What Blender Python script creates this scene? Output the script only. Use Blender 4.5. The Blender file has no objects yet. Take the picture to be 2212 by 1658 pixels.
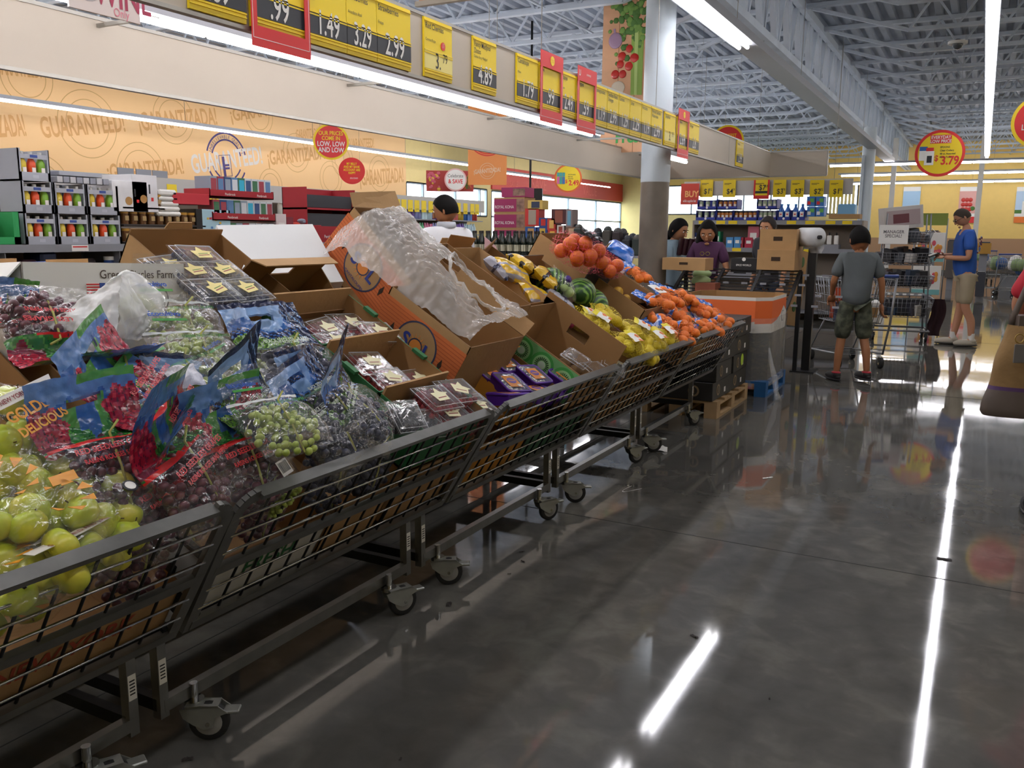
import bpy, math, random
from mathutils import Vector, Matrix, noise
PI = math.pi
SC = bpy.context.scene
COL = SC.collection
# ---------------------------------------------------------------- camera
F_, CX_, CY_, CH = 1864.0, 1106.0, 829.0, 1.40
_y = Vector((2125 - CX_, -(512 - CY_), -F_)).normalized()
_x = -Vector((-2415 - CX_, -(473 - CY_), -F_)); _x = (_x - _y * _x.dot(_y)).normalized()
_z = _x.cross(_y)
R3 = Matrix((_x, _y, _z))
cam = bpy.data.cameras.new('camera'); camo = bpy.data.objects.new('camera', cam); COL.objects.link(camo)
cam.sensor_width = 36.0; cam.lens = F_ / 2212 * 36; cam.clip_start = .03; cam.clip_end = 300
camo.matrix_world = Matrix.Translation((0, 0, CH)) @ R3.to_4x4()
SC.camera = camo
# ---------------------------------------------------------------- world, exposure
W = bpy.data.worlds.new('world'); SC.world = W; W.use_nodes = True
wn = W.node_tree; wn.nodes.clear()
wo = wn.nodes.new('ShaderNodeOutputWorld'); wb = wn.nodes.new('ShaderNodeBackground')
wb.inputs[0].default_value = (.80, .91, 1, 1); wb.inputs[1].default_value = 4.5
wn.links.new(wb.outputs[0], wo.inputs[0])
SC.view_settings.view_transform = 'Standard'; SC.view_settings.look = 'None'
SC.view_settings.gamma = 1; SC.view_settings.use_curve_mapping = False
SC.view_settings.exposure = 0.8
TUBE = 14.0          # strength of the fluorescent tubes
SC.cycles.max_bounces = 8; SC.cycles.transparent_max_bounces = 24
SC.cycles.diffuse_bounces = 3; SC.cycles.glossy_bounces = 3; SC.cycles.transmission_bounces = 4
SC.cycles.sample_clamp_indirect = 4; SC.cycles.caustics_reflective = False; SC.cycles.caustics_refractive = False
SC.cycles.use_denoising = True
# ---------------------------------------------------------------- measuring helpers
_C = Vector((0, 0, CH)); _r = R3.col[0]; _u = R3.col[1]; _f = -R3.col[2]
def ray(x, y): return _f * F_ + _r * (x - CX_) - _u * (y - CY_)
def onz(x, y, z=0): d = ray(x, y); return _C + d * ((z - CH) / d.z)
def onx(x, y, X): d = ray(x, y); return _C + d * (X / d.x)
def ony(x, y, Y): d = ray(x, y); return _C + d * (Y / d.y)
# sloped produce bed: u along the row, v up the slope, w off the bed
SA = math.radians(31)
VV = Vector((-math.cos(SA), 0, math.sin(SA))); WW = Vector((math.sin(SA), 0, math.cos(SA))); UU = Vector((0, 1, 0))
BO = Vector((-1.70, 0, .41))
SLOPE = Matrix((UU, VV, WW)).transposed()
def bed(u, v, w): return BO + UU * u + VV * v + WW * w
def onw(x, y, w):
    d = ray(x, y); o = BO + WW * w; t = (o - _C).dot(WW) / d.dot(WW); p = _C + d * t - BO
    return p.dot(UU), p.dot(VV)
def euler(rx=0, ry=0, rz=0): return (Matrix.Rotation(rz, 3, 'Z') @ Matrix.Rotation(ry, 3, 'Y') @ Matrix.Rotation(rx, 3, 'X'))
D2R = math.radians
# ---------------------------------------------------------------- materials
MC = {}
def srgb(h):
    if isinstance(h, str):
        v = [int(h[i:i + 2], 16) / 255 for i in (0, 2, 4)]
        return tuple(c / 12.92 if c <= .04045 else ((c + .055) / 1.055) ** 2.4 for c in v) + (1,)
    return tuple(h)[:3] + (1,)
def mat(name, col, rough=.6, metal=0, spec=.5, emit=None, var=0, vscale=6, bump=0, bscale=40, clear=0, sub=0):
    if name in MC: return MC[name]
    m = bpy.data.materials.new(name); m.use_nodes = True; MC[name] = m
    nt = m.node_tree; b = nt.nodes['Principled BSDF']; c = srgb(col)
    b.inputs['Base Color'].default_value = c; b.inputs['Roughness'].default_value = rough
    b.inputs['Metallic'].default_value = metal; b.inputs['Specular IOR Level'].default_value = spec
    if clear: b.inputs['Coat Weight'].default_value = clear; b.inputs['Coat Roughness'].default_value = .08
    if emit: b.inputs['Emission Color'].default_value = c; b.inputs['Emission Strength'].default_value = emit
    tc = nt.nodes.new('ShaderNodeTexCoord')
    if var:
        n = nt.nodes.new('ShaderNodeTexNoise'); n.inputs['Scale'].default_value = vscale; n.inputs['Detail'].default_value = 4
        nt.links.new(tc.outputs['Object'], n.inputs['Vector'])
        r = nt.nodes.new('ShaderNodeMapRange'); r.inputs['From Min'].default_value = .3; r.inputs['From Max'].default_value = .7
        r.inputs['To Min'].default_value = 1 - var; r.inputs['To Max'].default_value = 1 + var
        nt.links.new(n.outputs['Fac'], r.inputs['Value'])
        x = nt.nodes.new('ShaderNodeVectorMath'); x.operation = 'SCALE'; x.inputs[0].default_value = c[:3]
        nt.links.new(r.outputs[0], x.inputs['Scale']); nt.links.new(x.outputs[0], b.inputs['Base Color'])
    if bump:
        n = nt.nodes.new('ShaderNodeTexNoise'); n.inputs['Scale'].default_value = bscale; n.inputs['Detail'].default_value = 3
        nt.links.new(tc.outputs['Object'], n.inputs['Vector'])
        q = nt.nodes.new('ShaderNodeBump'); q.inputs['Strength'].default_value = bump; q.inputs['Distance'].default_value = .01
        nt.links.new(n.outputs['Fac'], q.inputs['Height']); nt.links.new(q.outputs[0], b.inputs['Normal'])
    return m
def film(name, col=(1, 1, 1), milk=.08, gloss=.12, rough=.08, bump=.5, bscale=30, tint=None):
    """thin clear plastic: see-through with highlights and a little haze"""
    if name in MC: return MC[name]
    m = bpy.data.materials.new(name); m.use_nodes = True; MC[name] = m
    nt = m.node_tree; nt.nodes.clear(); N = nt.nodes.new; L = nt.links.new
    out = N('ShaderNodeOutputMaterial'); tr = N('ShaderNodeBsdfTransparent'); tr.inputs[0].default_value = srgb(tint) if tint else (1, 1, 1, 1)
    di = N('ShaderNodeBsdfDiffuse'); di.inputs[0].default_value = srgb(col)
    gl = N('ShaderNodeBsdfGlossy'); gl.inputs['Roughness'].default_value = rough; gl.inputs[0].default_value = (1, 1, 1, 1)
    tc = N('ShaderNodeTexCoord'); no = N('ShaderNodeTexNoise'); no.inputs['Scale'].default_value = bscale; no.inputs['Detail'].default_value = 2
    no.inputs['Distortion'].default_value = 1.2
    L(tc.outputs['Object'], no.inputs['Vector'])
    bp = N('ShaderNodeBump'); bp.inputs['Strength'].default_value = bump; bp.inputs['Distance'].default_value = .01
    L(no.outputs['Fac'], bp.inputs['Height']); L(bp.outputs[0], gl.inputs['Normal'])
    lw = N('ShaderNodeLayerWeight'); lw.inputs['Blend'].default_value = .5; L(bp.outputs[0], lw.inputs['Normal'])
    pw = N('ShaderNodeMath'); pw.operation = 'POWER'; pw.inputs[1].default_value = 4; L(lw.outputs['Facing'], pw.inputs[0])
    ad = N('ShaderNodeMath'); ad.operation = 'MULTIPLY_ADD'; ad.inputs[1].default_value = .45; ad.inputs[2].default_value = .035 + gloss * .12
    L(pw.outputs[0], ad.inputs[0])
    m1 = N('ShaderNodeMixShader'); m1.inputs[0].default_value = milk; L(tr.outputs[0], m1.inputs[1]); L(di.outputs[0], m1.inputs[2])
    m2 = N('ShaderNodeMixShader'); L(ad.outputs[0], m2.inputs[0]); L(m1.outputs[0], m2.inputs[1]); L(gl.outputs[0], m2.inputs[2])
    L(m2.outputs[0], out.inputs[0])
    return m
def print_film(name, col, alpha=.85, rough=.18):
    """printed plastic, slightly see-through, glossy"""
    if name in MC: return MC[name]
    m = mat(name, col, rough, spec=.7, var=.10, vscale=25, bump=.35, bscale=45)
    m.node_tree.nodes['Principled BSDF'].inputs['Alpha'].default_value = alpha
    return m
# ---------------------------------------------------------------- mesh builder
class B:
    def __init__(s): s.v = []; s.f = []; s.m = []; s.mats = []; s.sm = []; s.T = Matrix.Identity(4)
    def mi(s, m):
        if m not in s.mats: s.mats.append(m)
        return s.mats.index(m)
    def add(s, vs, fs, m, smooth=False):
        o = len(s.v); T = s.T
        s.v += [T @ Vector(p) for p in vs]; i = s.mi(m)
        for f in fs: s.f.append([o + k for k in f]); s.m.append(i); s.sm.append(smooth)
        return s
    def box(s, x0, x1, y0, y1, z0, z1, m, bev=0):
        if x1 < x0: x0, x1 = x1, x0
        if y1 < y0: y0, y1 = y1, y0
        if z1 < z0: z0, z1 = z1, z0
        if bev:
            b = min(bev, (x1 - x0) / 2.01, (y1 - y0) / 2.01, (z1 - z0) / 2.01)
            return s.add(*_bevbox(x0, x1, y0, y1, z0, z1, b), m)
        vs = [(x, y, z) for z in (z0, z1) for y in (y0, y1) for x in (x0, x1)]
        return s.add(vs, [(0, 2, 3, 1), (4, 5, 7, 6), (0, 1, 5, 4), (2, 6, 7, 3), (0, 4, 6, 2), (1, 3, 7, 5)], m)
    def bar(s, p, q, w, h, m, up=(0, 0, 1)):
        p = Vector(p); q = Vector(q); d = (q - p).normalized(); up = Vector(up)
        if abs(d.dot(up)) > .98: up = Vector((1, 0, 0))
        a = d.cross(up).normalized() * w / 2; b = a.normalized().cross(d).normalized() * h / 2
        vs = [p - a - b, p + a - b, p + a + b, p - a + b, q - a - b, q + a - b, q + a + b, q - a + b]
        return s.add(vs, [(3, 2, 1, 0), (4, 5, 6, 7), (0, 1, 5, 4), (1, 2, 6, 5), (2, 3, 7, 6), (3, 0, 4, 7)], m)
    def cyl(s, p, q, r, m, n=12, r2=None, cap=True, smooth=True):
        p = Vector(p); q = Vector(q); d = (q - p).normalized(); r2 = r if r2 is None else r2
        a = d.orthogonal().normalized(); b = d.cross(a)
        vs = []
        for c, rr in ((p, r), (q, r2)):
            for k in range(n):
                t = 2 * PI * k / n; vs.append(c + a * math.cos(t) * rr + b * math.sin(t) * rr)
        s.add(vs, [(k, (k + 1) % n, n + (k + 1) % n, n + k) for k in range(n)], m, smooth)
        if cap: s.add(vs, [tuple(range(n - 1, -1, -1)), tuple(range(n, 2 * n))], m)
        return s
    def tube(s, pts, r, m, n=6, closed=False, rs=None, cap=True):
        P = [Vector(p) for p in pts]; k = len(P); vs = []; a = None
        for i, p in enumerate(P):
            if closed: d = P[(i + 1) % k] - P[i - 1]
            else: d = P[min(i + 1, k - 1)] - P[max(i - 1, 0)]
            d = d.normalized() if d.length > 1e-9 else Vector((0, 0, 1))
            if a is None: a = d.orthogonal().normalized()
            else:
                a = a - d * a.dot(d); a = a.normalized() if a.length > 1e-6 else d.orthogonal().normalized()
            b = d.cross(a); rr = rs[i] if rs else r
            vs += [p + a * math.cos(2 * PI * j / n) * rr + b * math.sin(2 * PI * j / n) * rr for j in range(n)]
        fs = []
        for i in range(k if closed else k - 1):
            o, o2 = i * n, ((i + 1) % k) * n
            fs += [(o + j, o + (j + 1) % n, o2 + (j + 1) % n, o2 + j) for j in range(n)]
        if not closed and cap: fs += [tuple(range(n - 1, -1, -1)), tuple(range((k - 1) * n, k * n))]
        return s.add(vs, fs, m, True)
    def ball(s, c, r, m, n=10, k=7, sq=(1, 1, 1), f=None):
        c = Vector(c); vs = [c + Vector((0, 0, -r * sq[2]))]
        for i in range(1, k):
            t = PI * i / k - PI / 2
            for j in range(n):
                a = 2 * PI * j / n
                d = Vector((math.cos(t) * math.cos(a), math.cos(t) * math.sin(a), math.sin(t)))
                g = f(d) if f else 1
                vs.append(c + Vector((d.x * sq[0], d.y * sq[1], d.z * sq[2])) * r * g)
        vs.append(c + Vector((0, 0, r * sq[2]))); L = len(vs) - 1
        fs = [(0, 1 + (j + 1) % n, 1 + j) for j in range(n)]
        for i in range(k - 2):
            o = 1 + i * n; fs += [(o + j, o + (j + 1) % n, o + n + (j + 1) % n, o + n + j) for j in range(n)]
        o = 1 + (k - 2) * n; fs += [(o + j, o + (j + 1) % n, L) for j in range(n)]
        return s.add(vs, fs, m, True)
    def lathe(s, prof, m, n=20, c=(0, 0, 0), axis='z'):
        vs = []
        for (r, z) in prof:
            for j in range(n):
                a = 2 * PI * j / n; p = (r * math.cos(a), r * math.sin(a), z)
                if axis == 'y': p = (p[0], p[2], p[1])
                if axis == 'x': p = (p[2], p[0], p[1])
                vs.append(Vector(p) + Vector(c))
        k = len(prof)
        fs = [(i * n + j, i * n + (j + 1) % n, (i + 1) * n + (j + 1) % n, (i + 1) * n + j) for i in range(k - 1) for j in range(n)]
        return s.add(vs, fs, m, True)
    def grid(s, fn, nu, nv, mfn, smooth=True, wrap=False):
        """fn(i/nu, j/nv)->point; mfn(centre u, v)->material or None (hole)"""
        vs = [Vector(fn(i / nu, j / nv)) for j in range(nv + 1) for i in range(nu + 1)]
        o = len(s.v); s.v += [s.T @ p for p in vs]
        for j in range(nv):
            for i in range(nu):
                m = mfn((i + .5) / nu, (j + .5) / nv) if callable(mfn) else mfn
                if m is None: continue
                a = o + j * (nu + 1) + i
                s.f.append([a, a + 1, a + nu + 2, a + nu + 1]); s.m.append(s.mi(m)); s.sm.append(smooth)
        return s
    def prism(s, pts, h, m, z=0):
        """flat polygon (x, y) extruded along z"""
        n = len(pts); vs = [(x, y, z) for x, y in pts] + [(x, y, z + h) for x, y in pts]
        return s.add(vs, [tuple(range(n - 1, -1, -1)), tuple(range(n, 2 * n))] + [(k, (k + 1) % n, n + (k + 1) % n, n + k) for k in range(n)], m)
    def disc(s, c, r, h, m, n=32, rx=None):
        return s.prism([(c[0] + (rx or r) * math.cos(2 * PI * k / n), c[1] + r * math.sin(2 * PI * k / n)) for k in range(n)], h, m, c[2])
    def mesh(s, name):
        me = bpy.data.meshes.new(name); me.from_pydata([tuple(p) for p in s.v], [], s.f)
        for m in s.mats: me.materials.append(m)
        me.polygons.foreach_set('material_index', s.m); me.polygons.foreach_set('use_smooth', s.sm)
        me.update(); return me
    def ob(s, name, parent=None, label=None, kind=None):
        o = bpy.data.objects.new(name, s.mesh(name)); COL.objects.link(o)
        if parent: o.parent = parent
        if label: o['label'] = label
        if kind: o['kind'] = kind
        return o
def _bevbox(x0, x1, y0, y1, z0, z1, b):
    vs = []; ix = {}
    for zi, z in enumerate((z0, z1)):
        for yi, y in enumerate((y0, y1)):
            for xi, x in enumerate((x0, x1)):
                sx = b if xi == 0 else -b; sy = b if yi == 0 else -b; sz = b if zi == 0 else -b
                for a, p in (('x', (x, y + sy, z + sz)), ('y', (x + sx, y, z + sz)), ('z', (x + sx, y + sy, z))):
                    ix[(xi, yi, zi, a)] = len(vs); vs.append(p)
    g = lambda x, y, z, a: ix[(x, y, z, a)]
    fs = []
    for a, k in (('x', 0), ('y', 1), ('z', 2)):
        for e in (0, 1):
            q = []
            for (p, r) in ((0, 0), (1, 0), (1, 1), (0, 1)):
                c = [p, r]; c.insert(k, e); q.append(g(*c, a))
            if (e == 0) != (a == 'y'): q.reverse()
            fs.append(q)
    for a, b2, k in (('x', 'y', 2), ('y', 'z', 0), ('x', 'z', 1)):
        for e in (0, 1):
            for f in (0, 1):
                def c(t):
                    r = [e, f]; r.insert(k, t); return r
                q = [g(*c(0), a), g(*c(1), a), g(*c(1), b2), g(*c(0), b2)]
                if (e == f) == (k != 1): q.reverse()
                fs.append(q)
    for x in (0, 1):
        for y in (0, 1):
            for z in (0, 1):
                q = [g(x, y, z, 'x'), g(x, y, z, 'y'), g(x, y, z, 'z')]
                if (x + y + z) % 2 == 0: q.reverse()
                fs.append(q)
    return vs, fs
def thing(name, label, cat, loc=(0, 0, 0), rot=None, group=None):
    o = bpy.data.objects.new(name, None); COL.objects.link(o); o.empty_display_size = .05
    M4 = Matrix.Translation(Vector(loc)) @ (rot.to_4x4() if rot is not None else Matrix.Identity(4))
    o.matrix_world = M4; o['label'] = label; o['category'] = cat
    if group: o['group'] = group
    return o
def tag(o, label, cat, group=None, kind=None):
    if label: o['label'] = label
    if cat: o['category'] = cat
    if group: o['group'] = group
    if kind: o['kind'] = kind
    return o
def place(o, loc, rot=None):
    o.matrix_world = Matrix.Translation(Vector(loc)) @ (rot.to_4x4() if rot is not None else Matrix.Identity(4)); return o
def struct(name, b, parent=None): o = b.ob(name, parent); o['kind'] = 'structure'; return o
def dup(root, loc, rot=None, label=None, group=None):
    r = root.copy(); COL.objects.link(r)
    for ch in root.children:
        c = ch.copy(); COL.objects.link(c); c.parent = r
        for g in ch.children:
            d = g.copy(); COL.objects.link(d); d.parent = c
    place(r, loc, rot)
    if label: r['label'] = label
    if group: r['group'] = group
    return r
_TX = {}
def text(s, size, m, T, parent, name='lettering', ext=.0008, sx=1.0, bold=0, align='CENTER', label=None, b=None):
    """lettering as real geometry; T places its baseline centre (x right, y up)"""
    key = (s, bold, align)
    if key not in _TX:
        cu = bpy.data.curves.new('t', 'FONT'); cu.body = s; cu.size = 1; cu.align_x = align; cu.offset = bold
        cu.resolution_u = 3; cu.space_line = .9
        o = bpy.data.objects.new('t', cu); me = bpy.data.meshes.new_from_object(o)
        _TX[key] = ([v.co.copy() for v in me.vertices], [list(p.vertices) for p in me.polygons])
        bpy.data.objects.remove(o); bpy.data.meshes.remove(me)
    vs, fs = _TX[key]
    bb = b or B(); old = bb.T; bb.T = old @ T if b else T
    bb.add([(v.x * size * sx, v.y * size, ext) for v in vs], fs, m)
    bb.T = old
    if b: return None
    return bb.ob(name, parent, label)
def TM(x=0, y=0, z=0, rx=0, ry=0, rz=0): return Matrix.Translation((x, y, z)) @ euler(rx, ry, rz).to_4x4()
def axes(xa, ya, o):
    """matrix whose x axis is xa, y axis ya (both world vectors), origin o"""
    xa = Vector(xa).normalized(); ya = Vector(ya); ya = (ya - xa * ya.dot(xa)).normalized(); za = xa.cross(ya)
    M = Matrix((xa, ya, za)).transposed().to_4x4(); M.translation = Vector(o); return M
FACE_X = Matrix(((0, 0, 1), (1, 0, 0), (0, 1, 0)))       # local x->+Y, y->+Z, z->+X : a sign facing +X (towards the aisle)
FACE_Y = Matrix(((1, 0, 0), (0, 0, -1), (0, 1, 0)))      # local x->+X, y->+Z, z->-Y : a sign facing the camera side
# text on a sign facing +X reads along +Y  (seen from +X side, right-hand = +Y)
# ================================================================ MATERIALS USED EVERYWHERE
steel = mat('steel_cart', '7f7e7a', .28, .65, var=.12, vscale=14)
chrome = mat('chrome', 'b9b9b6', .18, 1)
darkmetal = mat('dark_metal', '17181a', .45, .4)
black = mat('black_plastic', '101012', .4)
rubber = mat('rubber', '1b1b1b', .7)
white = mat('white_paint', 'e9e7e2', .5)
paper = mat('white_paper', 'f3f1ec', .8)
cream = mat('canopy_cream', 'c6bbab', .55, var=.03, vscale=2)
alu = mat('aluminium_edge', 'a8a49c', .4, .5)
roofgrey = mat('roof_steel', 'aab4c2', .6, .0, var=.12, vscale=1.5)
joistgrey = mat('joist_paint', 'ced9e6', .55, 0, var=.10, vscale=2)
tube = mat('fluorescent_glow', (1, .975, 1), emit=TUBE)
yellow = mat('sign_yellow', 'f2d313', .45)
yellow2 = mat('sign_yellow_pale', 'f4e58a', .5)
red = mat('sign_red', 'dc2a2c', .45)
ink = mat('ink_dark', '23252b', .5)
lcd = mat('price_board_black', '1d2027', .4)
green_ink = mat('green_ink', '3aa14a', .5)
card = mat('cardboard', 'b08a5c', .8, var=.06, vscale=9, bump=.1, bscale=60)
card_in = mat('cardboard_inside', '9c7548', .85, var=.06, vscale=9)
card_edge = mat('cardboard_edge', '7d5c39', .9)
skin = mat('skin_tan', 'a5714f', .55, spec=.4, var=.04)
# ================================================================ FLOOR
def floor_mat():
    m = mat('polished_concrete', '55524c', .12, spec=.5); nt = m.node_tree; N = nt.nodes.new; L = nt.links.new
    b = nt.nodes['Principled BSDF']; tc = N('ShaderNodeTexCoord')
    n1 = N('ShaderNodeTexNoise'); n1.inputs['Scale'].default_value = .9; n1.inputs['Detail'].default_value = 8; n1.inputs['Roughness'].default_value = .65
    n2 = N('ShaderNodeTexNoise'); n2.inputs['Scale'].default_value = 7; n2.inputs['Detail'].default_value = 6; n2.inputs['Distortion'].default_value = .6
    L(tc.outputs['Object'], n1.inputs['Vector']); L(tc.outputs['Object'], n2.inputs['Vector'])
    mx = N('ShaderNodeMath'); mx.operation = 'MULTIPLY_ADD'; mx.inputs[1].default_value = .55; L(n2.outputs[0], mx.inputs[0]); L(n1.outputs[0], mx.inputs[2])
    cr = N('ShaderNodeValToRGB'); e = cr.color_ramp.elements
    e[0].position = .55; e[0].color = srgb('4f4e4a'); e[1].position = 1.02; e[1].color = srgb('75726a')
    q = cr.color_ramp.elements.new(.78); q.color = srgb('5e5c57')
    L(mx.outputs[0], cr.inputs[0]); L(cr.outputs[0], b.inputs['Base Color'])
    n3 = N('ShaderNodeTexNoise'); n3.inputs['Scale'].default_value = 3; n3.inputs['Detail'].default_value = 7; L(tc.outputs['Object'], n3.inputs['Vector'])
    mr = N('ShaderNodeMapRange'); mr.inputs['From Min'].default_value = .35; mr.inputs['From Max'].default_value = .7
    mr.inputs['To Min'].default_value = .035; mr.inputs['To Max'].default_value = .075; L(n3.outputs[0], mr.inputs[0]); L(mr.outputs[0], b.inputs['Roughness'])
    return m
XL, XR, YF, YB, ZC = -14.8, 9.0, -5.0, 38.0, 4.95
ZW = ZC + .12
struct('floor', B().box(XL, XR, YF, YB, -.1, 0, floor_mat()))
jm = mat('floor_joint', '242321', .8)
for i, y in enumerate((-.8, 3.84, 8.48, 13.12, 17.76, 22.4, 27.0)): struct('trim_%d' % (i + 1), B().box(XL, XR, y - .003, y + .003, 0, .0008, jm))
for i, x in enumerate((-6.9, -2.25, 2.4)): struct('trim_%d' % (i + 8), B().box(x - .002, x + .002, YF, YB, 0, .0008, jm))
# ================================================================ ROOF DECK AND STEEL
b = B()
n = 0; x = XL
prof = []
while x < XR: prof += [(x, 0), (x + .09, 0), (x + .115, .07), (x + .205, .07), (x + .23, 0)]; x += .23
vs = []; fs = []
for i, (px_, pz) in enumerate(prof): vs += [(px_, YF, ZC + pz), (px_, YB, ZC + pz)]
for i in range(len(prof) - 1): fs.append((2 * i, 2 * i + 1, 2 * i + 3, 2 * i + 2))
b.add(vs, fs, roofgrey); b.box(XL, XR, YF, YB, ZC + .08, ZC + .15, roofgrey)
struct('ceiling', b)
def joist_mesh(x0, x1, rise0, rise1):
    b = B(); zt, zb = ZC - .03, ZC - .55
    b.box(x0, x1, -.06, .06, zt - .04, zt + .02, joistgrey)
    a, c = x0 + (1.5 if rise0 else 0), x1 - (1.5 if rise1 else 0)
    b.box(a, c, -.05, .05, zb, zb + .05, joistgrey)
    if rise0: b.bar((a, 0, zb + .02), (x0 + .1, 0, zt - .05), .07, .05, joistgrey)
    if rise1: b.bar((c, 0, zb + .02), (x1 - .1, 0, zt - .05), .07, .05, joistgrey)
    k = int((c - a) / .62); s = (c - a) / k
    for i in range(k):
        u0 = a + i * s
        b.bar((u0, 0, zb + .03), (u0 + s / 2, 0, zt - .03), .03, .03, joistgrey); b.bar((u0 + s / 2, 0, zt - .03), (u0 + s, 0, zb + .03), .03, .03, joistgrey)
    return b
GX = -2.85
for side, (x0, x1) in (('left', (XL, GX - .1)), ('right', (GX + .1, XR))):
    first = None
    for i in range(19):
        y = 6.2 + i * 1.7
        if first is None: o = first = joist_mesh(x0, x1, side == 'right', side == 'left').ob('roof_joist')
        else: o = first.copy(); COL.objects.link(o)
        o.location = (0, y, 0)
        tag(o, 'pale grey open-web steel joist under the roof deck, %s of the long girder' % side, 'roof beam', 'roof joists on the %s' % side)
b = B()
for z, h in ((ZC - .06, .12), (ZC - .95, .10)):
    b.box(GX - .11, GX - .02, YF, YB, z - h / 2, z + h / 2, joistgrey); b.box(GX + .02, GX + .11, YF, YB, z - h / 2, z + h / 2, joistgrey)
for i in range(46):
    y = -4 + i * .9
    b.bar((GX, y, ZC - .95), (GX, y + .45, ZC - .08), .08, .06, joistgrey); b.bar((GX, y + .45, ZC - .08), (GX, y + .9, ZC - .95), .08, .06, joistgrey); b.box(GX - .03, GX + .03, y - .03, y + .03, ZC - .95, ZC - .08, joistgrey)
tag(b.ob('roof_girder'), 'deep steel truss girder running lengthwise above the round column', 'roof beam')
b = B()   # cross bridging rods
for x in (-8.6, -5.6, .6, 3.6):
    b.tube([(x, YF, ZC - .5), (x, YB, ZC - .5)], .018, joistgrey, 5)
    tag(b.ob('bridging_rod'), 'thin steel bridging rod under the roof joists', 'roof rod', 'bridging rods under the joists'); b = B()
b = B().cyl((-.62, 15.6, ZC - .62), (-.62, 15.6, ZC - .58), .14, white, 20).ball((-.62, 15.6, ZC - .62), .08, mat('dome_dark', '555a60', .2), 14, 8)
tag(b.ob('ceiling_camera'), 'small white dome camera hanging beneath the roof joists', 'camera')
# ================================================================ WALLS
wy = mat('wall_yellow', 'f0cd78', .7, var=.02); wpale = mat('wall_pale_yellow', 'ecd694', .7, var=.02); tan = mat('wainscot_tan', 'b08a68', .7)
orange_g = mat('wall_graphic_orange', 'f6cb92', .6, var=.03, vscale=.4); brownish = mat('graphic_lettering', 'dba565', .6); ringink = mat('graphic_ring', 'd0a468', .6)
redw = mat('fascia_red', 'cb4030', .6); redl = mat('fascia_letter', 'd85a48', .6); frame = mat('window_frame_grey', '8f9ba6', .4, .3)
glass = film('window_glass', (.8, .9, 1), milk=.03, gloss=.05, bump=0)
# left wall: solid to Y=22, clerestory windows Y=22..28, vestibule glazing 29..38
b = B()
def yx(px, py=400): return onx(px, py, XL).y
ya, yb, yc, yd = yx(878), yx(1052), yx(1062), yx(1300)
b.box(XL - .2, XL, YF, ya, 0, ZW, wpale); b.box(XL - .2, XL, ya, yb, 0, 1.95, wpale); b.box(XL - .2, XL, ya, yb, 2.82, ZW, wpale); b.box(XL - .2, XL, yb, yc, 0, ZW, wpale)
b.box(XL - .2, XL, yc, YB, 2.80, ZW, wpale); b.box(XL - .2, XL, yc, YB, 0, 1.0, wpale)
struct('wall_left', b)
wn_ = 0
def window(axis, c, u0, u1, z0, z1, muls, rails=()):
    """a glazed opening in the wall at x=c ('x') or y=c ('y')"""
    global wn_; wn_ += 1
    b = B(); t = .06
    def bx(a0, a1, w0, w1, m, d0=-.08, d1=0.0):
        if axis == 'x': b.box(c + d0, c + d1, a0, a1, w0, w1, m)
        else: b.box(a0, a1, c - d1, c - d0, w0, w1, m)
    for u in [u0, u1] + list(muls): bx(u - t / 2, u + t / 2, z0, z1, frame)
    for z in [z0, z1] + list(rails): bx(u0, u1, z - t / 2, z + t / 2, frame)
    o = struct('window_%d' % wn_, b)
    b = B()
    if axis == 'x': b.box(c - .05, c - .045, u0, u1, z0, z1, glass)
    else: b.box(u0, u1, c + .045, c + .05, z0, z1, glass)
    b.ob('pane', o)
window('x', XL, ya, yb, 1.95, 2.82, [yx(915), yx(985), yx(1038)])
window('x', XL, yc, YB, 1.0, 2.80, [yx(1105), yx(1155), yx(1230), yx(1290)], [1.95])
# red fascia with lettering above the entrance glazing
b = B().box(XL + .01, XL + .06, yx(1060), YB, 2.86, 3.62, redw)
o = tag(b.ob('entrance_fascia'), 'long red wall band with faint SAVE lettering above the entrance windows', 'wall band')
for s_, px_, z_, hh in (('SAVE', 1165, 2.98, .62), ('SAVE', 1110, 3.0, .3), ('VALUE', 1275, 2.98, .55)):
    p = onx(px_, 395, XL + .065); text(s_, hh, redl, axes(UU, (0, 0, 1), (XL + .065, p.y, z_)), o, sx=.9)
# back wall
YW = YB
b = B()
xa, xb_ = ony(1440, 430, YW).x, ony(1852, 430, YW).x
zl, zh = ony(1650, 462, YW).z, ony(1650, 398, YW).z
b.box(XL, xa, YW, YW + .2, 0, ZW, wpale); b.box(xa, xb_, YW, YW + .2, 0, zl, wpale); b.box(xa, xb_, YW, YW + .2, zh, ZW, wy); b.box(xb_, XR, YW, YW + .2, 1.35, ZW, wy)
b.box(xb_, XR, YW, YW + .2, 0, 1.35, tan)
struct('wall_back', b)
window('y', YW, xa, xb_, zl, zh, [xa + (xb_ - xa) * k / 7 for k in range(1, 7)])
struct('wall_right', B().box(XR, XR + .2, YF, YB, 0, ZW, wpale)); struct('wall_front', B().box(XL, XR, YF - .2, YF, 0, ZW, wpale))
struct('baseboard_back', B().box(xb_, XR, YW - .02, YW, 0, .12, mat('baseboard_grey', '4a4743', .5)))
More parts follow.
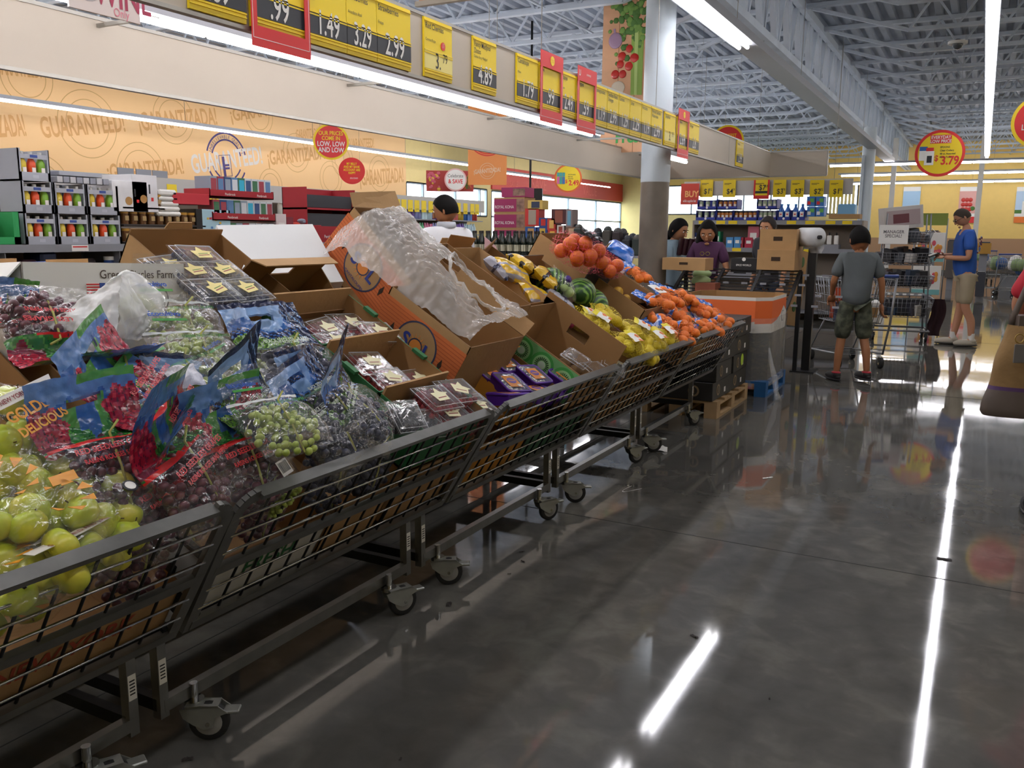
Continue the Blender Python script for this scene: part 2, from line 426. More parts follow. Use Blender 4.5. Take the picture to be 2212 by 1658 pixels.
# outdoors: car park ground seen through the glazing
tag(B().box(XL - 25, XL - .25, -10, 70, -.3, -.12, mat('outdoor_paving', 'b9bdb8', .8)).ob('pavement'), 'pale pavement outside beyond the entrance windows', 'pavement')
tag(B().box(XL - .25, XR, YB + .25, YB + 30, -.3, -.12, mat('outdoor_paving', 'b9bdb8', .8)).ob('pavement'), 'pale pavement outside beyond the windows behind the far shelf', 'pavement')
bl = mat('blind_strip', 'e2cf8c', .6)
for k, px_ in enumerate((1795, 1803, 1811, 1819, 1827, 1835, 1843)):
    p = ony(px_, 430, YW - .06)
    B().box(p.x - .05, p.x + .05, YW - .07, YW - .06, zl, zh, bl).ob('blind_strip', bpy.data.objects['window_3'])
# big graphic on the left wall
gy0, gy1 = -3.0, ya - .05
gz0, gz1 = 1.5, 4.7
o = tag(B().box(XL + .005, XL + .02, gy0, gy1, gz0, gz1, orange_g).ob('wall_graphic'), 'huge orange wall graphic with rings and the words GUARANTEED and GARANTIZADA', 'wall graphic')
purple = mat('graphic_purple', '4b3d7a', .6); lavender = mat('graphic_white_lettering', 'e3dcd6', .6)
GXX = XL + .022
def wall_word(s_, x0, y0, x1, y1, h, m, sx=None):
    """s_ from pixel (x0,y0) to (x1,y1) along its baseline"""
    p, q = onx(x0, y0, GXX), onx(x1, y1, GXX); c = (p + q) / 2; d = q - p
    h *= .62; key = (s_, .02, 'CENTER')
    text(s_, h, m, axes(d, (0, 0, 1), c), o, 'lettering', .002, .1, .02); e = _TX[key][0]; wd = max(v.x for v in e) - min(v.x for v in e)
    t_ = o.children[-1]; t_.data.clear_geometry(); bpy.data.objects.remove(t_)
    text(s_, h, m, axes(d, (0, 0, 1), c), o, 'lettering', .002, d.length / (wd * h), .02)
def ring(x, y, r, m, a0=0, a1=360, w=.018):
    c = onx(x, y, GXX); b = B(); k = 48; r *= .52; w *= .8
    for q in range(k):
        t0 = D2R(a0 + (a1 - a0) * q / k); t1 = D2R(a0 + (a1 - a0) * (q + 1) / k); f = lambda t, rr: (GXX + .001, c.y + rr * math.cos(t), c.z + rr * math.sin(t))
        b.add([f(t0, r), f(t1, r), f(t1, r + w), f(t0, r + w)], [(0, 1, 2, 3)], m)
    b.ob('ring', o)
for (w_, x0, y0, x1, y1, h, m) in (('GUARANTEED!', 93, 297, 272, 283, .80, brownish), ('¡GARANTIZADA!', 302, 282, 470, 268, .78, brownish), ('¡GARANTIZADA!', 500, 262, 650, 238, .62, brownish),
        ('GUARANTEED!', 417, 374, 568, 352, .86, lavender), ('¡GARANTIZADA!', 235, 390, 398, 374, .7, brownish), ('¡GARANTIZADA!', 580, 356, 705, 342, .72, brownish), ('GARANTIZADA!', -90, 300, 58, 292, .8, brownish),
        ('¡GARANTIZADA!', 778, 400, 872, 392, .9, brownish), ('GUARANTEED!', 750, 320, 808, 318, .55, brownish), ('¡GARANTIZADA!', 640, 300, 690, 296, .5, brownish), ('GUARANTEED!', -20, 158, 90, 168, .7, brownish)):
    wall_word(w_, x0, y0, x1, y1, h, m, .62)
for (x, y, r) in ((190, 268, 1.15), (375, 256, .95), (58, 165, .9), (305, 370, 1.05), (560, 250, .8), (640, 330, .85), (740, 345, .8), (715, 385, .8), (820, 375, .9), (90, 400, 1.0), (585, 400, .7)):
    ring(x, y, r, ringink); ring(x, y, r * .72, ringink)
for a0, a1 in ((15, 165), (200, 240), (300, 335)): ring(490, 345, 1.05, purple, a0, a1, .05); ring(490, 345, .78, purple, a0, a1, .045)
for k, ch in enumerate('UNBELIEVABLE QUALITY'):
    c = onx(490, 345, GXX); t = D2R(160 - k * 7.3); r = .455
    if ch != ' ': text(ch, .10, purple, axes((0, math.sin(t), -math.cos(t)), (0, math.cos(t), math.sin(t)), (GXX + .001, c.y + r * math.cos(t), c.z + r * math.sin(t))), o, 'lettering', .001, .9)
c = onx(487, 358, GXX)
b = B()
T_ = TM() ; b.T = axes((0, .99, .12), (0, -.12, .99), (GXX + .004, c.y, c.z))
b.T = b.T @ Matrix.Scale(.55, 4)
for x0, x1, y0, y1 in ((-.30, .30, .40, .42), (-.30, .30, -.42, -.40), (-.30, -.28, -.42, .42), (.28, .30, -.42, .42), (-.14, -.02, -.42, .36), (-.02, .2, -.02, .06), (-.02, .2, -.14, -.06)): b.box(x0, x1, y0, y1, 0, .004, purple)
b.ob('emblem', o)
# ================================================================ COLUMNS
colw = mat('column_white', 'c9d4dc', .5); colz = mat('column_bare_steel', '7b736a', .42, .35, var=.15, vscale=5)
CXc, CYc = -3.05, 8.78
b = B().cyl((CXc, CYc, 0), (CXc, CYc, 1.93), .148, colz, 40); o = tag(b.ob('column'), 'thick round column painted pale blue above and bare grey steel below, behind the price rail', 'column')
B().cyl((CXc, CYc, 1.93), (CXc, CYc, ZC - 1.0), .151, colw, 40).ob('painted_sleeve', o)
b = B().cyl((-2.6, 22.8, 0), (-2.6, 22.8, ZC - 1.0), .15, colw, 32); o = tag(b.ob('column'), 'far pale blue column beside the end of the empty light channel', 'column')
B().box(-2.72, -2.66, 22.6, 22.66, 1.7, 3.3, colw).ob('conduit', o)
# ================================================================ LIGHT FIXTURES
fixw = mat('fixture_white', 'b9bcc4', .4, .2); fixd = mat('fixture_shadow_gap', '1c1d20', .6)
def strip(name, label, p0, p1, tubes, w=.055, gap=0, h=.06, two=0, L=1.22, group=None, wires=True, tr=.019):
    """a continuous fluorescent channel from p0 to p1; tubes = list of (start, end) distances"""
    p0, p1 = Vector(p0), Vector(p1); d = (p1 - p0).normalized(); s = d.cross(Vector((0, 0, 1)))
    o = thing(name, label, 'ceiling light', p0, None, group)
    q = p1 - p0; b = B(); b.bar((0, 0, h / 2 + .03), q + Vector((0, 0, h / 2 + .03)), w, h, fixw); b.ob('channel', o)
    for a, e in tubes:
        t = a
        while t < e - .3:
            for off in ([-two, two] if two else [0]):
                c = d * t + s * off; u = d * min(t + L - .03, e) + s * off
                B().cyl(c, u, tr, tube, 10).ob('tube', o)
            t += L
    if wires:
        b = B(); t = .6
        while t < q.length:
            c = d * t; b.tube([c + Vector((0, 0, .08)), c + Vector((0, 0, ZC + .03 - p0.z))], .004, alu, 4); t += 3.66
        b.ob('hanging_wire', o)
    return o
LZ = 3.41
strip('light_strip', 'long bright fluorescent strip running down the right-hand aisle', (-.11, -3, LZ), (-.11, 25.8, LZ), [(0, 28.8)], two=.019, w=.12, tr=.015)
strip('light_strip', 'grey ceiling light channel above the cart row, tubes lit only at its near end', (-2.49, -2, LZ), (-2.49, 26.7, LZ), [(0, 8.9), (9.5, 11.9)], two=.045, w=.26, h=.09)
strip('light_strip', 'row of fluorescent tubes hung in front of the orange wall graphic', (-13.8, -3, 3.39), (-13.8, onx(1010, 365, -13.8).y, 3.39), [(.2, onx(1010, 365, -13.8).y + 3)])
strip('light_strip', 'short row of tubes in front of the red entrance wall band', (-13.8, onx(1092, 378, -13.8).y, 3.3), (-13.8, onx(1190, 390, -13.8).y, 3.3), [(0, 9)])
for i, (y, lab) in enumerate(((27.0, 'nearest and highest of the three cross rows of tubes by the back wall'), (31.5, 'middle one of the three cross rows of tubes by the back wall'), (36.5, 'lowest and farthest cross row of tubes in front of the yellow wall'))):
    strip('light_strip', lab, (-4.2 - i * .3, y, LZ - .02), (8.6, y, LZ - .02), [(.1, 12.8)], tr=.03)
strip('light_strip', 'fluorescent strip over the far right side of the store', (5.2, -3, LZ), (5.2, 25, LZ), [(0, 28)])
strip('light_strip', 'added fluorescent strip lighting the shelf goods behind the produce carts', (-8.2, -3, LZ + .3), (-8.2, 25, LZ + .3), [(0, 28)], two=.03)  # invented strip, added to light the shelf goods
strip('light_strip', 'added fluorescent strip hidden behind the price rail canopy, brightening the man in white', (-5.5, -2, LZ - .05), (-5.5, 26, LZ - .05), [(0, 28)], two=.03)  # extra strip hidden by the canopy, added to brighten the background
strip('light_strip', 'added fluorescent strip brightening the background towards the left wall', (-10.5, -3, LZ + .5), (-10.5, 25, LZ + .5), [(0, 28)], two=.03)  # extra overhead strip, added for more light in the background
# ================================================================ PRICE RAIL CANOPY
RX, RXB, RY, RZ0, RZ1 = -2.8, -4.5, 13.0, 2.235, 2.57
cano = thing('price_rail', 'long cream overhead canopy carrying the price boards above the produce carts', 'canopy', (RX, -2, RZ0))
M0 = Matrix.Translation((-RX, 2, -RZ0))
b = B(); b.T = M0; b.box(RX - .025, RX, -2, RY, RZ0, RZ1, cream); b.ob('front_board', cano)
b = B(); b.T = M0
for z in (RZ0, RZ1): b.box(RX - .03, RX + .006, -2, RY, z - .008, z + .008, alu)
for y in (1.5, 4.0, 6.45, 9.0, 10.7): b.box(RX - .002, RX + .003, y, y + .006, RZ0, RZ1, alu)
b.ob('edge_trim', cano)
b = B(); b.T = M0; b.box(RXB - .025, RXB, -2, RY, RZ0 - .02, RZ1, cream); b.ob('rear_board', cano)
b = B(); b.T = M0
for z in (RZ0 - .02, RZ1): b.box(RXB - .03, RXB + .008, -2, RY, z - .01, z + .01, alu)
b.ob('edge_trim', cano)
XE = ony(1785, 380, RY).x
b = B(); b.T = M0; b.box(RXB, XE, RY, RY + .025, RZ0, RZ1, cream); b.ob('end_board', cano)
b = B(); b.T = M0
for z in (RZ0, RZ1): b.box(RXB, XE, RY - .006, RY + .03, z - .01, z + .01, alu)
b.box(XE - .01, XE + .01, RY - .006, RY + .03, RZ0, RZ1, alu); b.ob('edge_trim', cano)
for y in (-1, 1.2, 3.4, 5.6, 7.8, 10, 12.2): b = B(); b.T = M0; b.box(RXB, RX, y, y + .02, RZ1 - .05, RZ1 - .03, alu); b.ob('cross_arm', cano)
for y in (1.2, 5.6, 8.0, 12.2):
    for x in (RX, RXB): b = B(); b.T = M0; b.tube([(x, y, RZ1), (x, y, ZC + .03)], .003, alu, 4); b.ob('hanging_wire', cano)
strip('light_strip', 'fluorescent tubes slung low between the boards of the price rail canopy', (-3.5, -1.6, 2.36), (-3.5, 8.4, 2.36), [(0, 10)], wires=False, tr=.017)
strip('light_strip', 'last short tubes under the price rail just beyond the round column', (-3.5, 10.3, 2.33), (-3.5, 11.25, 2.33), [(0, .95)], wires=False, tr=.022, L=.6)
# ---- price boards
def price(px0, px1, name_, sub_, val, label, style='lcd', frame_=None, group=None):
    p, q = onx(px0, (px0 - 880) * .4 + 60, RX), onx(px1, (px1 - 880) * .4 + 60, RX)
    w = q.y - p.y; zc = (RZ0 + RZ1) / 2; h = .31
    o = thing('price_sign', label, 'price sign', (RX + .012, (p.y + q.y) / 2, zc), FACE_X, group)
    b = B().box(-w / 2, w / 2, -h / 2, h / 2, -.008, .004, yellow)
    for y in (-h / 2 + .02, -h / 2 + .035, h / 2 - .02, -.03, -.018): b.box(-w / 2, w / 2, y, y + .006, .004, .009, yellow)
    b.ob('card_holder', o)
    zb = B().box(-w / 2, w / 2, -h / 2 + .045, -.02 if style == 'lcd' else -.01, .004, .007, lcd if style == 'lcd' else yellow2); zb.ob('price_panel', o)
    if style == 'lcd': text(val, .15, white, TM(.0, -h / 2 + .052, .008), o, 'price_digits', .001, min(.66, w * 2.35), .012)
    else:
        text(val[:2], .12, ink, TM(-.01, -h / 2 + .055, .008), o, 'price_digits', .001, min(.7, w * 2.6)); text(val[2:], .07, ink, TM(w * .22, -h / 2 + .095, .008), o, 'price_digits', .001, min(.7, w * 2.6))
    text(name_, .042, ink, TM(-w / 2 + .01, .1, .005), o, 'lettering', .001, .8 if w > .14 else .55, .004, 'LEFT')
    if sub_: text(sub_, .022, ink, TM(-w / 2 + .01, .035, .005), o, 'lettering', .001, .8, 0, 'LEFT')
    if frame_:
        H0, H1, W2 = -.235, .235, w / 2 + .012; b = B()
        b.box(-W2, -w / 2 + .022, H0, H1, .016, .019, red); b.box(w / 2 - .022, W2, H0, H1, .016, .019, red); b.box(-w / 2 + .022, w / 2 - .022, H0, -.15, .016, .019, red); b.box(-w / 2 + .022, w / 2 - .022, .13, H1, .016, .019, red)
        f = b.ob('red_frame', o)
        b = B(); wl = mat('thin_white_line', 'f0d8d8', .5); k = .0015
        for y in (H0 + .035,): b.box(-W2 + .008, W2 - .008, y - k, y + k, .019, .0196, wl)
        for x in (-W2 + .008, W2 - .008): b.box(x - k, x + k, H0 + .035, .12, .019, .0196, wl)
        b.ob('border_line', f)
        if frame_ == 'new':
            g = B().disc((0, .185, .019), .032, .002, yellow, 24); g.ob('badge', f); text('PRODUCE', .012, red, TM(0, .186, .0212), f, sx=.8); text('OF THE WEEK', .008, red, TM(0, .174, .0212), f, sx=.8)
        elif frame_ == 'low': text('LOWER PRICES!', .02, white, TM(.018, .18, .02), f, sx=.6, bold=.01); text('U', .06, white, TM(-w / 2 + .02, .165, .02), f, sx=.8, bold=.02)
    return o
price(395, 521, 'Grapes', 'Uvas', '.89', 'yellow price board cut off by the top edge of the photo')
price(531, 652, 'Apples', 'Manzanas', '.99', 'price board reading .99 in the largest red frame, at top left', 'lcd', 'plain')
price(658, 741, 'Grapes', 'Uvas', '1.49', 'yellow and black price board just right of the largest red frame, reading 1.49')
price(742, 807, 'Blueberries', 'Arandano Azul', '3.29', 'yellow and black price board reading 3.29 left of Strawberries')
price(808, 881, 'Strawberries', 'Fresas', '2.99', 'price board headed Strawberries reading 2.99')
o = price(911, 971, 'Red Cherries', 'Cerezas Rojas', '3.79', 'price card headed Red Cherries with hand-set 3.79', 'paper')
b = B().disc((.045, .03, .005), .022, .002, red, 20); b.ob('badge', o); text('NEW\nLOW\nPRICE', .01, white, TM(.045, .039, .0075), o, sx=.8)
price(1017, 1067, 'Fancy Medjool\nDates', 'Datiles Fancy Medjool', '4.89', 'price board headed Fancy Medjool Dates reading 4.89')
price(1112, 1157, 'Cantaloupe', 'Melon', '1.79', 'price board headed Cantaloupe reading 1.79')
price(1161, 1206, 'Kiwi', '', '.99', 'red framed price board reading .99 right of Cantaloupe', 'lcd', 'new')
price(1208, 1238, 'Papaya', 'Papaya', '2.49', 'narrow price board headed Papaya reading 2.49')
price(1241, 1279, 'Mangoes', '', '.59', 'red framed LOWER PRICES board reading .59', 'lcd', 'low')
for a, c, nm, v, lab in ((1281, 1307, 'Pomegranates', '1.19', 'headed Pomegranates reading 1.19'), (1308, 1332, 'Seedless Navel\nOranges', '2.99', 'headed Oranges reading 2.99'), (1333, 1356, 'Lemons', '1.29', 'headed Lemons, third of the six tightly set boards left of the column'),
                    (1357, 1381, 'Limes', '2.29', 'headed Limes, fourth of the six tightly set boards left of the column'), (1382, 1402, 'Avocados', '1.19', 'headed Avocados, fifth of the six tightly set boards by the column'), (1403, 1426, 'Personal Seedless\nWatermelon', '2.99', 'headed Watermelon reading 2.99 in front of the column')):
    price(a, c, nm, '', v, 'narrow price board ' + lab)
price(1432, 1455, 'Grapefruit', '', '3.19', 'narrow pale price card headed Grapefruit at the right side of the column', 'paper')
price(1459, 1481, 'Tomatoes', '', '2.69', 'red framed price board reading 2.69 beyond the column', 'lcd', 'new')
price(1485, 1506, 'Oranges', '', '2.8', 'narrow price board reading 2.8 just beyond the column')
price(1588, 1602, 'Potatoes', '', '2.99', 'small price board reading 2.99, alone near the end of the rail')
# ================================================================ HANGING SIGNS
def hang(T, o, pts, top=ZC - .5):
    b = B()
    L_ = ZC + .04 - o.matrix_world.translation.z
    for p in pts: b.tube([p, (p[0], L_, p[2])], .002, alu, 4)
    b.ob('hanging_wire', o)
def round_sign(label, cx, cy, rpx, Y, face, rim, X=None, wires=True, sq=1.0, shift=None):
    c = ony(cx, cy, Y) if X is None else onx(cx, cy, X)
    depth = (c - _C).dot(_f); r = rpx / F_ * depth
    yaw = math.atan2(-(c.x), c.y)          # turned to face the shopper
    rot = euler(0, 0, (shift if shift is not None else -yaw * -1)) @ FACE_Y
    o = thing('hanging_sign', label, 'hanging sign', c, rot)
    B().disc((0, 0, -.006), r, .012, rim, 48).ob('rim', o); B().disc((0, 0, .006), r * .88, .003, face, 48).ob('face', o)
    if wires: hang(None, o, [(-r * .6, r * .8, 0), (r * .6, r * .8, 0)])
    return o, r
o, r = round_sign('round red sign with yellow rim reading OUR PRICES COME IN LOW, LOW AND LOW', 715, 306, 38, None, red, yellow, X=-7.6)
for t_, y, h, m in (('OUR PRICES', .36, .32, yellow), ('COME IN', .08, .32, yellow), ('LOW, LOW', -.25, .38, white), ('AND LOW', -.58, .38, white)): text(t_, h * r, m, TM(0, y * r, .010), o, 'lettering', .001, .78, .02)
o, r = round_sign('small round red sign reading MY BELLY AND MY BANK ACCOUNT ARE HAPPY', 760, 369, 28, None, red, red, X=-8.3)
for t_, y in (('MY BELLY', .45), ('AND MY BANK', .22), ('ACCOUNT ARE', -.01), ('HAPPY', -.24)): text(t_, .25 * r, yellow, TM(0, y * r, .010), o, 'lettering', .001, .72, .02)
text('¡FELICIDAD!', .16 * r, white, TM(.15 * r, -.6 * r, .01), o, 'lettering', .001, .72)
o, r = round_sign('round white sign reading Celebrate & SAVE', 984, 388, 24, None, paper, mat('pale_pink', 'e9b9b4', .5), X=-9.5, wires=False)
text('Celebrate', .42 * r, mat('grey_ink', '55504e', .5), TM(0, .2 * r, .010), o, 'lettering', .001, .85); text('& SAVE', .52 * r, red, TM(0, -.32 * r, .010), o, 'lettering', .001, .8, .02)
c = onx(972, 391, -9.7); o2 = thing('food_banner', 'wide food photo banner with pasta behind the Celebrate & SAVE sign', 'banner', c, euler(0, 0, .58) @ FACE_Y)
w = 51 / F_ * (c - _C).dot(_f) ; h = w * .43
hang(None, o2, [(-w * .8, h, 0), (w * .8, h, 0)])
B().box(-w, w, -h, h, -.01, 0, mat('poster_red', 'a8322c', .5)).ob('panel', o2)
b = B()
for k in range(26):
    random.seed(k); b.ball((random.uniform(-.95, -.45) * w, random.uniform(-.8, .8) * h, 0), .12 * h + .1 * h * random.random(), mat('food_pink', 'c4566a', .5) if k % 3 else mat('food_yellow', 'dcb23c', .5), 6, 4, (1, 1, .15))
for k in range(26):
    b.bar((random.uniform(.5, .9) * w, random.uniform(-.8, .8) * h, .002), (random.uniform(.5, .9) * w, random.uniform(-.8, .8) * h, .002), .06 * h, .004, mat('carrot_slices', 'd4702c', .5) if k % 2 else mat('herb_green', '4f7a34', .5))
b.ob('picture', o2)
def price_round(label, cx, cy, rpx, X=None, Y=None, val='$3.79', head=None, rim=red, small=()):
    o, r = round_sign(label, cx, cy, rpx, Y, yellow, rim, X=X)
    text(val[0], .34 * r, red, TM(-.12 * r, -.32 * r, .010), o, 'price_digits', .001, .9, .02); text(val[1:], .5 * r, red, TM(.42 * r, -.48 * r, .010), o, 'price_digits', .001, .85, .03)
    if head:
        B().box(-.42 * r, .42 * r, .42 * r, .78 * r, .009, .012, red).ob('headline_box', o); text(head, .19 * r, white, TM(0, .62 * r, .0125), o, 'lettering', .001, .85, .02)
    for k, t_ in enumerate(small): text(t_, .11 * r, ink, TM(.0, .22 * r - k * .14 * r, .010), o, 'lettering', .001, .9, .02, 'LEFT')
    return o, r
o, r = price_round('round yellow sign reading EVERYDAY LOW PRICE with $3.79', 2030, 331, 49, Y=17.8, head='EVERYDAY\nLOW PRICE', small=('SPOONS', 'Clear Cutlery', '48 ct. Assorted', '48 ct. Forks'))
blue_p = mat('pack_blue', '2c63ad', .4)
b = B().box(-.82 * r, -.5 * r, -.3 * r, .3 * r, .009, .014, paper).box(-.82 * r, -.5 * r, .12 * r, .3 * r, .014, .016, blue_p).box(-.6 * r, -.22 * r, -.5 * r, .1 * r, .016, .02, paper).box(-.5 * r, -.3 * r, -.4 * r, -.1 * r, .02, .022, ink).box(-.55 * r, -.25 * r, .1 * r, .25 * r, .012, .018, red)
b.ob('product_picture', o)
o, r = price_round('round yellow sign reading $2.49 with pictures of gift bags', 1227, 385, 30, X=-11.5, val='$2.49', rim=mat('rim_orange', 'e0662c', .5), small=('POTPOURRI', 'Bath Set', 'Assorted'))
b = B()
for k, m in enumerate(('pack_pink', 'pack_teal', 'pack_blue')): b.box((-.8 + k * .2) * r, (-.62 + k * .2) * r, -.4 * r, .1 * r, .009, .02, mat(m, {'pack_pink': 'd95a9a', 'pack_teal': '2c9a9a', 'pack_blue': '2c63ad'}[m], .4)); b.box((-.8 + k * .2) * r, (-.62 + k * .2) * r, .12 * r, .4 * r, .009, .02, mat('pack_teal', '2c9a9a', .4))
b.ob('product_picture', o)
o, r = round_sign('round red sign with yellow rim reading LOCKEST DOORKY, half hidden behind the price rail', 1572, 305, 34, 15.5, red, yellow)
o['label'] = 'round red sign with yellow rim, half hidden behind the price rail, letters OKEST showing'
text('LOOKEST', .3 * r, yellow, TM(0, .25 * r, .010), o, 'lettering', .001, .8, .02); text('EVERY', .3 * r, yellow, TM(.1 * r, -.05 * r, .010), o, 'lettering', .001, .8, .02)
o, r = round_sign('round red sign with thick yellow rim cut off by the right edge of the photo', 2248, 262, 56, 12.5, red, yellow)
text('LOW, LOW', .3 * r, white, TM(0, -.3 * r, .010), o, 'lettering', .001, .8, .02)
# orange banner, wood banners
c = onx(1053, 305, -7.4); o = thing('hanging_banner', 'orange hanging banner reading ¡GARANTIZADA! behind the rear canopy board', 'banner', c, euler(0, 0, .45) @ FACE_Y)
s_ = (c - _C).dot(_f) / F_; w = 42 * s_; h = 92 * s_
og = mat('banner_orange', 'ef9a55', .6); ogl = mat('banner_pale', 'f6d2b0', .6)
B().box(-w, w, -h, h, -.008, .008, og).ob('panel', o); hang(None, o, [(-w * .8, h, 0), (w * .8, h, 0)])
text('¡GARANTIZADA!', .2 * w * 1.5, ogl, TM(0, -.72 * h, .009, 0, 0, .1), o, 'lettering', .001, .62, .03)
for yy, r_, m in ((-.68, .38, ogl), (-.68, .27, ogl), (.12, .95, red), (.12, .86, red)):
    b = B(); k = 40
    for q in range(k):
        t0, t1 = 2 * PI * q / k, 2 * PI * (q + 1) / k; f = lambda t, rr: (max(-w, min(w, rr * math.cos(t))), yy * h + rr * math.sin(t), .0095)
        b.add([f(t0, r_ * w), f(t1, r_ * w), f(t1, r_ * w * 1.06), f(t0, r_ * w * 1.06)], [(0, 1, 2, 3)], m)
    b.ob('ring', o)
text('AHORRO', .34 * w, red, TM(0, .25 * h, .009, 0, 0, .1), o, 'lettering', .001, .7, .03)
wood = mat('banner_wood', 'e0ac84', .6, var=.16, vscale=3)
for nd in wood.node_tree.nodes:
    if nd.type == 'TEX_NOISE': nd.inputs['Scale'].default_value = 2.2; nd.inputs['Distortion'].default_value = .4
woodl = mat('banner_wood_line', '9c6a46', .7)
def wood_banner(label, x0, y0, x1, y1, Y, nplank):
    p, q = ony(x0, y1, Y), ony(x1, y0, Y); o = thing('wood_banner', label, 'banner', (p.x, Y, p.z), FACE_Y)
    W_, H_ = q.x - p.x, q.z - p.z
    b = B().box(0, W_, 0, H_, -.02, 0, wood)
    for k in range(1, nplank): b.box(W_ * k / nplank - .004, W_ * k / nplank + .004, 0, H_, 0, .001, woodl)
    b.ob('panel', o); return o, W_, H_
o, W_, H_ = wood_banner('wood-look hanging banner with onion, tomatoes, celery and green Fresh lettering behind the column', 1296, -170, 1457, 331, 11.5, 4)
tom = mat('tomato_red', 'c32a1e', .3); oni = mat('onion_purple', 'a98aa6', .4); cel = mat('celery_green', '8fb04e', .5); leaf = mat('leaf_green', '4e7a34', .6); gar = mat('garlic', 'e2d3bb', .5)
def on(x, y): p = ony(x, y, 11.5); q = ony(1296, 331, 11.5); return (p.x - q.x, p.z - q.z)
b = B(); ps = W_ / 161
b.prism([on(1362, 205), on(1386, 205), on(1392, 60), on(1365, 60)], .006, cel); b.prism([on(1370, 205), on(1376, 205), on(1380, 60), on(1372, 60)], .008, mat('celery_light', 'b6cf7a', .5))
b.ob('celery_picture', o); b = B()
random.seed(4)
for k in range(150):
    t = random.random(); x, y = 1365 + random.gauss(0, 17), 40 + random.gauss(0, 34)
    p = on(max(1318, min(1450, x)), y); b.ball((p[0], p[1], .004), ps * random.uniform(4, 9), leaf if k % 3 else mat('leaf_green_light', '77a04a', .6), 6, 4, (1, 1, .12))
b.ob('leaf_picture', o); b = B()
for x, y, r_ in ((1360, 105, 9), (1344, 122, 10), (1371, 125, 11), (1340, 139, 9), (1359, 143, 10), (1329, 161, 10), (1345, 160, 9)): p = on(x, y); b.ball((p[0], p[1], .004), r_ * ps, tom, 14, 8, (1, 1, .15))
b.ob('tomato_picture', o)
p = on(1330, 88); B().ball((p[0], p[1], .004), 17 * ps, oni, 16, 8, (1, 1.05, .1)).bar((p[0], p[1], .004), (p[0] - .02, p[1] + 26 * ps, .004), .03, .004, oni).ob('onion_picture', o)
p = on(1335, 190); B().ball((p[0], p[1], .004), 17 * ps, gar, 16, 8, (1, .9, .1)).ob('garlic_picture', o)
p = on(1338, 308); text('Fresh', 34 * ps, green_ink, TM(p[0] + .16, p[1], .002), o, 'lettering', .002, 1.0, .03)
o, W_, H_ = wood_banner('wood-look hanging banner with a cream bottom bar at the top edge of the photo', 905, -220, 1187, 5, 6.6, 6)
B().box(-.03, W_ + .01, -.035, .005, -.03, .02, cream).ob('bottom_bar', o)
# wine sign beside the tubes
p, q = onx(150, 20, -3.40), onx(303, 45, -3.40)
o = thing('wine_sign', 'pale sign reading WINE only, hanging beside the canopy tubes at top left', 'sign', (-3.40, p.y, q.z - .015), FACE_X)
W_ = q.y - p.y; B().box(0, W_, 0, .36, -.01, 0, mat('wine_paper', 'e8dcd6', .6)).ob('panel', o)
text('WINE', .155, mat('wine_ink', 'b0435e', .5), TM(W_ * .76, .045, .001), o, 'lettering', .001, .72, .02); text('Only', .05, mat('wine_pink', 'e8899c', .5), TM(W_ * .72, .008, .001), o, 'lettering', .001, .8)
B().disc((W_ * .25, .12, 0), .08, .001, mat('wine_glass_grey', 'b9b5b8', .5), 20).disc((W_ * .08, .1, 0), .04, .001, yellow2, 20).ob('picture', o)
# red banner by the far shelf
p = ony(1490, 419, 15.2); s_ = (p - _C).dot(_f) / F_
o = thing('hanging_banner', 'small red hanging banner reading BUY while supplies last, left of the far shelf', 'banner', p, FACE_Y)
hang(None, o, [(-15 * s_, 0, -.01), (15 * s_, 0, -.01)]); B().box(-20 * s_, 20 * s_, -22 * s_, 22 * s_, -.008, 0, redw).ob('panel', o); text('BUY', 18 * s_, mat('banner_letter_orange', 'f2b36a', .5), TM(4 * s_, -6 * s_, .001), o, 'lettering', .001, .9, .03); text('while supplies last', 8 * s_, paper, TM(0, -17 * s_, .001), o, 'lettering', .001, .5)
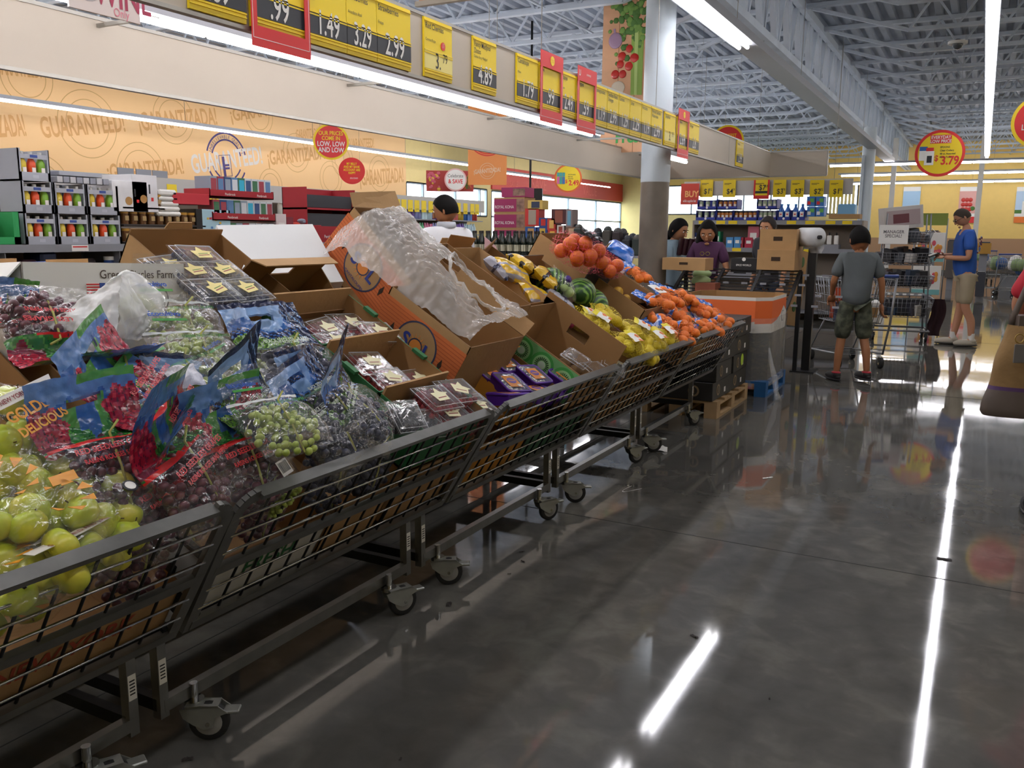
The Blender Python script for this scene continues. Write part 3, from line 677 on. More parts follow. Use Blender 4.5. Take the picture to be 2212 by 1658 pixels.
# ================================================================ PRODUCE CARTS
def cart_parts(o, L):
    """local frame: x across (towards the aisle +), y along the row, z up; origin on the floor under the front legs"""
    h = L / 2 - .03
    O = Vector((-1.70 + 1.85, 0, .41))
    def P(u, v, w): return O + UU * u + VV * v + WW * w
    # front panel frame
    b = B(); r = .05
    def rail(w): b.bar(P(-h - .03 + r, 0, w), P(h + .03 - r, 0, w), .034, .014, steel, WW)
    rail(.43); b.bar(P(-h - .02, 0, .19), P(h + .02, 0, .19), .016, .03, steel, WW); b.bar(P(-h - .02, 0, 0), P(h + .02, 0, 0), .02, .03, steel, WW)
    for s in (-1, 1):
        e = h + .03; pts = [P(s * (e - r + r * math.sin(t)), 0, .43 - r + r * math.cos(t)) for t in [PI / 2 * k / 6 for k in range(7)]]
        for p, q in zip(pts, pts[1:]): b.bar(p, q + (q - p) * .15, .034, .014, steel, -VV)
        b.bar(P(s * e, 0, .43 - r), P(s * (e - .01), 0, -.02), .034, .014, steel, VV)
    b.ob('front_frame', o)
    b = B()
    for w in (.06, .125, .25, .31, .37): b.tube([P(-h - .02, -.006, w), P(h + .02, -.006, w)], .004, chrome, 5)
    k = 15
    for i in range(1, k):
        u = -h + 2 * h * i / k; b.tube([P(u, .003, 0), P(u, .003, .43)], .004, darkmetal, 5)
    b.ob('wire_grid', o)
    b = B()
    for s in (-1, 1):
        b.bar(P(s * h, 0, .0), P(s * h, 1.25, 0), .02, .05, darkmetal, WW); b.bar(P(s * h, .05, .18), P(s * h, 1.2, .1), .012, .02, darkmetal, WW)
    b.add([P(-h, 0, .01), P(h, 0, .01), P(h, 1.28, .01), P(-h, 1.28, .01), P(-h, 0, 0), P(h, 0, 0), P(h, 1.28, 0), P(-h, 1.28, 0)], [(0, 1, 2, 3), (7, 6, 5, 4), (0, 3, 7, 4), (1, 5, 6, 2), (2, 6, 7, 3)], darkmetal)
    b.ob('tray', o)
    for s in (-1, 1):
        b = B().box(-.015, .015, s * h - .014, s * h + .014, .10, .43, steel); g = b.ob('leg', o)
        lab = B().box(.0151, .0156, s * h - .012, s * h + .012, .20, .27, paper)
        for q in range(5): lab.box(.0156, .0158, s * h - .008, s * h + .008, .215 + q * .009, .219 + q * .009, ink)
        lab.ob('inspection_label', g)
        B().box(-1.08, -1.05, s * h - .014, s * h + .014, .10, 1.05, darkmetal).ob('leg', o)
        B().box(-1.08, 0, s * h - .014, s * h + .014, .12, .155, darkmetal).ob('base_rail', o)
    B().box(-.012, .016, -h, h, .115, .15, steel).ob('base_rail', o)
    B().box(-.6, -.57, -h, h, .12, .15, darkmetal).ob('base_rail', o)
    for s, yy, a in ((-1, -h + .10, -1.0), (1, h - .12, -.45)): caster(o, (.07, yy, 0), a, s)
    for s in (-1, 1): caster(o, (-1.0, s * (h - .1), 0), .3 * s, 1)
def caster(o, loc, a, s):
    zinc = mat('zinc_caster', '9c9e98', .35, .7, var=.1, vscale=20)
    T = Matrix.Translation(loc) @ Matrix.Rotation(a, 4, 'Z') @ Matrix.Diagonal((1, -1, 1, 1))
    b = B(); b.T = T
    b.cyl((-.02, .045, .10), (-.02, .045, .16), .012, chrome, 10); b.cyl((-.02, .045, .098), (-.02, .045, .112), .028, chrome, 16)
    for x in (-.024, .018):
        b.prism([(0, 0)] * 3, 0, zinc) if 0 else None
        pts = [(.075, .10), (.02, .112), (-.03, .108), (-.055, .088), (-.02, .075), (-.012, .045), (.012, .040), (.04, .055), (.066, .075)]
        vs = [(x, y, z) for y, z in pts] + [(x + .004, y, z) for y, z in pts]; n = len(pts)
        b.add(vs, [tuple(range(n - 1, -1, -1)), tuple(range(n, 2 * n))] + [(k, (k + 1) % n, n + (k + 1) % n, n + k) for k in range(n)], zinc)
    b.box(-.024, .022, -.03, .06, .103, .110, zinc); b.box(-.02, .018, -.085, -.04, .082, .092, zinc, .003)
    g = b.ob('caster', o)
    b = B(); b.T = T
    b.lathe([(.030, -.012), (.050, -.013), (.0555, -.008), (.0555, .008), (.050, .013), (.030, .012)], rubber, 24, (0, 0, .056), 'x')
    b.lathe([(.001, -.0135), (.036, -.0135), (.038, -.012), (.038, .012), (.036, .0135), (.001, .0135)], mat('wheel_hub', '8d8c88', .5), 24, (0, 0, .056), 'x'); b.cyl((-.028, 0, .056), (.026, 0, .056), .006, chrome, 8)
    b.ob('wheel', g)
CARTS = [(.785, 'nearest one, holding bagged apples'), (2.02, 'second one, holding bagged grapes'), (3.26, 'third one, holding berry clamshells and dates'), (4.50, 'fourth one, holding lemons'), (5.74, 'fifth and farthest one, holding bagged tangerines')]
cart_roots = []
for i, (y, lab) in enumerate(CARTS):
    loc = (-1.85, y, 0); L = 1.20
    if i == 0:
        o = thing('produce_cart', 'rolling steel produce cart with sloping wire front, ' + lab, 'produce cart', (0, 0, 0), None, 'rolling produce carts'); cart_parts(o, L); cart0 = o; place(o, loc)
    else: dup(cart0, loc, None, 'rolling steel produce cart with sloping wire front, ' + lab)
for i, (y, lab) in enumerate(CARTS[:4]):
    dup(cart0, (-4.02, y + .05, 0), euler(0, 0, PI), 'produce cart of the back row facing the far side, behind the ' + ('nearest', 'second', 'third', 'fourth', 'farthest')[i] + ' front cart')
    o = thing('carton', 'added brown carton blocking light in the back-row cart behind the ' + ('nearest', 'second', 'third', 'fourth', 'farthest')[i] + ' front cart', 'carton', (-3.55, y + .05, .62)); B().box(-.36, .36, -.55, .55, 0, .34, card).ob('box_body', o)  # filler carton added in each back cart to block light
# ================================================================ BED HELPERS
def on_bed(name, label, cat, x, y, w, rx=0, ry=0, rz=0, group=None, uv=None):
    u, v = uv if uv else onw(x, y, w)
    return thing(name, label, cat, bed(u, v, w), SLOPE @ euler(D2R(rx), D2R(ry), D2R(rz)), group)
brown_dark = mat('carton_slot', '3a2a1c', .9)
def wall_panel(b, p0, p1, h, t, mo, mi_, hole=None, top=0, edge=None):
    """carton wall from p0 to p1 (xy), bottom z=-h .. top; thickness t inward (left of direction)"""
    p0, p1 = Vector((p0[0], p0[1], 0)), Vector((p1[0], p1[1], 0)); d = (p1 - p0); L = d.length; d.normalize(); n = Vector((-d.y, d.x, 0))
    cells = [(0, L, -h, top)]
    if hole:
        a, c, e, f = hole; a *= L; c *= L; z0 = -h + e * (h + top); z1 = -h + f * (h + top)
        cells = [(0, a, -h, top), (c, L, -h, top), (a, c, -h, z0), (a, c, z1, top)]
    for a, c, z0, z1 in cells:
        q = [p0 + d * a, p0 + d * c, p0 + d * c + n * t, p0 + d * a + n * t]
        vs = [(v.x, v.y, z0) for v in q] + [(v.x, v.y, z1) for v in q]
        b.add(vs, [(0, 1, 5, 4)], mo); b.add(vs, [(2, 3, 7, 6)], mi_); b.add(vs, [(4, 5, 6, 7), (3, 2, 1, 0), (1, 2, 6, 5), (3, 0, 4, 7)], edge or card_edge)
def carton(o, a, bb, h, mo=None, mi_=None, edge=None, t=.005, holes='', heights=(0, 0, 0, 0), bottom=True, name='box_body', tops=True):
    """open box, origin = centre of the top opening. sides: -y, +x, +y, -x"""
    mo = mo or card; mi_ = mi_ or card_in
    c = [(-a / 2, -bb / 2), (a / 2, -bb / 2), (a / 2, bb / 2), (-a / 2, bb / 2)]; b = B()
    for k in range(4):
        wall_panel(b, c[k], c[(k + 1) % 4], h, t, mo, mi_, (.38, .62, .6, .78) if str(k) in holes else None, heights[k], edge)
    if bottom: b.box(-a / 2, a / 2, -bb / 2, bb / 2, -h, -h + t, mi_)
    return b.ob(name, o)
def flap(o, pts, m, t=.004, name='flap', label=None):
    P = [Vector(p) for p in pts]; n = (P[1] - P[0]).cross(P[2] - P[0]).normalized() * t; k = len(P)
    return B().add(P + [p - n for p in P], [tuple(range(k)), tuple(range(2 * k - 1, k - 1, -1))] + [(i, k + i, k + (i + 1) % k, (i + 1) % k) for i in range(k)], m).ob(name, o, label)
# ---------------------------------------------------------------- fruit meshes
def skinmat(name, c1, c2, rough=.35, sc=12, spots=0):
    m = mat(name, c1, rough); nt = m.node_tree; N = nt.nodes.new; L = nt.links.new; b_ = nt.nodes['Principled BSDF']
    tc = N('ShaderNodeTexCoord'); n = N('ShaderNodeTexNoise'); n.inputs['Scale'].default_value = sc; n.inputs['Detail'].default_value = 4
    cr = N('ShaderNodeValToRGB'); cr.color_ramp.elements[0].color = srgb(c1); cr.color_ramp.elements[0].position = .4; cr.color_ramp.elements[1].color = srgb(c2); cr.color_ramp.elements[1].position = .65
    L(tc.outputs['Object'], n.inputs['Vector']); L(n.outputs[0], cr.inputs[0]); L(cr.outputs[0], b_.inputs['Base Color'])
    return m
apple_m = skinmat('apple_skin', 'b9c93a', 'd8cf4a', .3, 10); stem_m = mat('fruit_stem', '5c4a2a', .8)
red_grape = skinmat('red_grape_skin', '4a1f2b', '6d2f3a', .35, 30); green_grape = skinmat('green_grape_skin', '9cb04a', 'b9c766', .3, 30); black_grape = skinmat('black_grape_skin', '1b1d2c', '343750', .45, 30)
for m in (red_grape, green_grape): m.node_tree.nodes['Principled BSDF'].inputs['Subsurface Weight'].default_value = .0
grape_stem = mat('grape_stem', 'a3a24e', .7)
def apple_f(d):
    r = 1 - .22 * max(0, (d.z - .55)) * 2 - .12 * max(0, (-d.z - .6)) * 2 + .03 * math.sin(3 * math.atan2(d.y, d.x))
    return r
def bunch(kind, n, ext, r, seed, m):
    random.seed(seed); pts = []; b = B(); tries = 0
    while len(pts) < n and tries < 6000:
        tries += 1
        p = Vector((random.uniform(-1, 1), random.uniform(-1, 1), random.uniform(-1, 1)))
        if p.length > 1 or p.z < -.3: continue
        q = Vector((p.x * ext[0], p.y * ext[1], p.z * ext[2]))
        if all((q - k).length > r * 1.45 for k in pts): pts.append(q)
    for q in pts: b.ball(q, r * random.uniform(.88, 1.1), m, 8, 6, (1, 1, 1.12))
    b.tube([(0, -ext[1], .01), (.01, 0, ext[2] * .9), (.02, ext[1] * .9, ext[2]), (.05, ext[1] * 1.15, ext[2] * 1.2)], .003, grape_stem, 5)
    return b.mesh(kind)
GM = {}
for k, (mm, r_) in {'red': (red_grape, .0115), 'green': (green_grape, .0105), 'black': (black_grape, .0125)}.items():
    GM[k] = [bunch('grape_bunch', 75, (.115, .09, .032), r_, 10 + q, mm) for q in range(2)]
def inst(me, name, parent, loc=(0, 0, 0), rot=None, sc=1, label=None):
    o = bpy.data.objects.new(name, me); COL.objects.link(o); o.parent = parent
    o.matrix_local = Matrix.Translation(Vector(loc)) @ (rot.to_4x4() if rot is not None else Matrix.Identity(4)) @ Matrix.Scale(sc, 4)
    if label: o['label'] = label
    return o
# ---------------------------------------------------------------- grape bags
clear = film('bag_clear_film', (1, 1, 1), .02, .12, .09, .5, 30); milky = film('bag_milky_film', (.93, .94, .93), .42, .08, .25, .4, 24)
clear_crisp = film('bag_crisp_film', (1, 1, 1), .05, .25, .08, .6, 24)
pf = {k: print_film('print_' + k, c) for k, c in dict(blue='3566ad', blue2='6892cf', leaf='2f7a35', leaf2='58a047', berry='b01f3a', berry2='e0485a', berry3='7c1535', redline='e02a2a', navy='1b2348', sky='8fb3e2', vine='5f8a2e', vine2='2d4a24', gold='c8902c').items()}
def pat_red(s, t):
    if t < .50: return clear
    if t < .52 + .02 * math.sin(s * 5): return pf['redline']
    if .33 < s < .67 and .80 < t < .86: return None
    for cx, cy, R in ((.13, .66, .19), (.88, .72, .20)):
        d = math.hypot((s - cx) * 1.0, (t - cy) * 1.15)
        a = math.atan2(t - cy, s - cx)
        if d < R * (1 + .12 * math.sin(7 * a)):
            hx, hy = (s * 17) % 1 - .5, (t * 17 + (int(s * 17) % 2) * .5) % 1 - .5
            q = hx * hx + hy * hy
            return pf['berry2'] if q < .07 and t > cy else (pf['berry3'] if q > .26 or t < cy - .09 else pf['berry'])
    n = .05 * math.sin(s * 21) + .02 * math.sin(s * 57)
    if t < .63 + n: return pf['leaf'] if (int(s * 40) + int(t * 60)) % 5 else pf['leaf2']
    if (.28 < s < .40 or .6 < s < .7) and t < .80 + n: return pf['leaf2']
    if t > .95: return pf['leaf2'] if s > .45 else pf['blue2']
    return pf['blue'] if t < .86 + n * .5 else pf['blue2']
def pat_blue(s, t):
    if t < .50: return clear
    if .3 < s < .62 and .83 < t < .89: return None
    if s > .80 + .06 * math.sin(t * 19): return pf['navy'] if (int(s * 60) + int(t * 50)) % 6 else pf['sky']
    n = .04 * math.sin(s * 9)
    if t < .52 + n: return pf['vine2']
    if t < .68 + n:
        q = (s * 20 + abs(t - .6) * 30) % 1
        return pf['vine2'] if q < .28 else pf['vine']
    if t < .75 + n: return pf['navy'] if (int(s * 34) * 7 + int(t * 60)) % 3 else pf['blue']
    if t < .80 + n * 2: return pf['blue']
    if t > .96: return pf['navy']
    return pf['sky']
def pat_eco(s, t):
    if .36 < s < .62 and .86 < t < .92: return None
    if .62 < t < .64: return mat('zip_white', 'dfe4e2', .3)
    return clear_crisp
def pouch(bag_w, bag_h, thick, pat, seed, curl=.04, nu=64, nv=72, back=None, twist=0):
    random.seed(seed); off = Vector((seed * 3.7, seed * 1.3, 0))
    def f(sgn):
        def g(s, t):
            x = (s - .5) * bag_w * (1 - .05 * t); y = (t - .5) * bag_h
            prof = max(0, 1 - ((t - .27) / .30) ** 4) if t < .57 else 0
            prof = prof * max(0, 1 - (2 * s - 1) ** 4) ** .6
            hdr = .10 * max(0, 1 - (2 * s - 1) ** 2)
            z = sgn * thick * (prof * .8 + hdr)
            p = Vector((x * 22, y * 22, 0)) + off
            wr = noise.noise(p) * .007 + noise.noise(p * 2.7) * .004
            k = max(0, t - .55)
            z += wr * (1.2 if prof < .1 else .7) + curl * k * k * 6 + twist * k * (s - .5) * .5
            y -= abs(curl) * k * k * .9
            return (x + noise.noise(p * .5 + Vector((9, 0, 0))) * .01, y + noise.noise(p * .5 + Vector((0, 9, 0))) * .008, z)
        return g
    b = B().grid(f(1), nu, nv, pat).grid(f(-1), 20, 22, lambda s, t: None if t > .56 else clear)
    if back: b.grid(lambda s, t: Vector(f(-1)(s, .5 + t * .5)), 32, 24, lambda s, t: pat(s, .5 + t * .5))
    return b.mesh('bag')
PB = {('red', q): pouch(.27, .32, .05, pat_red, 20 + q, (.05, .10, -.02)[q], back=True, twist=(.1, -.3, .3)[q]) for q in range(3)}
PB.update({('black', q): pouch(.28, .33, .05, pat_blue, 30 + q, (.02, .10, .05)[q], back=True, twist=(0, .3, -.2)[q]) for q in range(3)})
PB.update({('eco', q): pouch(.26, .29, .05, pat_eco, 40 + q, (.03, .08)[q], nu=36, nv=40) for q in range(2)})
redtxt = mat('print_red_text', 'd23a3f', .3); bluetxt = mat('print_blue_text', '2a58b8', .3); grntxt = mat('print_green', '3f9a3f', .3)
BARC = None
def barcode(o, x, y, z, rz=0, s=.042):
    global BARC
    if BARC is None:
        b = B().box(-.5, .5, -.5, .5, 0, .01, paper); random.seed(3); xx = -.4
        while xx < .38:
            w = random.choice((.02, .03, .05)); b.box(xx, xx + w, -.3, .38, .01, .014, ink); xx += w + random.choice((.02, .035))
        BARC = b.mesh('barcode_label')
    q = inst(BARC, 'barcode_label', o, (x, y, z), euler(0, 0, rz), s); return q
def grape_bag(kind, q, label, x, y, w, rz=0, rx=0, ry=0, sc=1, group=None, bar=False, txt=True):
    # (x, y) marks the printed header; the body of the bag lies further down and deeper
    u, v = onw(x, y, w); E3 = euler(D2R(rx), D2R(ry), D2R(rz)); d = E3 @ Vector((0, -.088 * sc, 0)); u += d.x; v += d.y; w += d.z
    if v < .16: v = .16
    o = thing('grape_bag', label, 'bag of grapes', bed(u, v, w), SLOPE @ E3, group)
    inst(PB[(kind, q)], 'bag', o, sc=sc); g = {'red': 'red', 'black': 'black', 'eco': 'green'}[kind]
    inst(GM[g][q % 2], 'grapes', o, (0, -.065 * sc, -.006), sc=sc)
    if txt and kind == 'red':
        t = B(); text('RED SEEDLESS GRAPES', .019 * sc, redtxt, TM(0, -.03 * sc, .049 * sc), None, bold=.02, b=t); text('RAISINS ROUGES SANS PEPINS', .016 * sc, redtxt, TM(0, -.055 * sc, .052 * sc), None, bold=.02, b=t, sx=.8); t.ob('lettering', o)
    if txt and kind == 'black':
        t = B(); text('BLACK SEEDLESS GRAPES', .017 * sc, mat('print_pale', 'dfe8d8', .3), TM(0, .016 * sc, .03 * sc), None, b=t, sx=.8); text('RAISINS NOIRS SANS PEPINS', .013 * sc, mat('print_pale', 'dfe8d8', .3), TM(0, .004 * sc, .036 * sc), None, b=t, sx=.8); t.ob('lettering', o)
    if txt and kind == 'eco':
        t = B(); text('Ecocultivo', .023 * sc, bluetxt, TM(-.05 * sc, .085 * sc, .018 * sc), None, bold=.03, b=t); t.T = TM(-.04 * sc, .075 * sc, .017 * sc); t.box(-.05 * sc, .05 * sc, -.006 * sc, .002 * sc, 0, .001, grntxt)
        t.T = Matrix.Identity(4); text('GREEN SEEDLESS GRAPES', .013 * sc, grntxt, TM(.03 * sc, -.0 * sc, .03 * sc), None, b=t); t.ob('lettering', o)
    if bar: barcode(o, .06 * sc, -.10 * sc, .047 * sc, .1)
    return o
# cartons standing on the trays under the loose produce
def tray_box(label, u0, u1, v0, v1, h, m=None, w0=.014, txt=None, mi_=None, holes=''):
    o = thing('carton', label, 'carton', bed((u0 + u1) / 2, (v0 + v1) / 2, w0 + h), SLOPE)
    carton(o, u1 - u0, v1 - v0, h, m, mi_, holes=holes)
    if txt: text(txt[0], txt[1], txt[2], TM(0, -(v1 - v0) / 2 - .0015, -h * .6, PI / 2), o, 'lettering', .001, .9, .02)
    return o
tray_box('brown carton with faded red print under the bagged apples, nearest end of the row', .20, .78, .02, .5, .15, txt=('APPLES', .09, mat('faded_red_print', 'a8482e', .8)))
tray_box('brown carton under the bagged apples beside the grape cart', .80, 1.36, .02, .5, .15, txt=('NEW YORK', .07, mat('faded_red_print', 'a8482e', .8)))
tray_box('brown carton higher up the tray behind the apples', .20, 1.36, .52, 1.2, .26)
tray_box('white carton with green print low in the grape cart', 1.46, 1.90, .02, .5, .17, mat('carton_white', 'c9c6bd', .7), txt=('FRESH', .08, mat('carton_green', '2d6a3a', .7)))
tray_box('brown carton low in the grape cart under the black grapes', 1.92, 2.20, .02, .5, .19)
tray_box('brown carton higher up the tray behind the grapes', 1.46, 2.2, .52, .98, .25)
# ---- apples
apple_me = B().ball((0, 0, 0), .036, apple_m, 18, 12, (1.05, 1.05, .95), apple_f).cyl((0, 0, .026), (.003, 0, .041), .0015, stem_m, 5).mesh('apple')
def film_blob(a, bq, c, seed, m=clear, neck=True, nu=34, nv=22, name='bag'):
    off = Vector((seed * 2.1, seed, 3))
    def f(s, t):
        th = 2 * PI * s; ph = PI * (t - .5); d = Vector((math.cos(ph) * math.cos(th), math.cos(ph) * math.sin(th), math.sin(ph)))
        n_ = 1 + .14 * noise.noise(d * 1.7 + off) + .05 * noise.noise(d * 5 + off)
        p = Vector((d.x * a, d.y * bq, d.z * c)) * n_
        if neck and d.y > .8: p.y += (d.y - .8) * bq * 2.4; p.x *= 1 - (d.y - .8) * 4.2; p.z *= 1 - (d.y - .8) * 3.5
        return p
    return B().grid(f, nu, nv, m).mesh(name)
ABAG = [film_blob(.115, .10, .065, q, clear) for q in range(3)]
orange_print = mat('print_orange', 'e59a24', .35); bandm = mat('print_offwhite', 'e8e2d8', .4); maroon = mat('print_maroon', '8c2a30', .4)
def apple_bag(label, x, y, w, rz, q, n=8, head=None, rx=0, group='bags of yellow-green apples', uv=None):
    if not uv:
        while onw(x, y, w)[1] < (.06 if rx else .13): w -= .005
    o = on_bed('apple_bag', label, 'bag of apples', x, y, w, rx, 0, rz, group, uv)
    random.seed(q * 7 + n); pts = []
    for t in range(4000):
        p = Vector((random.uniform(-.085, .085), random.uniform(-.07, .07), random.uniform(-.03, .022)))
        if (p.x / .095) ** 2 + (p.y / .08) ** 2 < 1 and all((p - k).length > .063 for k in pts): pts.append(p)
        if len(pts) == n: break
    for p in pts: inst(apple_me, 'apple', o, p, euler(random.uniform(-1.4, 1.4), random.uniform(-1.4, 1.4), random.random() * 6))
    inst(ABAG[q % 3], 'bag', o)
    t = B(); t.T = TM(0, 0, .062)
    if head == 'gold':
        text('GOLDEN', .034, orange_print, TM(.0, .01, .002), None, bold=.03, b=t, sx=1.0); text('DELICIOUS', .028, orange_print, TM(0, -.025, .002), None, bold=.03, b=t); t.prism([(-.10, .045), (.09, .045), (.10, .07), (-.09, .07)], .001, bandm); text('NEW YORK STATE', .014, maroon, TM(0, .052, .002), None, bold=.02, b=t)
    elif head == 'map':
        t.prism([(-.11, -.05), (.0, -.05), (.11, -.035), (.11, -.005), (.0, -.022), (-.11, -.02)], .001, bandm); text('SWEET, MILD AND JUICY', .017, maroon, TM(.01, -.043, .002, 0, 0, .08), None, bold=.02, b=t, sx=.85)
        t.disc((-.05, .03, .0), .034, .001, bandm, 20); t.disc((-.05, .03, .001), .017, .001, mat('apple_print_red', 'a51f28', .3), 16)
    elif head == 'orange':
        for k in range(7): a = k * .9; t.prism([(.04 * math.cos(a) - .02, .03 * math.sin(a)), (.055 * math.cos(a), .04 * math.sin(a) - .01), (.05 * math.cos(a + .3), .045 * math.sin(a + .3))], .001, orange_print)
        t.prism([(-.01, .03), (.05, .025), (.06, .05), (.0, .055)], .001, orange_print)
    if t.v: t.ob('lettering', o)
    if head == 'orange': B().tube([(0, .09, .02), (.004, .11, .03), (0, .13, .02)], .006, paper, 6).bar((-.015, .11, .03), (.02, .085, .04), .012, .003, paper).ob('twist_tie', o)
    return o
for a in (('bag of yellow-green apples with orange GOLDEN lettering at the left edge, topmost of the pile', 45, 930, .46, 20, 0, 8, 'gold', 25), ('clear bag of yellow-green apples just below the one with the topmost orange lettering', 95, 1010, .42, -30, 1, 7, None, 0),
          ('bag of apples with white twist tie in the middle of the apple pile', 130, 1115, .44, 10, 2, 8, 'orange', 0), ('bag of yellowish apples cut by the left edge of the photo', 10, 1075, .42, 50, 0, 7, 'orange', 0),
          ('bag of apples with a round black and white sticker, right end of the apple pile', 225, 1095, .40, -60, 1, 7, None, 0), ('bag of apples with SWEET, MILD AND JUICY band pressed against the wire front', 150, 1210, .36, 8, 2, 8, 'map', -35),
          ('bag of apples low behind the wire front at the left edge', 20, 1265, .34, 12, 0, 7, 'orange', -30), ('clear bag of apples tucked behind the cart rail', 60, 1180, .38, -10, 1, 7, None, 0)):
    apple_bag(a[0], a[1], a[2], a[3], a[4], a[5], a[6], a[7], a[8])
for u_, w_, rz_, q_, hd, lab in ((.42, .27, 10, 1, 'orange', 'bag of apples standing behind the wire front, nearest the left edge'), (.70, .27, 5, 2, 'map', 'bag of apples with lettered band standing behind the middle of the wire front'), (.97, .27, -8, 0, 'orange', 'bag of apples standing behind the wire front beside the grape bags')):
    apple_bag(lab, 0, 0, w_, rz_, q_, 8, hd, 62, 'bags of yellow-green apples', (u_, .10))
for u_, w_, k_, lab in ((1.24, .26, 'red', 'bag of red grapes low behind the wire front of the apple cart'), (1.62, .30, 'red', 'bag of red grapes low behind the wire front of the grape cart'), (1.90, .30, 'black', 'bag of black grapes low behind the wire front, left one'), (2.10, .28, 'black', 'bag of black grapes low behind the wire front, right one')):
    o = thing('grape_bag', lab, 'bag of grapes', bed(u_, .09, w_), SLOPE @ euler(D2R(66), 0, .1), 'grape bags low behind the wire'); inst(GM[k_][0], 'grapes', o, (0, -.03, 0)); inst(GM[k_][1], 'grapes', o, (.0, .06, -.01), None, .9); inst(film_blob(.12, .12, .05, u_ * 9, clear), 'bag', o)
o = bpy.data.objects['apple_bag.004'] if 'apple_bag.004' in bpy.data.objects else None
if o: B().disc((.03, .02, .064), .017, .001, ink, 16).disc((.03, .02, .065), .012, .001, paper, 12).ob('fruit_sticker', o)
# ---- grapes
for a in (('red', 0, 'bag of red grapes standing tall with blue header, nearest the white produce bag', 195, 785, 0.5, 36, 12, 0, 1.05), ('red', 1, 'bag of red grapes with red oval logo, at the left edge above the apples', 165, 800, .43, 168, -12, 0, 1.1),
          ('red', 2, 'bag of red grapes with its blue handle open, in the middle of the grape pile', 285, 845, 0.5, 36, 14, 0, 0.95), ('red', 0, 'bag of red grapes with green leaf print and barcode, just above the apples', 175, 890, 0.49, 0, 22, 0, 1.0),
          ('red', 1, 'large bag of red grapes with pink berry print, front middle of the grape pile', 350, 945, 0.5, 24, 28, 0, 1.1), ('red', 2, 'bag of red grapes with RED SEEDLESS lettering low behind the apples', 300, 1010, 0.4, 10, 20, 0, 1.0),
          ('red', 0, 'bag of red grapes with broad blue header and barcode, front right of the grape pile', 545, 962, 0.48, 6, 28, 0, 1.05), ('red', 1, 'bag of red grapes slumped over the front rail at the gap between two carts', 435, 1045, 0.45, 32, 38, 0, 1.0),
          ('red', 2, 'bag of red grapes peeking out between two blue-handled bags', 340, 885, 0.46, 45, 14, 0, 0.8), ('red', 1, 'small folded bag of red grapes below the flag box at the left edge', 25, 660, 0.4, 5, 20, 0, 0.6)):
    grape_bag(a[0], a[1], a[2], a[3], a[4], a[5], a[6], a[7], a[8], a[9], 'bags of red grapes', bar=('barcode' in a[2]), txt=True)
for a in ((0, 'bag of black grapes with tall pale blue header, topmost of the black grape bags', 578, 712, 0.5, -4, 10, 0, 1.15), (1, 'bag of black grapes with its pale blue handle open, left of the clear produce bag', 495, 838, 0.5, 26, 14, 0, 0.95),
          (2, 'bag of black grapes with a wide sky blue handle behind the clear labelled bag', 650, 812, 0.5, 12, 8, 0, 0.9), (1, 'bag of black grapes with a pointed header leaning towards the berry boxes', 715, 845, 0.5, 36, 16, 0, 0.95),
          (0, 'large bag of black grapes with navy and sky header against the front rail', 745, 922, 0.5, 18, 24, 0, 1.1), (2, 'bag of black grapes half buried at the far left of the blue bags', 395, 835, 0.44, -10, 8, 0, 0.9)):
    grape_bag('black', a[0], a[1], a[2], a[3], a[4], a[5], a[6], a[7], a[8], 'bags of black grapes')
for a in ((0, 'clear zip bag of green grapes with blue and green lettering lying on the black grapes', 580, 868, 0.54, -4, 8, 0, 0.95), (1, 'clear bag of green grapes left of the topmost black grape bag', 470, 745, 0.48, 20, 12, 0, 0.85),
          (0, 'bag of green grapes with crisp shiny top in front of the blueberry carton', 385, 690, 0.5, -8, 14, 0, 1.05), (1, 'bag of green grapes at the foot of the shiny one', 335, 755, 0.48, 12, 8, 0, 1.0), (1, 'bag of green grapes with a wide clear top beside the white produce bag', 355, 625, 0.5, -6, 20, 0, 1.05)):
    grape_bag('eco', a[0], a[1], a[2], a[3], a[4], a[5], a[6], a[7], a[8], 'bags of green grapes')
o = on_bed('green_grapes', 'loose green grapes caught behind the wire front of the grape cart', 'grapes', 618, 1085, .33, -70, 0, 20); inst(GM['green'][0], 'grapes', o, sc=.55)
o = on_bed('paper_tissue', 'crumpled white paper tissue lying on the grape bags', 'tissue', 400, 820, .50, 10, 0, 0)
def tiss(s, t):
    x, y = (s - .5) * .10, (t - .5) * .07; n_ = noise.noise(Vector((x * 40, y * 40, 1))); return (x * (1 + .3 * n_), y + .012 * noise.noise(Vector((x * 30, y * 30, 7))), .03 - (x * x + y * y) * 9 + .016 * n_)
B().grid(tiss, 16, 12, mat('tissue', 'ece9ee', .8), smooth=False).ob('sheet', o)
# white produce bag holding a melon
def patch(c, m, n=26, amp=.010, seed=0, bulge=0):
    C4 = [bed(*onw(x, y, w), w) for x, y, w in c]; nrm = (C4[1] - C4[0]).cross(C4[3] - C4[0]).normalized()
    def f(s, t):
        p = C4[0] * (1 - s) * (1 - t) + C4[1] * s * (1 - t) + C4[2] * s * t + C4[3] * (1 - s) * t; e = 16 * s * (1 - s) * t * (1 - t)
        q = Vector((s * 5, t * 5, seed)); return p + nrm * (amp * (noise.noise(q) + .5 * noise.noise(q * 3)) + bulge * e) + UU * amp * .5 * noise.noise(q + Vector((7, 7, 7)))
    return B().grid(f, n, n, m)
wb_ = mat('white_film_print', 'e9e8e6', .4, var=.05, vscale=9, bump=.3, bscale=16)
o = patch([(95, 700, .46), (195, 762, .47), (252, 730, .50), (262, 592, .62)], wb_, 30, .012, 1, .02); o = o.ob('produce_bag'); tag(o, 'big milky white plastic produce bag folded like a tent behind the red grape bags', 'plastic bag')
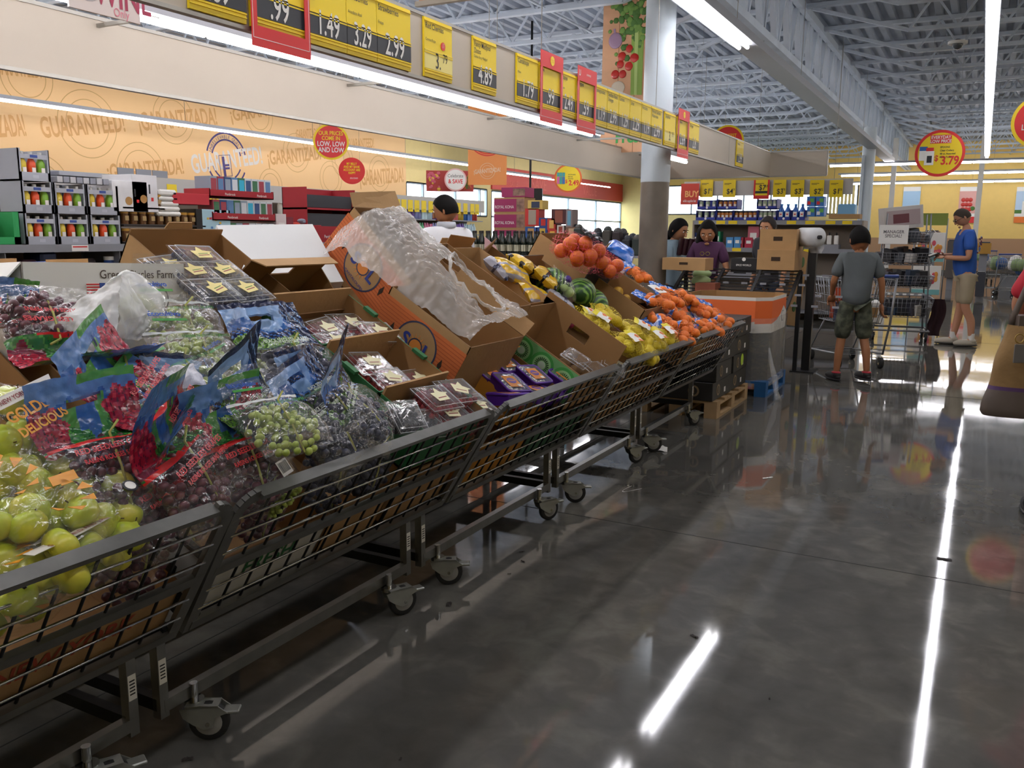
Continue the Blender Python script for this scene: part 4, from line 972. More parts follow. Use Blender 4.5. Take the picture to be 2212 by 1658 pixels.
patch([(262, 592, .62), (252, 730, .50), (300, 735, .48), (335, 690, .49)], milky, 24, .010, 3, .02).ob('clear_side', o); patch([(95, 700, .46), (262, 592, .62), (255, 640, .46), (120, 690, .42)], milky, 16, .006, 5).ob('back_side', o)
o = on_bed('produce_bag', 'translucent plastic bag with round pale green fruit, just right of the big white bag', 'plastic bag', 292, 660, .46, 25, 0, -10)
inst(film_blob(.085, .10, .06, 5, milky, False), 'bag', o); B().ball((0, -.02, 0), .052, skinmat('melon_green', 'a5ad58', 'b8bd74', .5, 8), 18, 12).ball((.05, -.05, -.02), .035, MC['melon_green'], 14, 10).ob('melon', o)
# ---------------------------------------------------------------- cartons at the top of the grape cart
o = on_bed('white_box', 'white farm carton with a small American flag, behind the white produce bag', 'carton', 185, 570, .42, -34, 0, -4)
carton(o, .52, .24, .26, mat('box_white', 'e8e6df', .6), mat('box_white_in', 'd7d3c8', .7))
fl = B(); fl.T = TM(-.04, -.122, -.09, PI / 2); z0 = .001
for k in range(7): fl.box(-.04, .04, .026 - k * .008, .030 - k * .008, z0, z0 + .001, red)
fl.box(-.04, .04, -.026, .032, 0, z0, paper); fl.box(.0, .04, .0, .032, z0, z0 + .0015, mat('flag_blue', '2f4f9e', .5)); fl.ob('flag_print', o)
text('Green Circles Farm', .035, mat('box_brown_print', '4a3c30', .6), TM(.09, -.1215, -.045, PI / 2, 0, 0), o, 'lettering', .001, .9)
B().lathe([(.045, 0), (.050, .001)], mat('box_ring_print', '6d6a66', .6), 30, (.14, -.124, -.11), 'y').ob('ring_print', o)
flap(o, [(-.26, -.12, 0), (-.26, .12, 0), (-.36, .12, -.10), (-.36, -.12, -.10)], MC['box_white'])
o = on_bed('white_box', 'white carton cut off by the left edge of the photo', 'carton', -5, 600, .40, -30, 0, 25); carton(o, .22, .2, .2, MC['box_white'], MC['box_white_in'])
# blueberry carton
def clam_mesh(kind, a=.165, bq=.125, h=.05):
    """clamshell body + lid as separate meshes"""
    rim = film('clamshell_film', (1, 1, 1), .02, .12, .08, .2, 20)
    body = B(); body.add([(-a * .43, -bq * .43, -h), (a * .43, -bq * .43, -h), (a * .43, bq * .43, -h), (-a * .43, bq * .43, -h), (-a / 2, -bq / 2, 0), (a / 2, -bq / 2, 0), (a / 2, bq / 2, 0), (-a / 2, bq / 2, 0)],
                         [(3, 2, 1, 0), (0, 1, 5, 4), (1, 2, 6, 5), (2, 3, 7, 6), (3, 0, 4, 7)], rim)
    for k in range(9):
        x = (-.42 + k * .105) * a
        for s in (-1, 1): body.tube([(x, s * bq * .49, -.004), (x * .9, s * bq * .44, -h * .95)], .0012, rim, 4)
    lid = B(); lid.box(-a / 2 - .006, a / 2 + .006, -bq / 2 - .006, bq / 2 + .006, 0, .003, rim); lid.box(-a * .44, a * .44, -bq * .43, bq * .43, .003, .014, rim, .006); lid.box(-a * .36, a * .36, -bq * .35, bq * .35, .014, .017, rim, .003)
    e = mat('clamshell_edge', 'd9dde0', .15, spec=.8)
    lid.tube([(-a / 2, -bq / 2, .003), (a / 2, -bq / 2, .003), (a / 2, bq / 2, .003), (-a / 2, bq / 2, .003)], .0012, e, 4, closed=True)
    lid.tube([(-a * .42, -bq * .41, .013), (a * .42, -bq * .41, .013), (a * .42, bq * .41, .013), (-a * .42, bq * .41, .013)], .0009, e, 4, closed=True)
    return body.mesh('tub'), lid.mesh('lid')
CL = clam_mesh('c'); CLS = clam_mesh('s', .13, .11, .055)
def berry_mesh(m, r, a, bq, h, seed, m2=None, lump=False):
    random.seed(seed); b = B(); nx, ny = int(a / (r * 1.8)), int(bq / (r * 1.8))
    for k in range(2):
        for i in range(nx):
            for j in range(ny):
                x = (i + .5 - nx / 2) * r * 1.8 + random.uniform(-.2, .2) * r; y = (j + .5 - ny / 2) * r * 1.8 + random.uniform(-.2, .2) * r
                b.ball((x, y, -r * (1 + k * 1.5) + random.uniform(-.3, .3) * r), r * random.uniform(.9, 1.1), m2 if m2 and random.random() < .25 else m, 7 if lump else 6, 5, (1, 1, 1.1), (lambda d: 1 + .12 * math.sin(9 * d.x) * math.sin(9 * d.y)) if lump else None)
    return b.mesh('berries')
blueb = berry_mesh(mat('blueberry', '18264e', .5), .0085, .15, .11, .05, 1, mat('blueberry_bloom', '3a4668', .6)); raspb = berry_mesh(mat('raspberry', '8e1424', .4), .012, .15, .11, .05, 2, mat('raspberry_light', 'b22233', .4), True); blackb = berry_mesh(mat('blackberry', '17131c', .3), .011, .12, .09, .05, 3, None, True)
sticker = mat('clam_sticker', 'e8d78a', .5); sticker_pale = mat('clam_sticker_pale', 'e9e2b8', .5)
def star_label(b, m, s=1, z=.0175):
    pts = [(-.035, -.03), (.022, -.032), (.030, -.004), (.045, .002), (.012, .012), (.002, .036), (-.016, .012), (-.038, .014)]
    return b.prism([(x * s, y * s) for x, y in pts], .0008, m, z)
STK = star_label(B(), sticker).box(-.025, .02, -.018, -.014, .0183, .0187, maroon).box(-.02, .02, -.008, -.005, .0183, .0187, mat('sticker_green', '4d7a3a', .6)).mesh('sticker')
STP = star_label(B(), sticker_pale).box(-.025, .02, -.018, -.014, .0183, .0187, maroon).mesh('sticker')
def clam(kind, label, x, y, w, rz=0, rx=0, ry=0, group=None):
    while onw(x, y, w)[1] < .07: w -= .005
    o = on_bed('berry_clamshell', label, 'berry clamshell', x, y, w, rx, ry, rz, group)
    me, bm_, st = {'blueberry': (CL, blueb, STK), 'raspberry': (CL, raspb, STP), 'blackberry': (CLS, blackb, None)}[kind]
    inst(me[0], 'tub', o); inst(bm_, 'berries', o); inst(me[1], 'lid', o)
    if st: inst(st, 'sticker', o, (0, 0, 0), euler(0, 0, random.uniform(-.4, .4)))
    return o
o = on_bed('blueberry_carton', 'brown carton with hand slots holding blueberry clamshells, at the top of the grape cart', 'carton', 0, 0, .42, uv=(2.165, 1.0))
carton(o, .40, .40, .16, heights=(0, 0, .02, 0), holes='13')
flap(o, [(-.06, .2, .02), (.06, .2, .02), (.05, .2, .045), (-.05, .2, .045)], card)
random.seed(5)
for x, y, w, rz, d_ in ((432, 555, .47, -4, 'topmost one in the blueberry carton'), (418, 590, .46, -2, 'second row left one in the blueberry carton'), (480, 588, .46, 2, 'second row right one in the blueberry carton'), (462, 628, .46, 0, 'front left one in the blueberry carton'),
                     (530, 627, .46, 3, 'front right one in the blueberry carton'), (367, 578, .43, 8, 'leftmost one, half hidden in the blueberry carton'), (440, 570, .44, 5, 'lower one beneath the topmost blueberry clamshell')):
    clam('blueberry', 'clear clamshell of blueberries with yellow sticker, ' + d_, x, y, w, rz, group='blueberry clamshells')
o = on_bed('carton', 'brown empty carton below the blueberry carton, its front wall torn', 'carton', 505, 690, .40, 0, 0, 3); carton(o, .44, .22, .18, holes='02')
o = on_bed('carton', 'brown upside-turned carton with window slots right of the blueberry carton', 'carton', 640, 628, .40, 22, 0, 0); carton(o, .42, .20, .16, holes='02', heights=(0, 0, .06, 0))
flap(o, [(-.21, .10, .06), (.21, .10, .06), (.19, .05, .09), (-.19, .05, .09)], card)
# strawberry / raspberry trays with green rims
gtrim = mat('tray_green', '2c6b3c', .6)
def berry_tray(label, u0, u1, v0, v1, top):
    o = thing('berry_tray', label, 'carton', bed((u0 + u1) / 2, (v0 + v1) / 2, top), SLOPE); carton(o, u1 - u0, v1 - v0, .17, gtrim, card_in, gtrim); a = u1 - u0
    B().box(-a / 2 + .004, a / 2 - .004, (v1 - v0) / 2 - .012, (v1 - v0) / 2 - .004, -.12, .03, card).ob('back_wall', o)
    for s in (-1, 1):
        B().box(s * a / 2 - .02, s * a / 2 + .002, -.03, .03, 0, .012, gtrim).ob('stacking_tab', o)
    return o
berry_tray('green-rimmed carton of red berry clamshells, highest of the three in a line', 2.22, 2.64, .50, .77, .42)
berry_tray('green-rimmed carton half empty of red berries, middle of the three in a line', 2.22, 2.62, .23, .49, .42)
berry_tray('green-rimmed carton of red berries at the front rail, lowest of the three in a line', 2.22, 2.60, .02, .225, .42)
for x, y, w, rz, d_ in ((705, 712, .36, 8, 'upper left in the highest green-rimmed carton'), (757, 700, .36, -6, 'upper middle in the highest green-rimmed carton'), (818, 718, .40, -12, 'upper right in the highest green-rimmed carton'), (725, 740, .36, 4, 'lower left in the highest green-rimmed carton'), (765, 745, .35, 0, 'lower middle in the highest green-rimmed carton'),
                     (800, 785, .38, -10, 'upper left in the middle green-rimmed carton'), (845, 820, .37, -8, 'lower left in the middle green-rimmed carton'), (905, 822, .35, -4, 'right in the middle green-rimmed carton'),
                     (945, 860, .43, -6, 'upper left in the front green-rimmed carton'), (990, 845, .43, -8, 'upper right in the front green-rimmed carton'), (970, 895, .43, 0, 'lower left in the front green-rimmed carton'), (1030, 878, .42, -4, 'right in the front green-rimmed carton'), (1005, 905, .41, -2, 'lower right in the front green-rimmed carton, half under the rail')):
    clam('raspberry', 'clear clamshell of red berries, ' + d_, x, y, w, rz, group='red berry clamshells')
for x, y, d_ in ((880, 900, 'left one beside the front green-rimmed carton'), (925, 915, 'right one at the front rail beside the green-rimmed carton')): clam('blackberry', 'clear clamshell of blackberries, ' + d_, x, y, .44, -10, 20, group='blackberry clamshells')
tray_box('brown carton standing under the front berry trays', 2.24, 2.60, .02, .75, .22)
# ---------------------------------------------------------------- cantaloupe cartons
sol_or = mat('carton_orange', 'd0703a', .75, var=.05); sol_line = mat('carton_orange_line', 'b5562a', .75); sblue = mat('print_royal_blue', '2f3f8f', .6); sorange = mat('print_bright_orange', 'e08a3a', .6)
def sol_print(o, T, w, h):
    b = B(); b.T = T; b.box(-w / 2, w / 2, -h * .38, h * .38, 0, .001, sol_or)
    k = int(w / .016)
    for q in range(1, int(h * .76 / .014)): b.box(-w / 2, w / 2, -h * .38 + q * .014, -h * .38 + q * .014 + .003, .001, .0014, sol_line)
    b.ob('stripe_print', o)
    b = B(); b.T = T; n = 40
    for r0, r1, m, z in ((0, .36, card, .0016), (.335, .36, mat('ring_print', '3a3c58', .6), .0022), (0, .11, sorange, .0022), (.10, .12, mat('ring_print', '3a3c58', .6), .003)):
        pts = lambda r: [(r * h * math.cos(2 * PI * q / n), r * h * math.sin(2 * PI * q / n)) for q in range(n)]
        A = pts(r0); C_ = pts(r1); b.add([(x, y, z) for x, y in A + C_], [(q, (q + 1) % n, n + (q + 1) % n, n + q) for q in range(n)], m)
    for q in range(16):
        a = 2 * PI * q / 16; b.prism([(.11 * h * math.cos(a - .1), .11 * h * math.sin(a - .1)), (.19 * h * math.cos(a), .19 * h * math.sin(a)), (.11 * h * math.cos(a + .1), .11 * h * math.sin(a + .1))], .0005, sorange, .0022)
    text('S', .28 * h, sblue, TM(-.19 * h, -.08 * h, .003), None, bold=.03, b=b); text('L', .28 * h, sblue, TM(.19 * h, -.08 * h, .003), None, bold=.03, b=b); text('CANTALOUPES', .065 * h, sblue, TM(0, -.27 * h, .003), None, b=b)
    for s in (-1, 1): b.prism([(s * .46 * h - .035 * h, .0), (s * .46 * h, .1 * h), (s * .46 * h + .035 * h, 0), (s * .46 * h, -.1 * h)], .001, brown_dark, .001)
    b.ob('logo_print', o)
def bcarton(label, u0, u1, v0, v1, top, h, rx=0, mo=None, mi_=None, edge=None, **k):
    o = thing('carton', label, 'carton', bed((u0 + u1) / 2, (v0 + v1) / 2, top), SLOPE @ euler(D2R(rx))); carton(o, u1 - u0, v1 - v0, h, mo, mi_, edge, **k); return o
side_T = lambda a, z=0, y=0: axes((0, -1, 0), (0, 0, 1), (-a / 2 - .0015, y, z))
o = bcarton('orange striped cantaloupe carton lying open under thin plastic, its printed side facing left', 2.75, 3.18, .25, .67, .51, .28, mo=card); sol_print(o, side_T(.43, -.14), .42, .28)
flap(o, [(.215, -.21, 0), (.215, .21, 0), (.25, .21, .06), (.25, -.21, .06)], card)
o = bcarton('orange striped cantaloupe carton propped up highest, behind the plastic-draped one', 2.88, 3.22, .66, 1.08, .575, .28, 15, mo=card); sol_print(o, side_T(.34, -.14), .42, .28)
flap(o, [(-.17, .21, 0), (.17, .21, 0), (.17, .29, .03), (-.17, .26, .03)], card)
text('PRODUCT OF\nGUATEMALA', .028, mat('print_brown', '5b3d28', .7), axes((0, 0, 1), (0, 1, 0), (-.172, .185, -.24)), o, 'lettering', .001, .8)
# thin plastic liner over both cartons
off = Vector((5, 2, 8))
def liner(s, t):
    # s across u, t from the top of the upper carton down to the front edge of the lying one
    v = .30 + 0.0 + (1.06 - .27) * (1 - t); u = 2.84 + .42 * s - .02 * t - .05 * math.sin(PI * t)
    w = .60 + .10 * math.sin(PI * min(1, s * 1.1)) * (1 - t) ** .4 * (1 if t < .6 else max(0, 1 - (t - .6) * 3)) - .03 * t
    if t < .12: w -= (.12 - t) * .8
    if s < .12: w -= (.12 - s) * 1.0 * (1 - .4 * t)
    w += .028 * noise.noise(Vector((s * 4, t * 6, 0)) + off) + .016 * abs(noise.noise(Vector((s * 11, t * 17, 0)) + off)) + .010 * abs(noise.noise(Vector((s * 25, t * 31, 4)) + off))
    return bed(u, v, w)
def liner_m(s, t):
    return None if (.35 < s < .85 + .05 * math.sin(t * 20) and .58 < t < .93) else haze
haze = film('liner_haze', (.93, .90, .85), .30, .12, .16, .8, 30)
b = B().grid(liner, 90, 120, liner_m); o = b.ob('plastic_liner'); tag(o, 'crumpled translucent plastic liner draped over the two orange cantaloupe cartons', 'plastic liner')
b = B()
random.seed(8)
# bunched rim of the liner opening
pts = []
for k in range(40):
    a = 2 * PI * k / 40; s, t = .60 + .26 * math.cos(a), .755 + .185 * math.sin(a); p = Vector(liner(s, t)) + WW * (.006 + .006 * math.sin(k * 2.3)); pts.append(p)
b.tube(pts, .008, haze, 6, closed=True, rs=[.006 + .006 * random.random() for _ in pts]); b.ob('gathered_rim', o)
bcarton('tall plain brown carton leaning right of the plastic liner', 3.22, 3.46, .40, .92, .545, .22)
o = bcarton('brown carton with a wide pale inner wall, beyond the plain leaning one', 3.48, 3.84, .44, .95, .50, .24, mi_=mat('cardboard_pale', 'bf9b6c', .8)); flap(o, [(-.18, .27, 0), (-.13, .27, 0), (-.13, .27, .045), (-.18, .27, .045)], card)
B().ball((-.02, .05, -.20), .05, MC['liner_haze'], 10, 6, (1, 1, .3), lambda d: 1 + .3 * math.sin(d.x * 9) * math.cos(d.y * 7)).ob('plastic_scrap', o)
# kiwi carton
kg = mat('kiwi_print_green', '4fae54', .6); kg2 = mat('kiwi_print_light', '9fd896', .6); kd = mat('kiwi_print_seed', '1f4a26', .6); kw = mat('kiwi_print_core', 'cfe8d0', .6)
o = bcarton('brown carton with bright green kiwi slices printed on its side', 3.42, 3.84, .02, .50, .43, .2, mo=card, heights=(0, .10, .04, 0), holes='12')
b = B(); b.T = side_T(.42, -.06); b.box(-.24, .24, -.10, .055, 0, .001, mat('kiwi_print_base', '7cc07a', .6))
for x in (-.18, -.06, .06, .18):
    b.disc((x, -.01, .001), .060, .001, kg, 28); b.disc((x, -.01, .002), .046, .001, kg2, 24); b.disc((x, -.01, .003), .018, .001, kw, 18)
    for q in range(22): a = 2 * PI * q / 22; b.bar((x + .022 * math.cos(a), -.01 + .022 * math.sin(a), .0035), (x + .036 * math.cos(a), -.01 + .036 * math.sin(a), .0035), .004, .001, kd)
b.box(.02, .10, -.09, -.05, .001, .004, paper)
b.ob('kiwi_print', o)
cups = film('cup_film', (1, 1, 1), .10, .35, .05, .4, 30); kiwi_m = skinmat('kiwi_skin', '6b4f2a', '85663a', .8, 30)
def kiwi_pack(label, x, y, rz):
    o = on_bed('kiwi_clamshell', label, 'kiwi clamshell', x, y, .38, 0, 0, rz); b = B()
    for k in range(4): b.ball((-.05 + .05 * (k % 2) * 2 - .0, -.03 + .06 * (k // 2), -.035), .026, kiwi_m, 12, 8, (1, 1.25, 1))
    b.ob('kiwi_fruit', o); inst(CL[0], 'tub', o); inst(CL[1], 'lid', o)
kiwi_pack('clear clamshell of brown kiwi fruit, upper one in the kiwi carton', 1245, 775, 10); kiwi_pack('clear clamshell of brown kiwi fruit, lower one at the front rail', 1290, 800, -8)
# dates
gold = mat('carton_gold', 'c98a2e', .7); gold2 = mat('carton_gold_print', '8a5418', .7)
o = bcarton('golden yellow date carton opened towards the rail', 2.98, 3.38, .08, .38, .34, .14, mo=gold, heights=(-.1, 0, .0, 0))
flap(o, [(-.2, .15, 0), (.2, .15, 0), (.18, .08, .05), (-.16, .08, .05)], gold); text('FRESH DATES', .03, gold2, side_T(.40, -.10), o, 'lettering', .001, .8)
text('MEDJOOL', .028, gold2, axes((1, 0, 0), (0, .76, -.65), (0, .125, .0415)), o, 'lettering', .001, .9)
pur = mat('tub_purple', '5b2a9a', .35); date_m = mat('date_fruit', '3a1c16', .35); labo = mat('tub_label_orange', 'd8862e', .5)
tb = B()
tb.tube([(-.07, -.05, 0), (-.06, -.06, 0), (.06, -.06, 0), (.07, -.05, 0), (.07, .05, 0), (.06, .06, 0), (-.06, .06, 0), (-.07, .05, 0)], .0055, pur, 6, closed=True)
tb.add([(-.058, -.048, -.045), (.058, -.048, -.045), (.058, .048, -.045), (-.058, .048, -.045), (-.07, -.06, 0), (.07, -.06, 0), (.07, .06, 0), (-.07, .06, 0)], [(3, 2, 1, 0), (0, 1, 5, 4), (1, 2, 6, 5), (2, 3, 7, 6), (3, 0, 4, 7)], pur)
TUB = tb.mesh('tub'); TLID = B().box(-.066, .066, -.056, .056, .001, .004, film('tub_lid_film', (1, 1, 1), .06, .3, .05, .3, 30), .002).mesh('lid')
tl = B().box(-.038, .038, -.036, .036, .0042, .005, labo).disc((0, .004, .005), .018, .0006, pur, 18, rx=.026).box(-.02, .02, .001, .006, .0056, .006, labo).box(.012, .032, -.033, -.02, .005, .0056, paper); TLAB = tl.mesh('label_sticker')
random.seed(9); db = B()
for k in range(16): db.ball((random.uniform(-.045, .045), random.uniform(-.036, .036), -.012 - random.random() * .015), .011, date_m, 8, 6, (1.5, 1, 1))
DAT = db.mesh('dates')
for x, y, w, rz, rx, d_ in ((1057, 800, .38, -8, 0, 'upper left in the date carton'), (1093, 783, .39, -6, 0, 'upper right in the date carton'), (1105, 825, .41, -14, 0, 'centre of the pile'), (1155, 808, .41, -10, 0, 'right of centre in the pile'),
                        (1098, 850, .40, -12, -35, 'tipped on its side at the rail'), (1160, 840, .40, -6, -20, 'low right, leaning on the rail'), (1220, 812, .41, 4, 0, 'rightmost, under the kiwi packs'), (1195, 848, .33, -4, -60, 'seen through the wire front')):
    o = on_bed('date_tub', 'purple tub of dates with orange label, ' + d_, 'tub of dates', x, y, w - .035, rx, 0, rz, 'purple tubs of dates')
    inst(TUB, 'tub', o); inst(DAT, 'dates', o); inst(TLAB, 'label_sticker', o); inst(TLID, 'lid', o)
tray_box('plain carton low in the third cart behind the wire front', 2.72, 3.2, .02, .40, .2, gold); tray_box('green sided carton low in the third cart near its far end', 3.22, 3.8, .02, .40, .2, mat('carton_dark_green', '3f6a4a', .7))
tray_box('brown carton higher up the third cart under the cantaloupes', 2.72, 3.8, .42, 1.15, .24)
# small loose produce by the rail of the third cart
pep = mat('pepper_red', 'b3202a', .25); o = on_bed('red_pepper', 'red bell pepper lying at the front rail beside the purple tubs', 'pepper', 1110, 868, .34); B().ball((0, 0, 0), .036, pep, 16, 10, (1, 1, .9), lambda d: 1 + .08 * math.cos(4 * math.atan2(d.y, d.x))).ob('pepper_body', o); B().cyl((0, 0, .028), (.004, 0, .045), .005, leaf, 6).ob('stem', o)
# ---- mixed vegetables bags, watermelons, black carton
tray_box('brown carton under the vegetables and lemons, lower half of the fourth cart', 3.96, 5.04, .02, .55, .18); tray_box('brown carton under the vegetables, upper half of the fourth cart', 3.96, 5.04, .57, 1.15, .22)
bcard = mat('carton_black', '1d1c1e', .6)
bcarton('black cardboard carton open towards the watermelons', 4.12, 4.42, .60, .86, .47, .14, mo=bcard, mi_=card_in, edge=bcard, heights=(0, 0, .03, 0))
yel_bag = print_film('print_yellow', 'e0b52a', .9); blk_bag = print_film('print_black', '26242a', .92); silver = print_film('print_silver', 'a9a8b4', .8)
def pat_snack(base, alt):
    def f(s, t):
        if abs(s - .5 + .1 * math.sin(t * 5)) < .16 and .35 < t < .65: return alt
        return base if (t + .05 * math.sin(s * 10)) % .5 > .12 else alt
    return f
def pillow(w, h, th, seed, pt, nu=24, nv=24):
    off = Vector((seed * 2.3, 1, seed))
    def g(sg):
        def f(s, t):
            x, y = (s - .5) * w, (t - .5) * h; e = max(0, (1 - (2 * s - 1) ** 4) * (1 - (2 * t - 1) ** 4)) ** .6
            return (x, y, sg * th * e + .008 * noise.noise(Vector((x * 25, y * 25, 0)) + off))
        return f
    return B().grid(g(1), nu, nv, pt).grid(g(-1), 12, 12, pt).mesh('bag')
PIL = [pillow(.20, .16, .035, 1, pat_snack(yel_bag, blk_bag)), pillow(.22, .14, .03, 2, pat_snack(yel_bag, silver)), pillow(.18, .16, .03, 3, pat_snack(silver, pf['navy']))]
for x, y, w, rz, q, d_ in ((1180, 600, .50, 20, 0, 'yellow and black bag of potatoes leaning on the black carton'), (1110, 590, .49, -30, 1, 'yellow bag of potatoes lying over the pale carton edge'), (1075, 580, .48, 20, 2, 'silver and navy vegetable bag at the top behind the pale carton'), (1210, 650, .46, 40, 2, 'silver and purple wrapped vegetable bag left of the watermelons'),
                     (1160, 640, .45, -15, 1, 'yellow and silver bag just below the black and yellow one'), (1135, 575, .50, 60, 0, 'small yellow bag standing beside the top of the black carton')):
    o = on_bed('vegetable_bag', d_, 'bag of vegetables', x, y, w, 12, 10, rz, 'bagged vegetables'); inst(PIL[q], 'bag', o)
wm = mat('watermelon_rind', '4f8a34', .35); nt = wm.node_tree; N_ = nt.nodes.new; tc = N_('ShaderNodeTexCoord'); wv = N_('ShaderNodeTexWave'); wv.bands_direction = 'X'; wv.inputs['Scale'].default_value = 13; wv.inputs['Distortion'].default_value = 5; wv.inputs['Detail'].default_value = 3
cr = N_('ShaderNodeValToRGB'); cr.color_ramp.elements[0].color = srgb('1f4a22'); cr.color_ramp.elements[1].color = srgb('7fae4c'); cr.color_ramp.elements[0].position = .35; nt.links.new(tc.outputs['Object'], wv.inputs[0]); nt.links.new(wv.outputs[0], cr.inputs[0]); nt.links.new(cr.outputs[0], nt.nodes['Principled BSDF'].inputs['Base Color'])
WM = B().ball((0, 0, 0), .085, wm, 24, 16, (1.15, 1, .95)).mesh('watermelon')
for x, y, w, rz, d_ in ((1255, 632, .46, 20, 'middle one, brightest stripes'), (1280, 655, .42, 70, 'lower right one'), (1195, 612, .47, 130, 'upper left one behind the plastic bag')):
    o = inst(WM, 'watermelon', None); u, v = onw(x, y, w); place(o, bed(u, v, w), SLOPE @ euler(0, 0, D2R(rz))); o['label'] = 'small striped green watermelon, ' + d_; o['category'] = 'watermelon'; o['group'] = 'small watermelons'; 
o = on_bed('produce_bag', 'clear plastic bag with a purple tie bunched left of the watermelons', 'plastic bag', 1222, 620, .50, 30, 0, 10); inst(film_blob(.07, .09, .04, 9, clear_crisp), 'bag', o); B().ball((0, .03, .035), .022, mat('tie_purple', '3f1f78', .5), 8, 6, (1.5, 1, .6)).ob('tie', o); B().ball((0, -.03, 0), .03, mat('pale_green_veg', '9dbb6a', .5), 10, 8).ball((-.03, 0, 0), .022, mat('pale_green_veg', '9dbb6a', .5), 10, 8).ob('vegetables', o)
o = on_bed('onion_bag', 'net bag of small red onions beside the lemons', 'bag of onions', 1225, 680, .42, 10, 0, 20)
random.seed(12); b = B()
for k in range(9): b.ball((random.uniform(-.09, .09), random.uniform(-.04, .04), random.uniform(-.02, .015)), .022, mat('red_onion', '8c2c46', .35), 10, 7)
b.ob('onions', o); inst(film_blob(.11, .06, .045, 4, clear_crisp, False), 'net', o)
# ---- net bags
def netmat(name, col, sc=90, th=.5):
    m = mat(name, col, .5); nt = m.node_tree; N = nt.nodes.new; L = nt.links.new; tc = N('ShaderNodeTexCoord'); mp = N('ShaderNodeMapping'); mp.inputs['Rotation'].default_value = (.3, .2, .8)
    ck = N('ShaderNodeTexVoronoi'); ck.feature = 'DISTANCE_TO_EDGE'; ck.inputs['Scale'].default_value = sc; ck.inputs['Randomness'].default_value = .25
    lt = N('ShaderNodeMath'); lt.operation = 'LESS_THAN'; lt.inputs[1].default_value = th * .2
    L(tc.outputs['Object'], mp.inputs[0]); L(mp.outputs[0], ck.inputs[0]); L(ck.outputs['Distance'], lt.inputs[0]); L(lt.outputs[0], nt.nodes['Principled BSDF'].inputs['Alpha']); return m
ynet = netmat('net_yellow', 'e8d23a', 90, .3); pnet = netmat('net_pink', 'e2506a', 50, .13); onet = netmat('net_orange', 'f08434', 90, .25); bnet = print_film('blue_print_film', '2f6fd0', .9)
lemon_m = skinmat('lemon_skin', 'e3c62a', 'efd844', .4, 30); orange_m = skinmat('orange_skin', 'df6a24', 'e87c34', .45, 30); tang_m = skinmat('tangerine_skin', 'ee761e', 'f68c2e', .45, 25); mel_m = skinmat('golden_fruit_skin', 'd8a83c', 'e3bd5c', .5, 20)
def cluster(m, n, r, ext, seed, sq=(1, 1, 1), f=None):
    random.seed(seed); pts = []
    for t in range(6000):
        p = Vector([random.uniform(-1, 1) * e for e in ext])
        if (p.x / ext[0]) ** 2 + (p.y / ext[1]) ** 2 + (p.z / ext[2]) ** 2 <= 1.05 and all((p - k).length > r * 1.75 for k in pts): pts.append(p)
        if len(pts) == n: break
    return pts
LEM = B().ball((0, 0, 0), .029, lemon_m, 14, 12, (1, 1, 1.2), lambda d: 1 + .12 * max(0, abs(d.z) - .88) * 8).mesh('lemon'); ORA = B().ball((0, 0, 0), .040, orange_m, 18, 12, (1, 1, .97)).mesh('orange'); TAN = B().ball((0, 0, 0), .030, tang_m, 14, 10, (1.05, 1.05, .92)).mesh('tangerine'); GOL = B().ball((0, 0, 0), .036, mel_m, 14, 10).mesh('golden_fruit')
lab_lemon = B()
def lemlab(s, t): return ((s - .5) * .09, (t - .5) * .10, .012 * math.sin(PI * s) + .004 * noise.noise(Vector((s * 5, t * 6, 2))))
def lemm(s, t):
    if math.hypot((s - .5), (t - .42)) < .16 or (t < .18 and s > .3): return mat('label_orange', 'e87a2a', .4)
    return mat('label_yellow', 'f0de3c', .4) if (t > .72 or s > .85) else paper
LLAB = B().grid(lemlab, 18, 18, lemm).mesh('label_sticker')
def net_bag(name, label, cat, fm, x, y, w, rz, n, r, ext, netm, seed, group, lab=None, fruit='fruit', rx=0):
    o = on_bed(name, label, cat, x, y, w, rx, 0, rz, group)
    for p in cluster(None, n, r, ext, seed): inst(fm, fruit, o, p, euler(random.random() * 6, random.random() * 6, 0))
    b = film_blob(ext[0] + r * .95, ext[1] + r * .95, ext[2] + r * 1.0, seed, netm, True); inst(b, 'net', o)
    if lab: inst(lab, 'label_sticker', o, (0, -.01, ext[2] + r * 1.25), euler(0, 0, .15 * (seed % 5 - 2)))
    return o
bcarton('brown carton behind the lemons, its side facing left', 3.98, 4.55, .05, .56, .36, .16, edge=pur)
for i, (x, y, w, rz, n, lab, d_) in enumerate(((1310, 682, .47, -10, 8, None, 'topmost one without a white label'), (1285, 700, .44, 20, 6, LLAB, 'upper left one with a white and orange label'), (1255, 690, .41, 60, 5, LLAB, 'leftmost one beside the red onions'),
        (1310, 745, .40, -20, 8, None, 'lower left one behind the clear packs'), (1370, 715, .45, 10, 7, LLAB, 'right middle one with orange label'), (1355, 745, .44, 0, 6, LLAB, 'centre one with its label hanging down'), (1410, 738, .44, -10, 7, LLAB, 'right one against the rail'), (1392, 762, .40, 15, 7, None, 'lowest one at the front rail'), (1435, 728, .42, -30, 5, LLAB, 'far right one with a small white label'))):
    net_bag('lemon_bag', 'yellow net bag of lemons, ' + d_, 'bag of lemons', LEM, x, y, w, rz, n, .029, (.075, .06, .022), ynet, 50 + i, 'net bags of lemons', lab, 'lemon')
o = on_bed('clear_pack', 'empty clear plastic clamshell pack in the gap left of the lemons', 'plastic pack', 1325, 790, .40, 0, 0, 20); inst(CL[0], 'tub', o); inst(CL[1], 'lid', o)
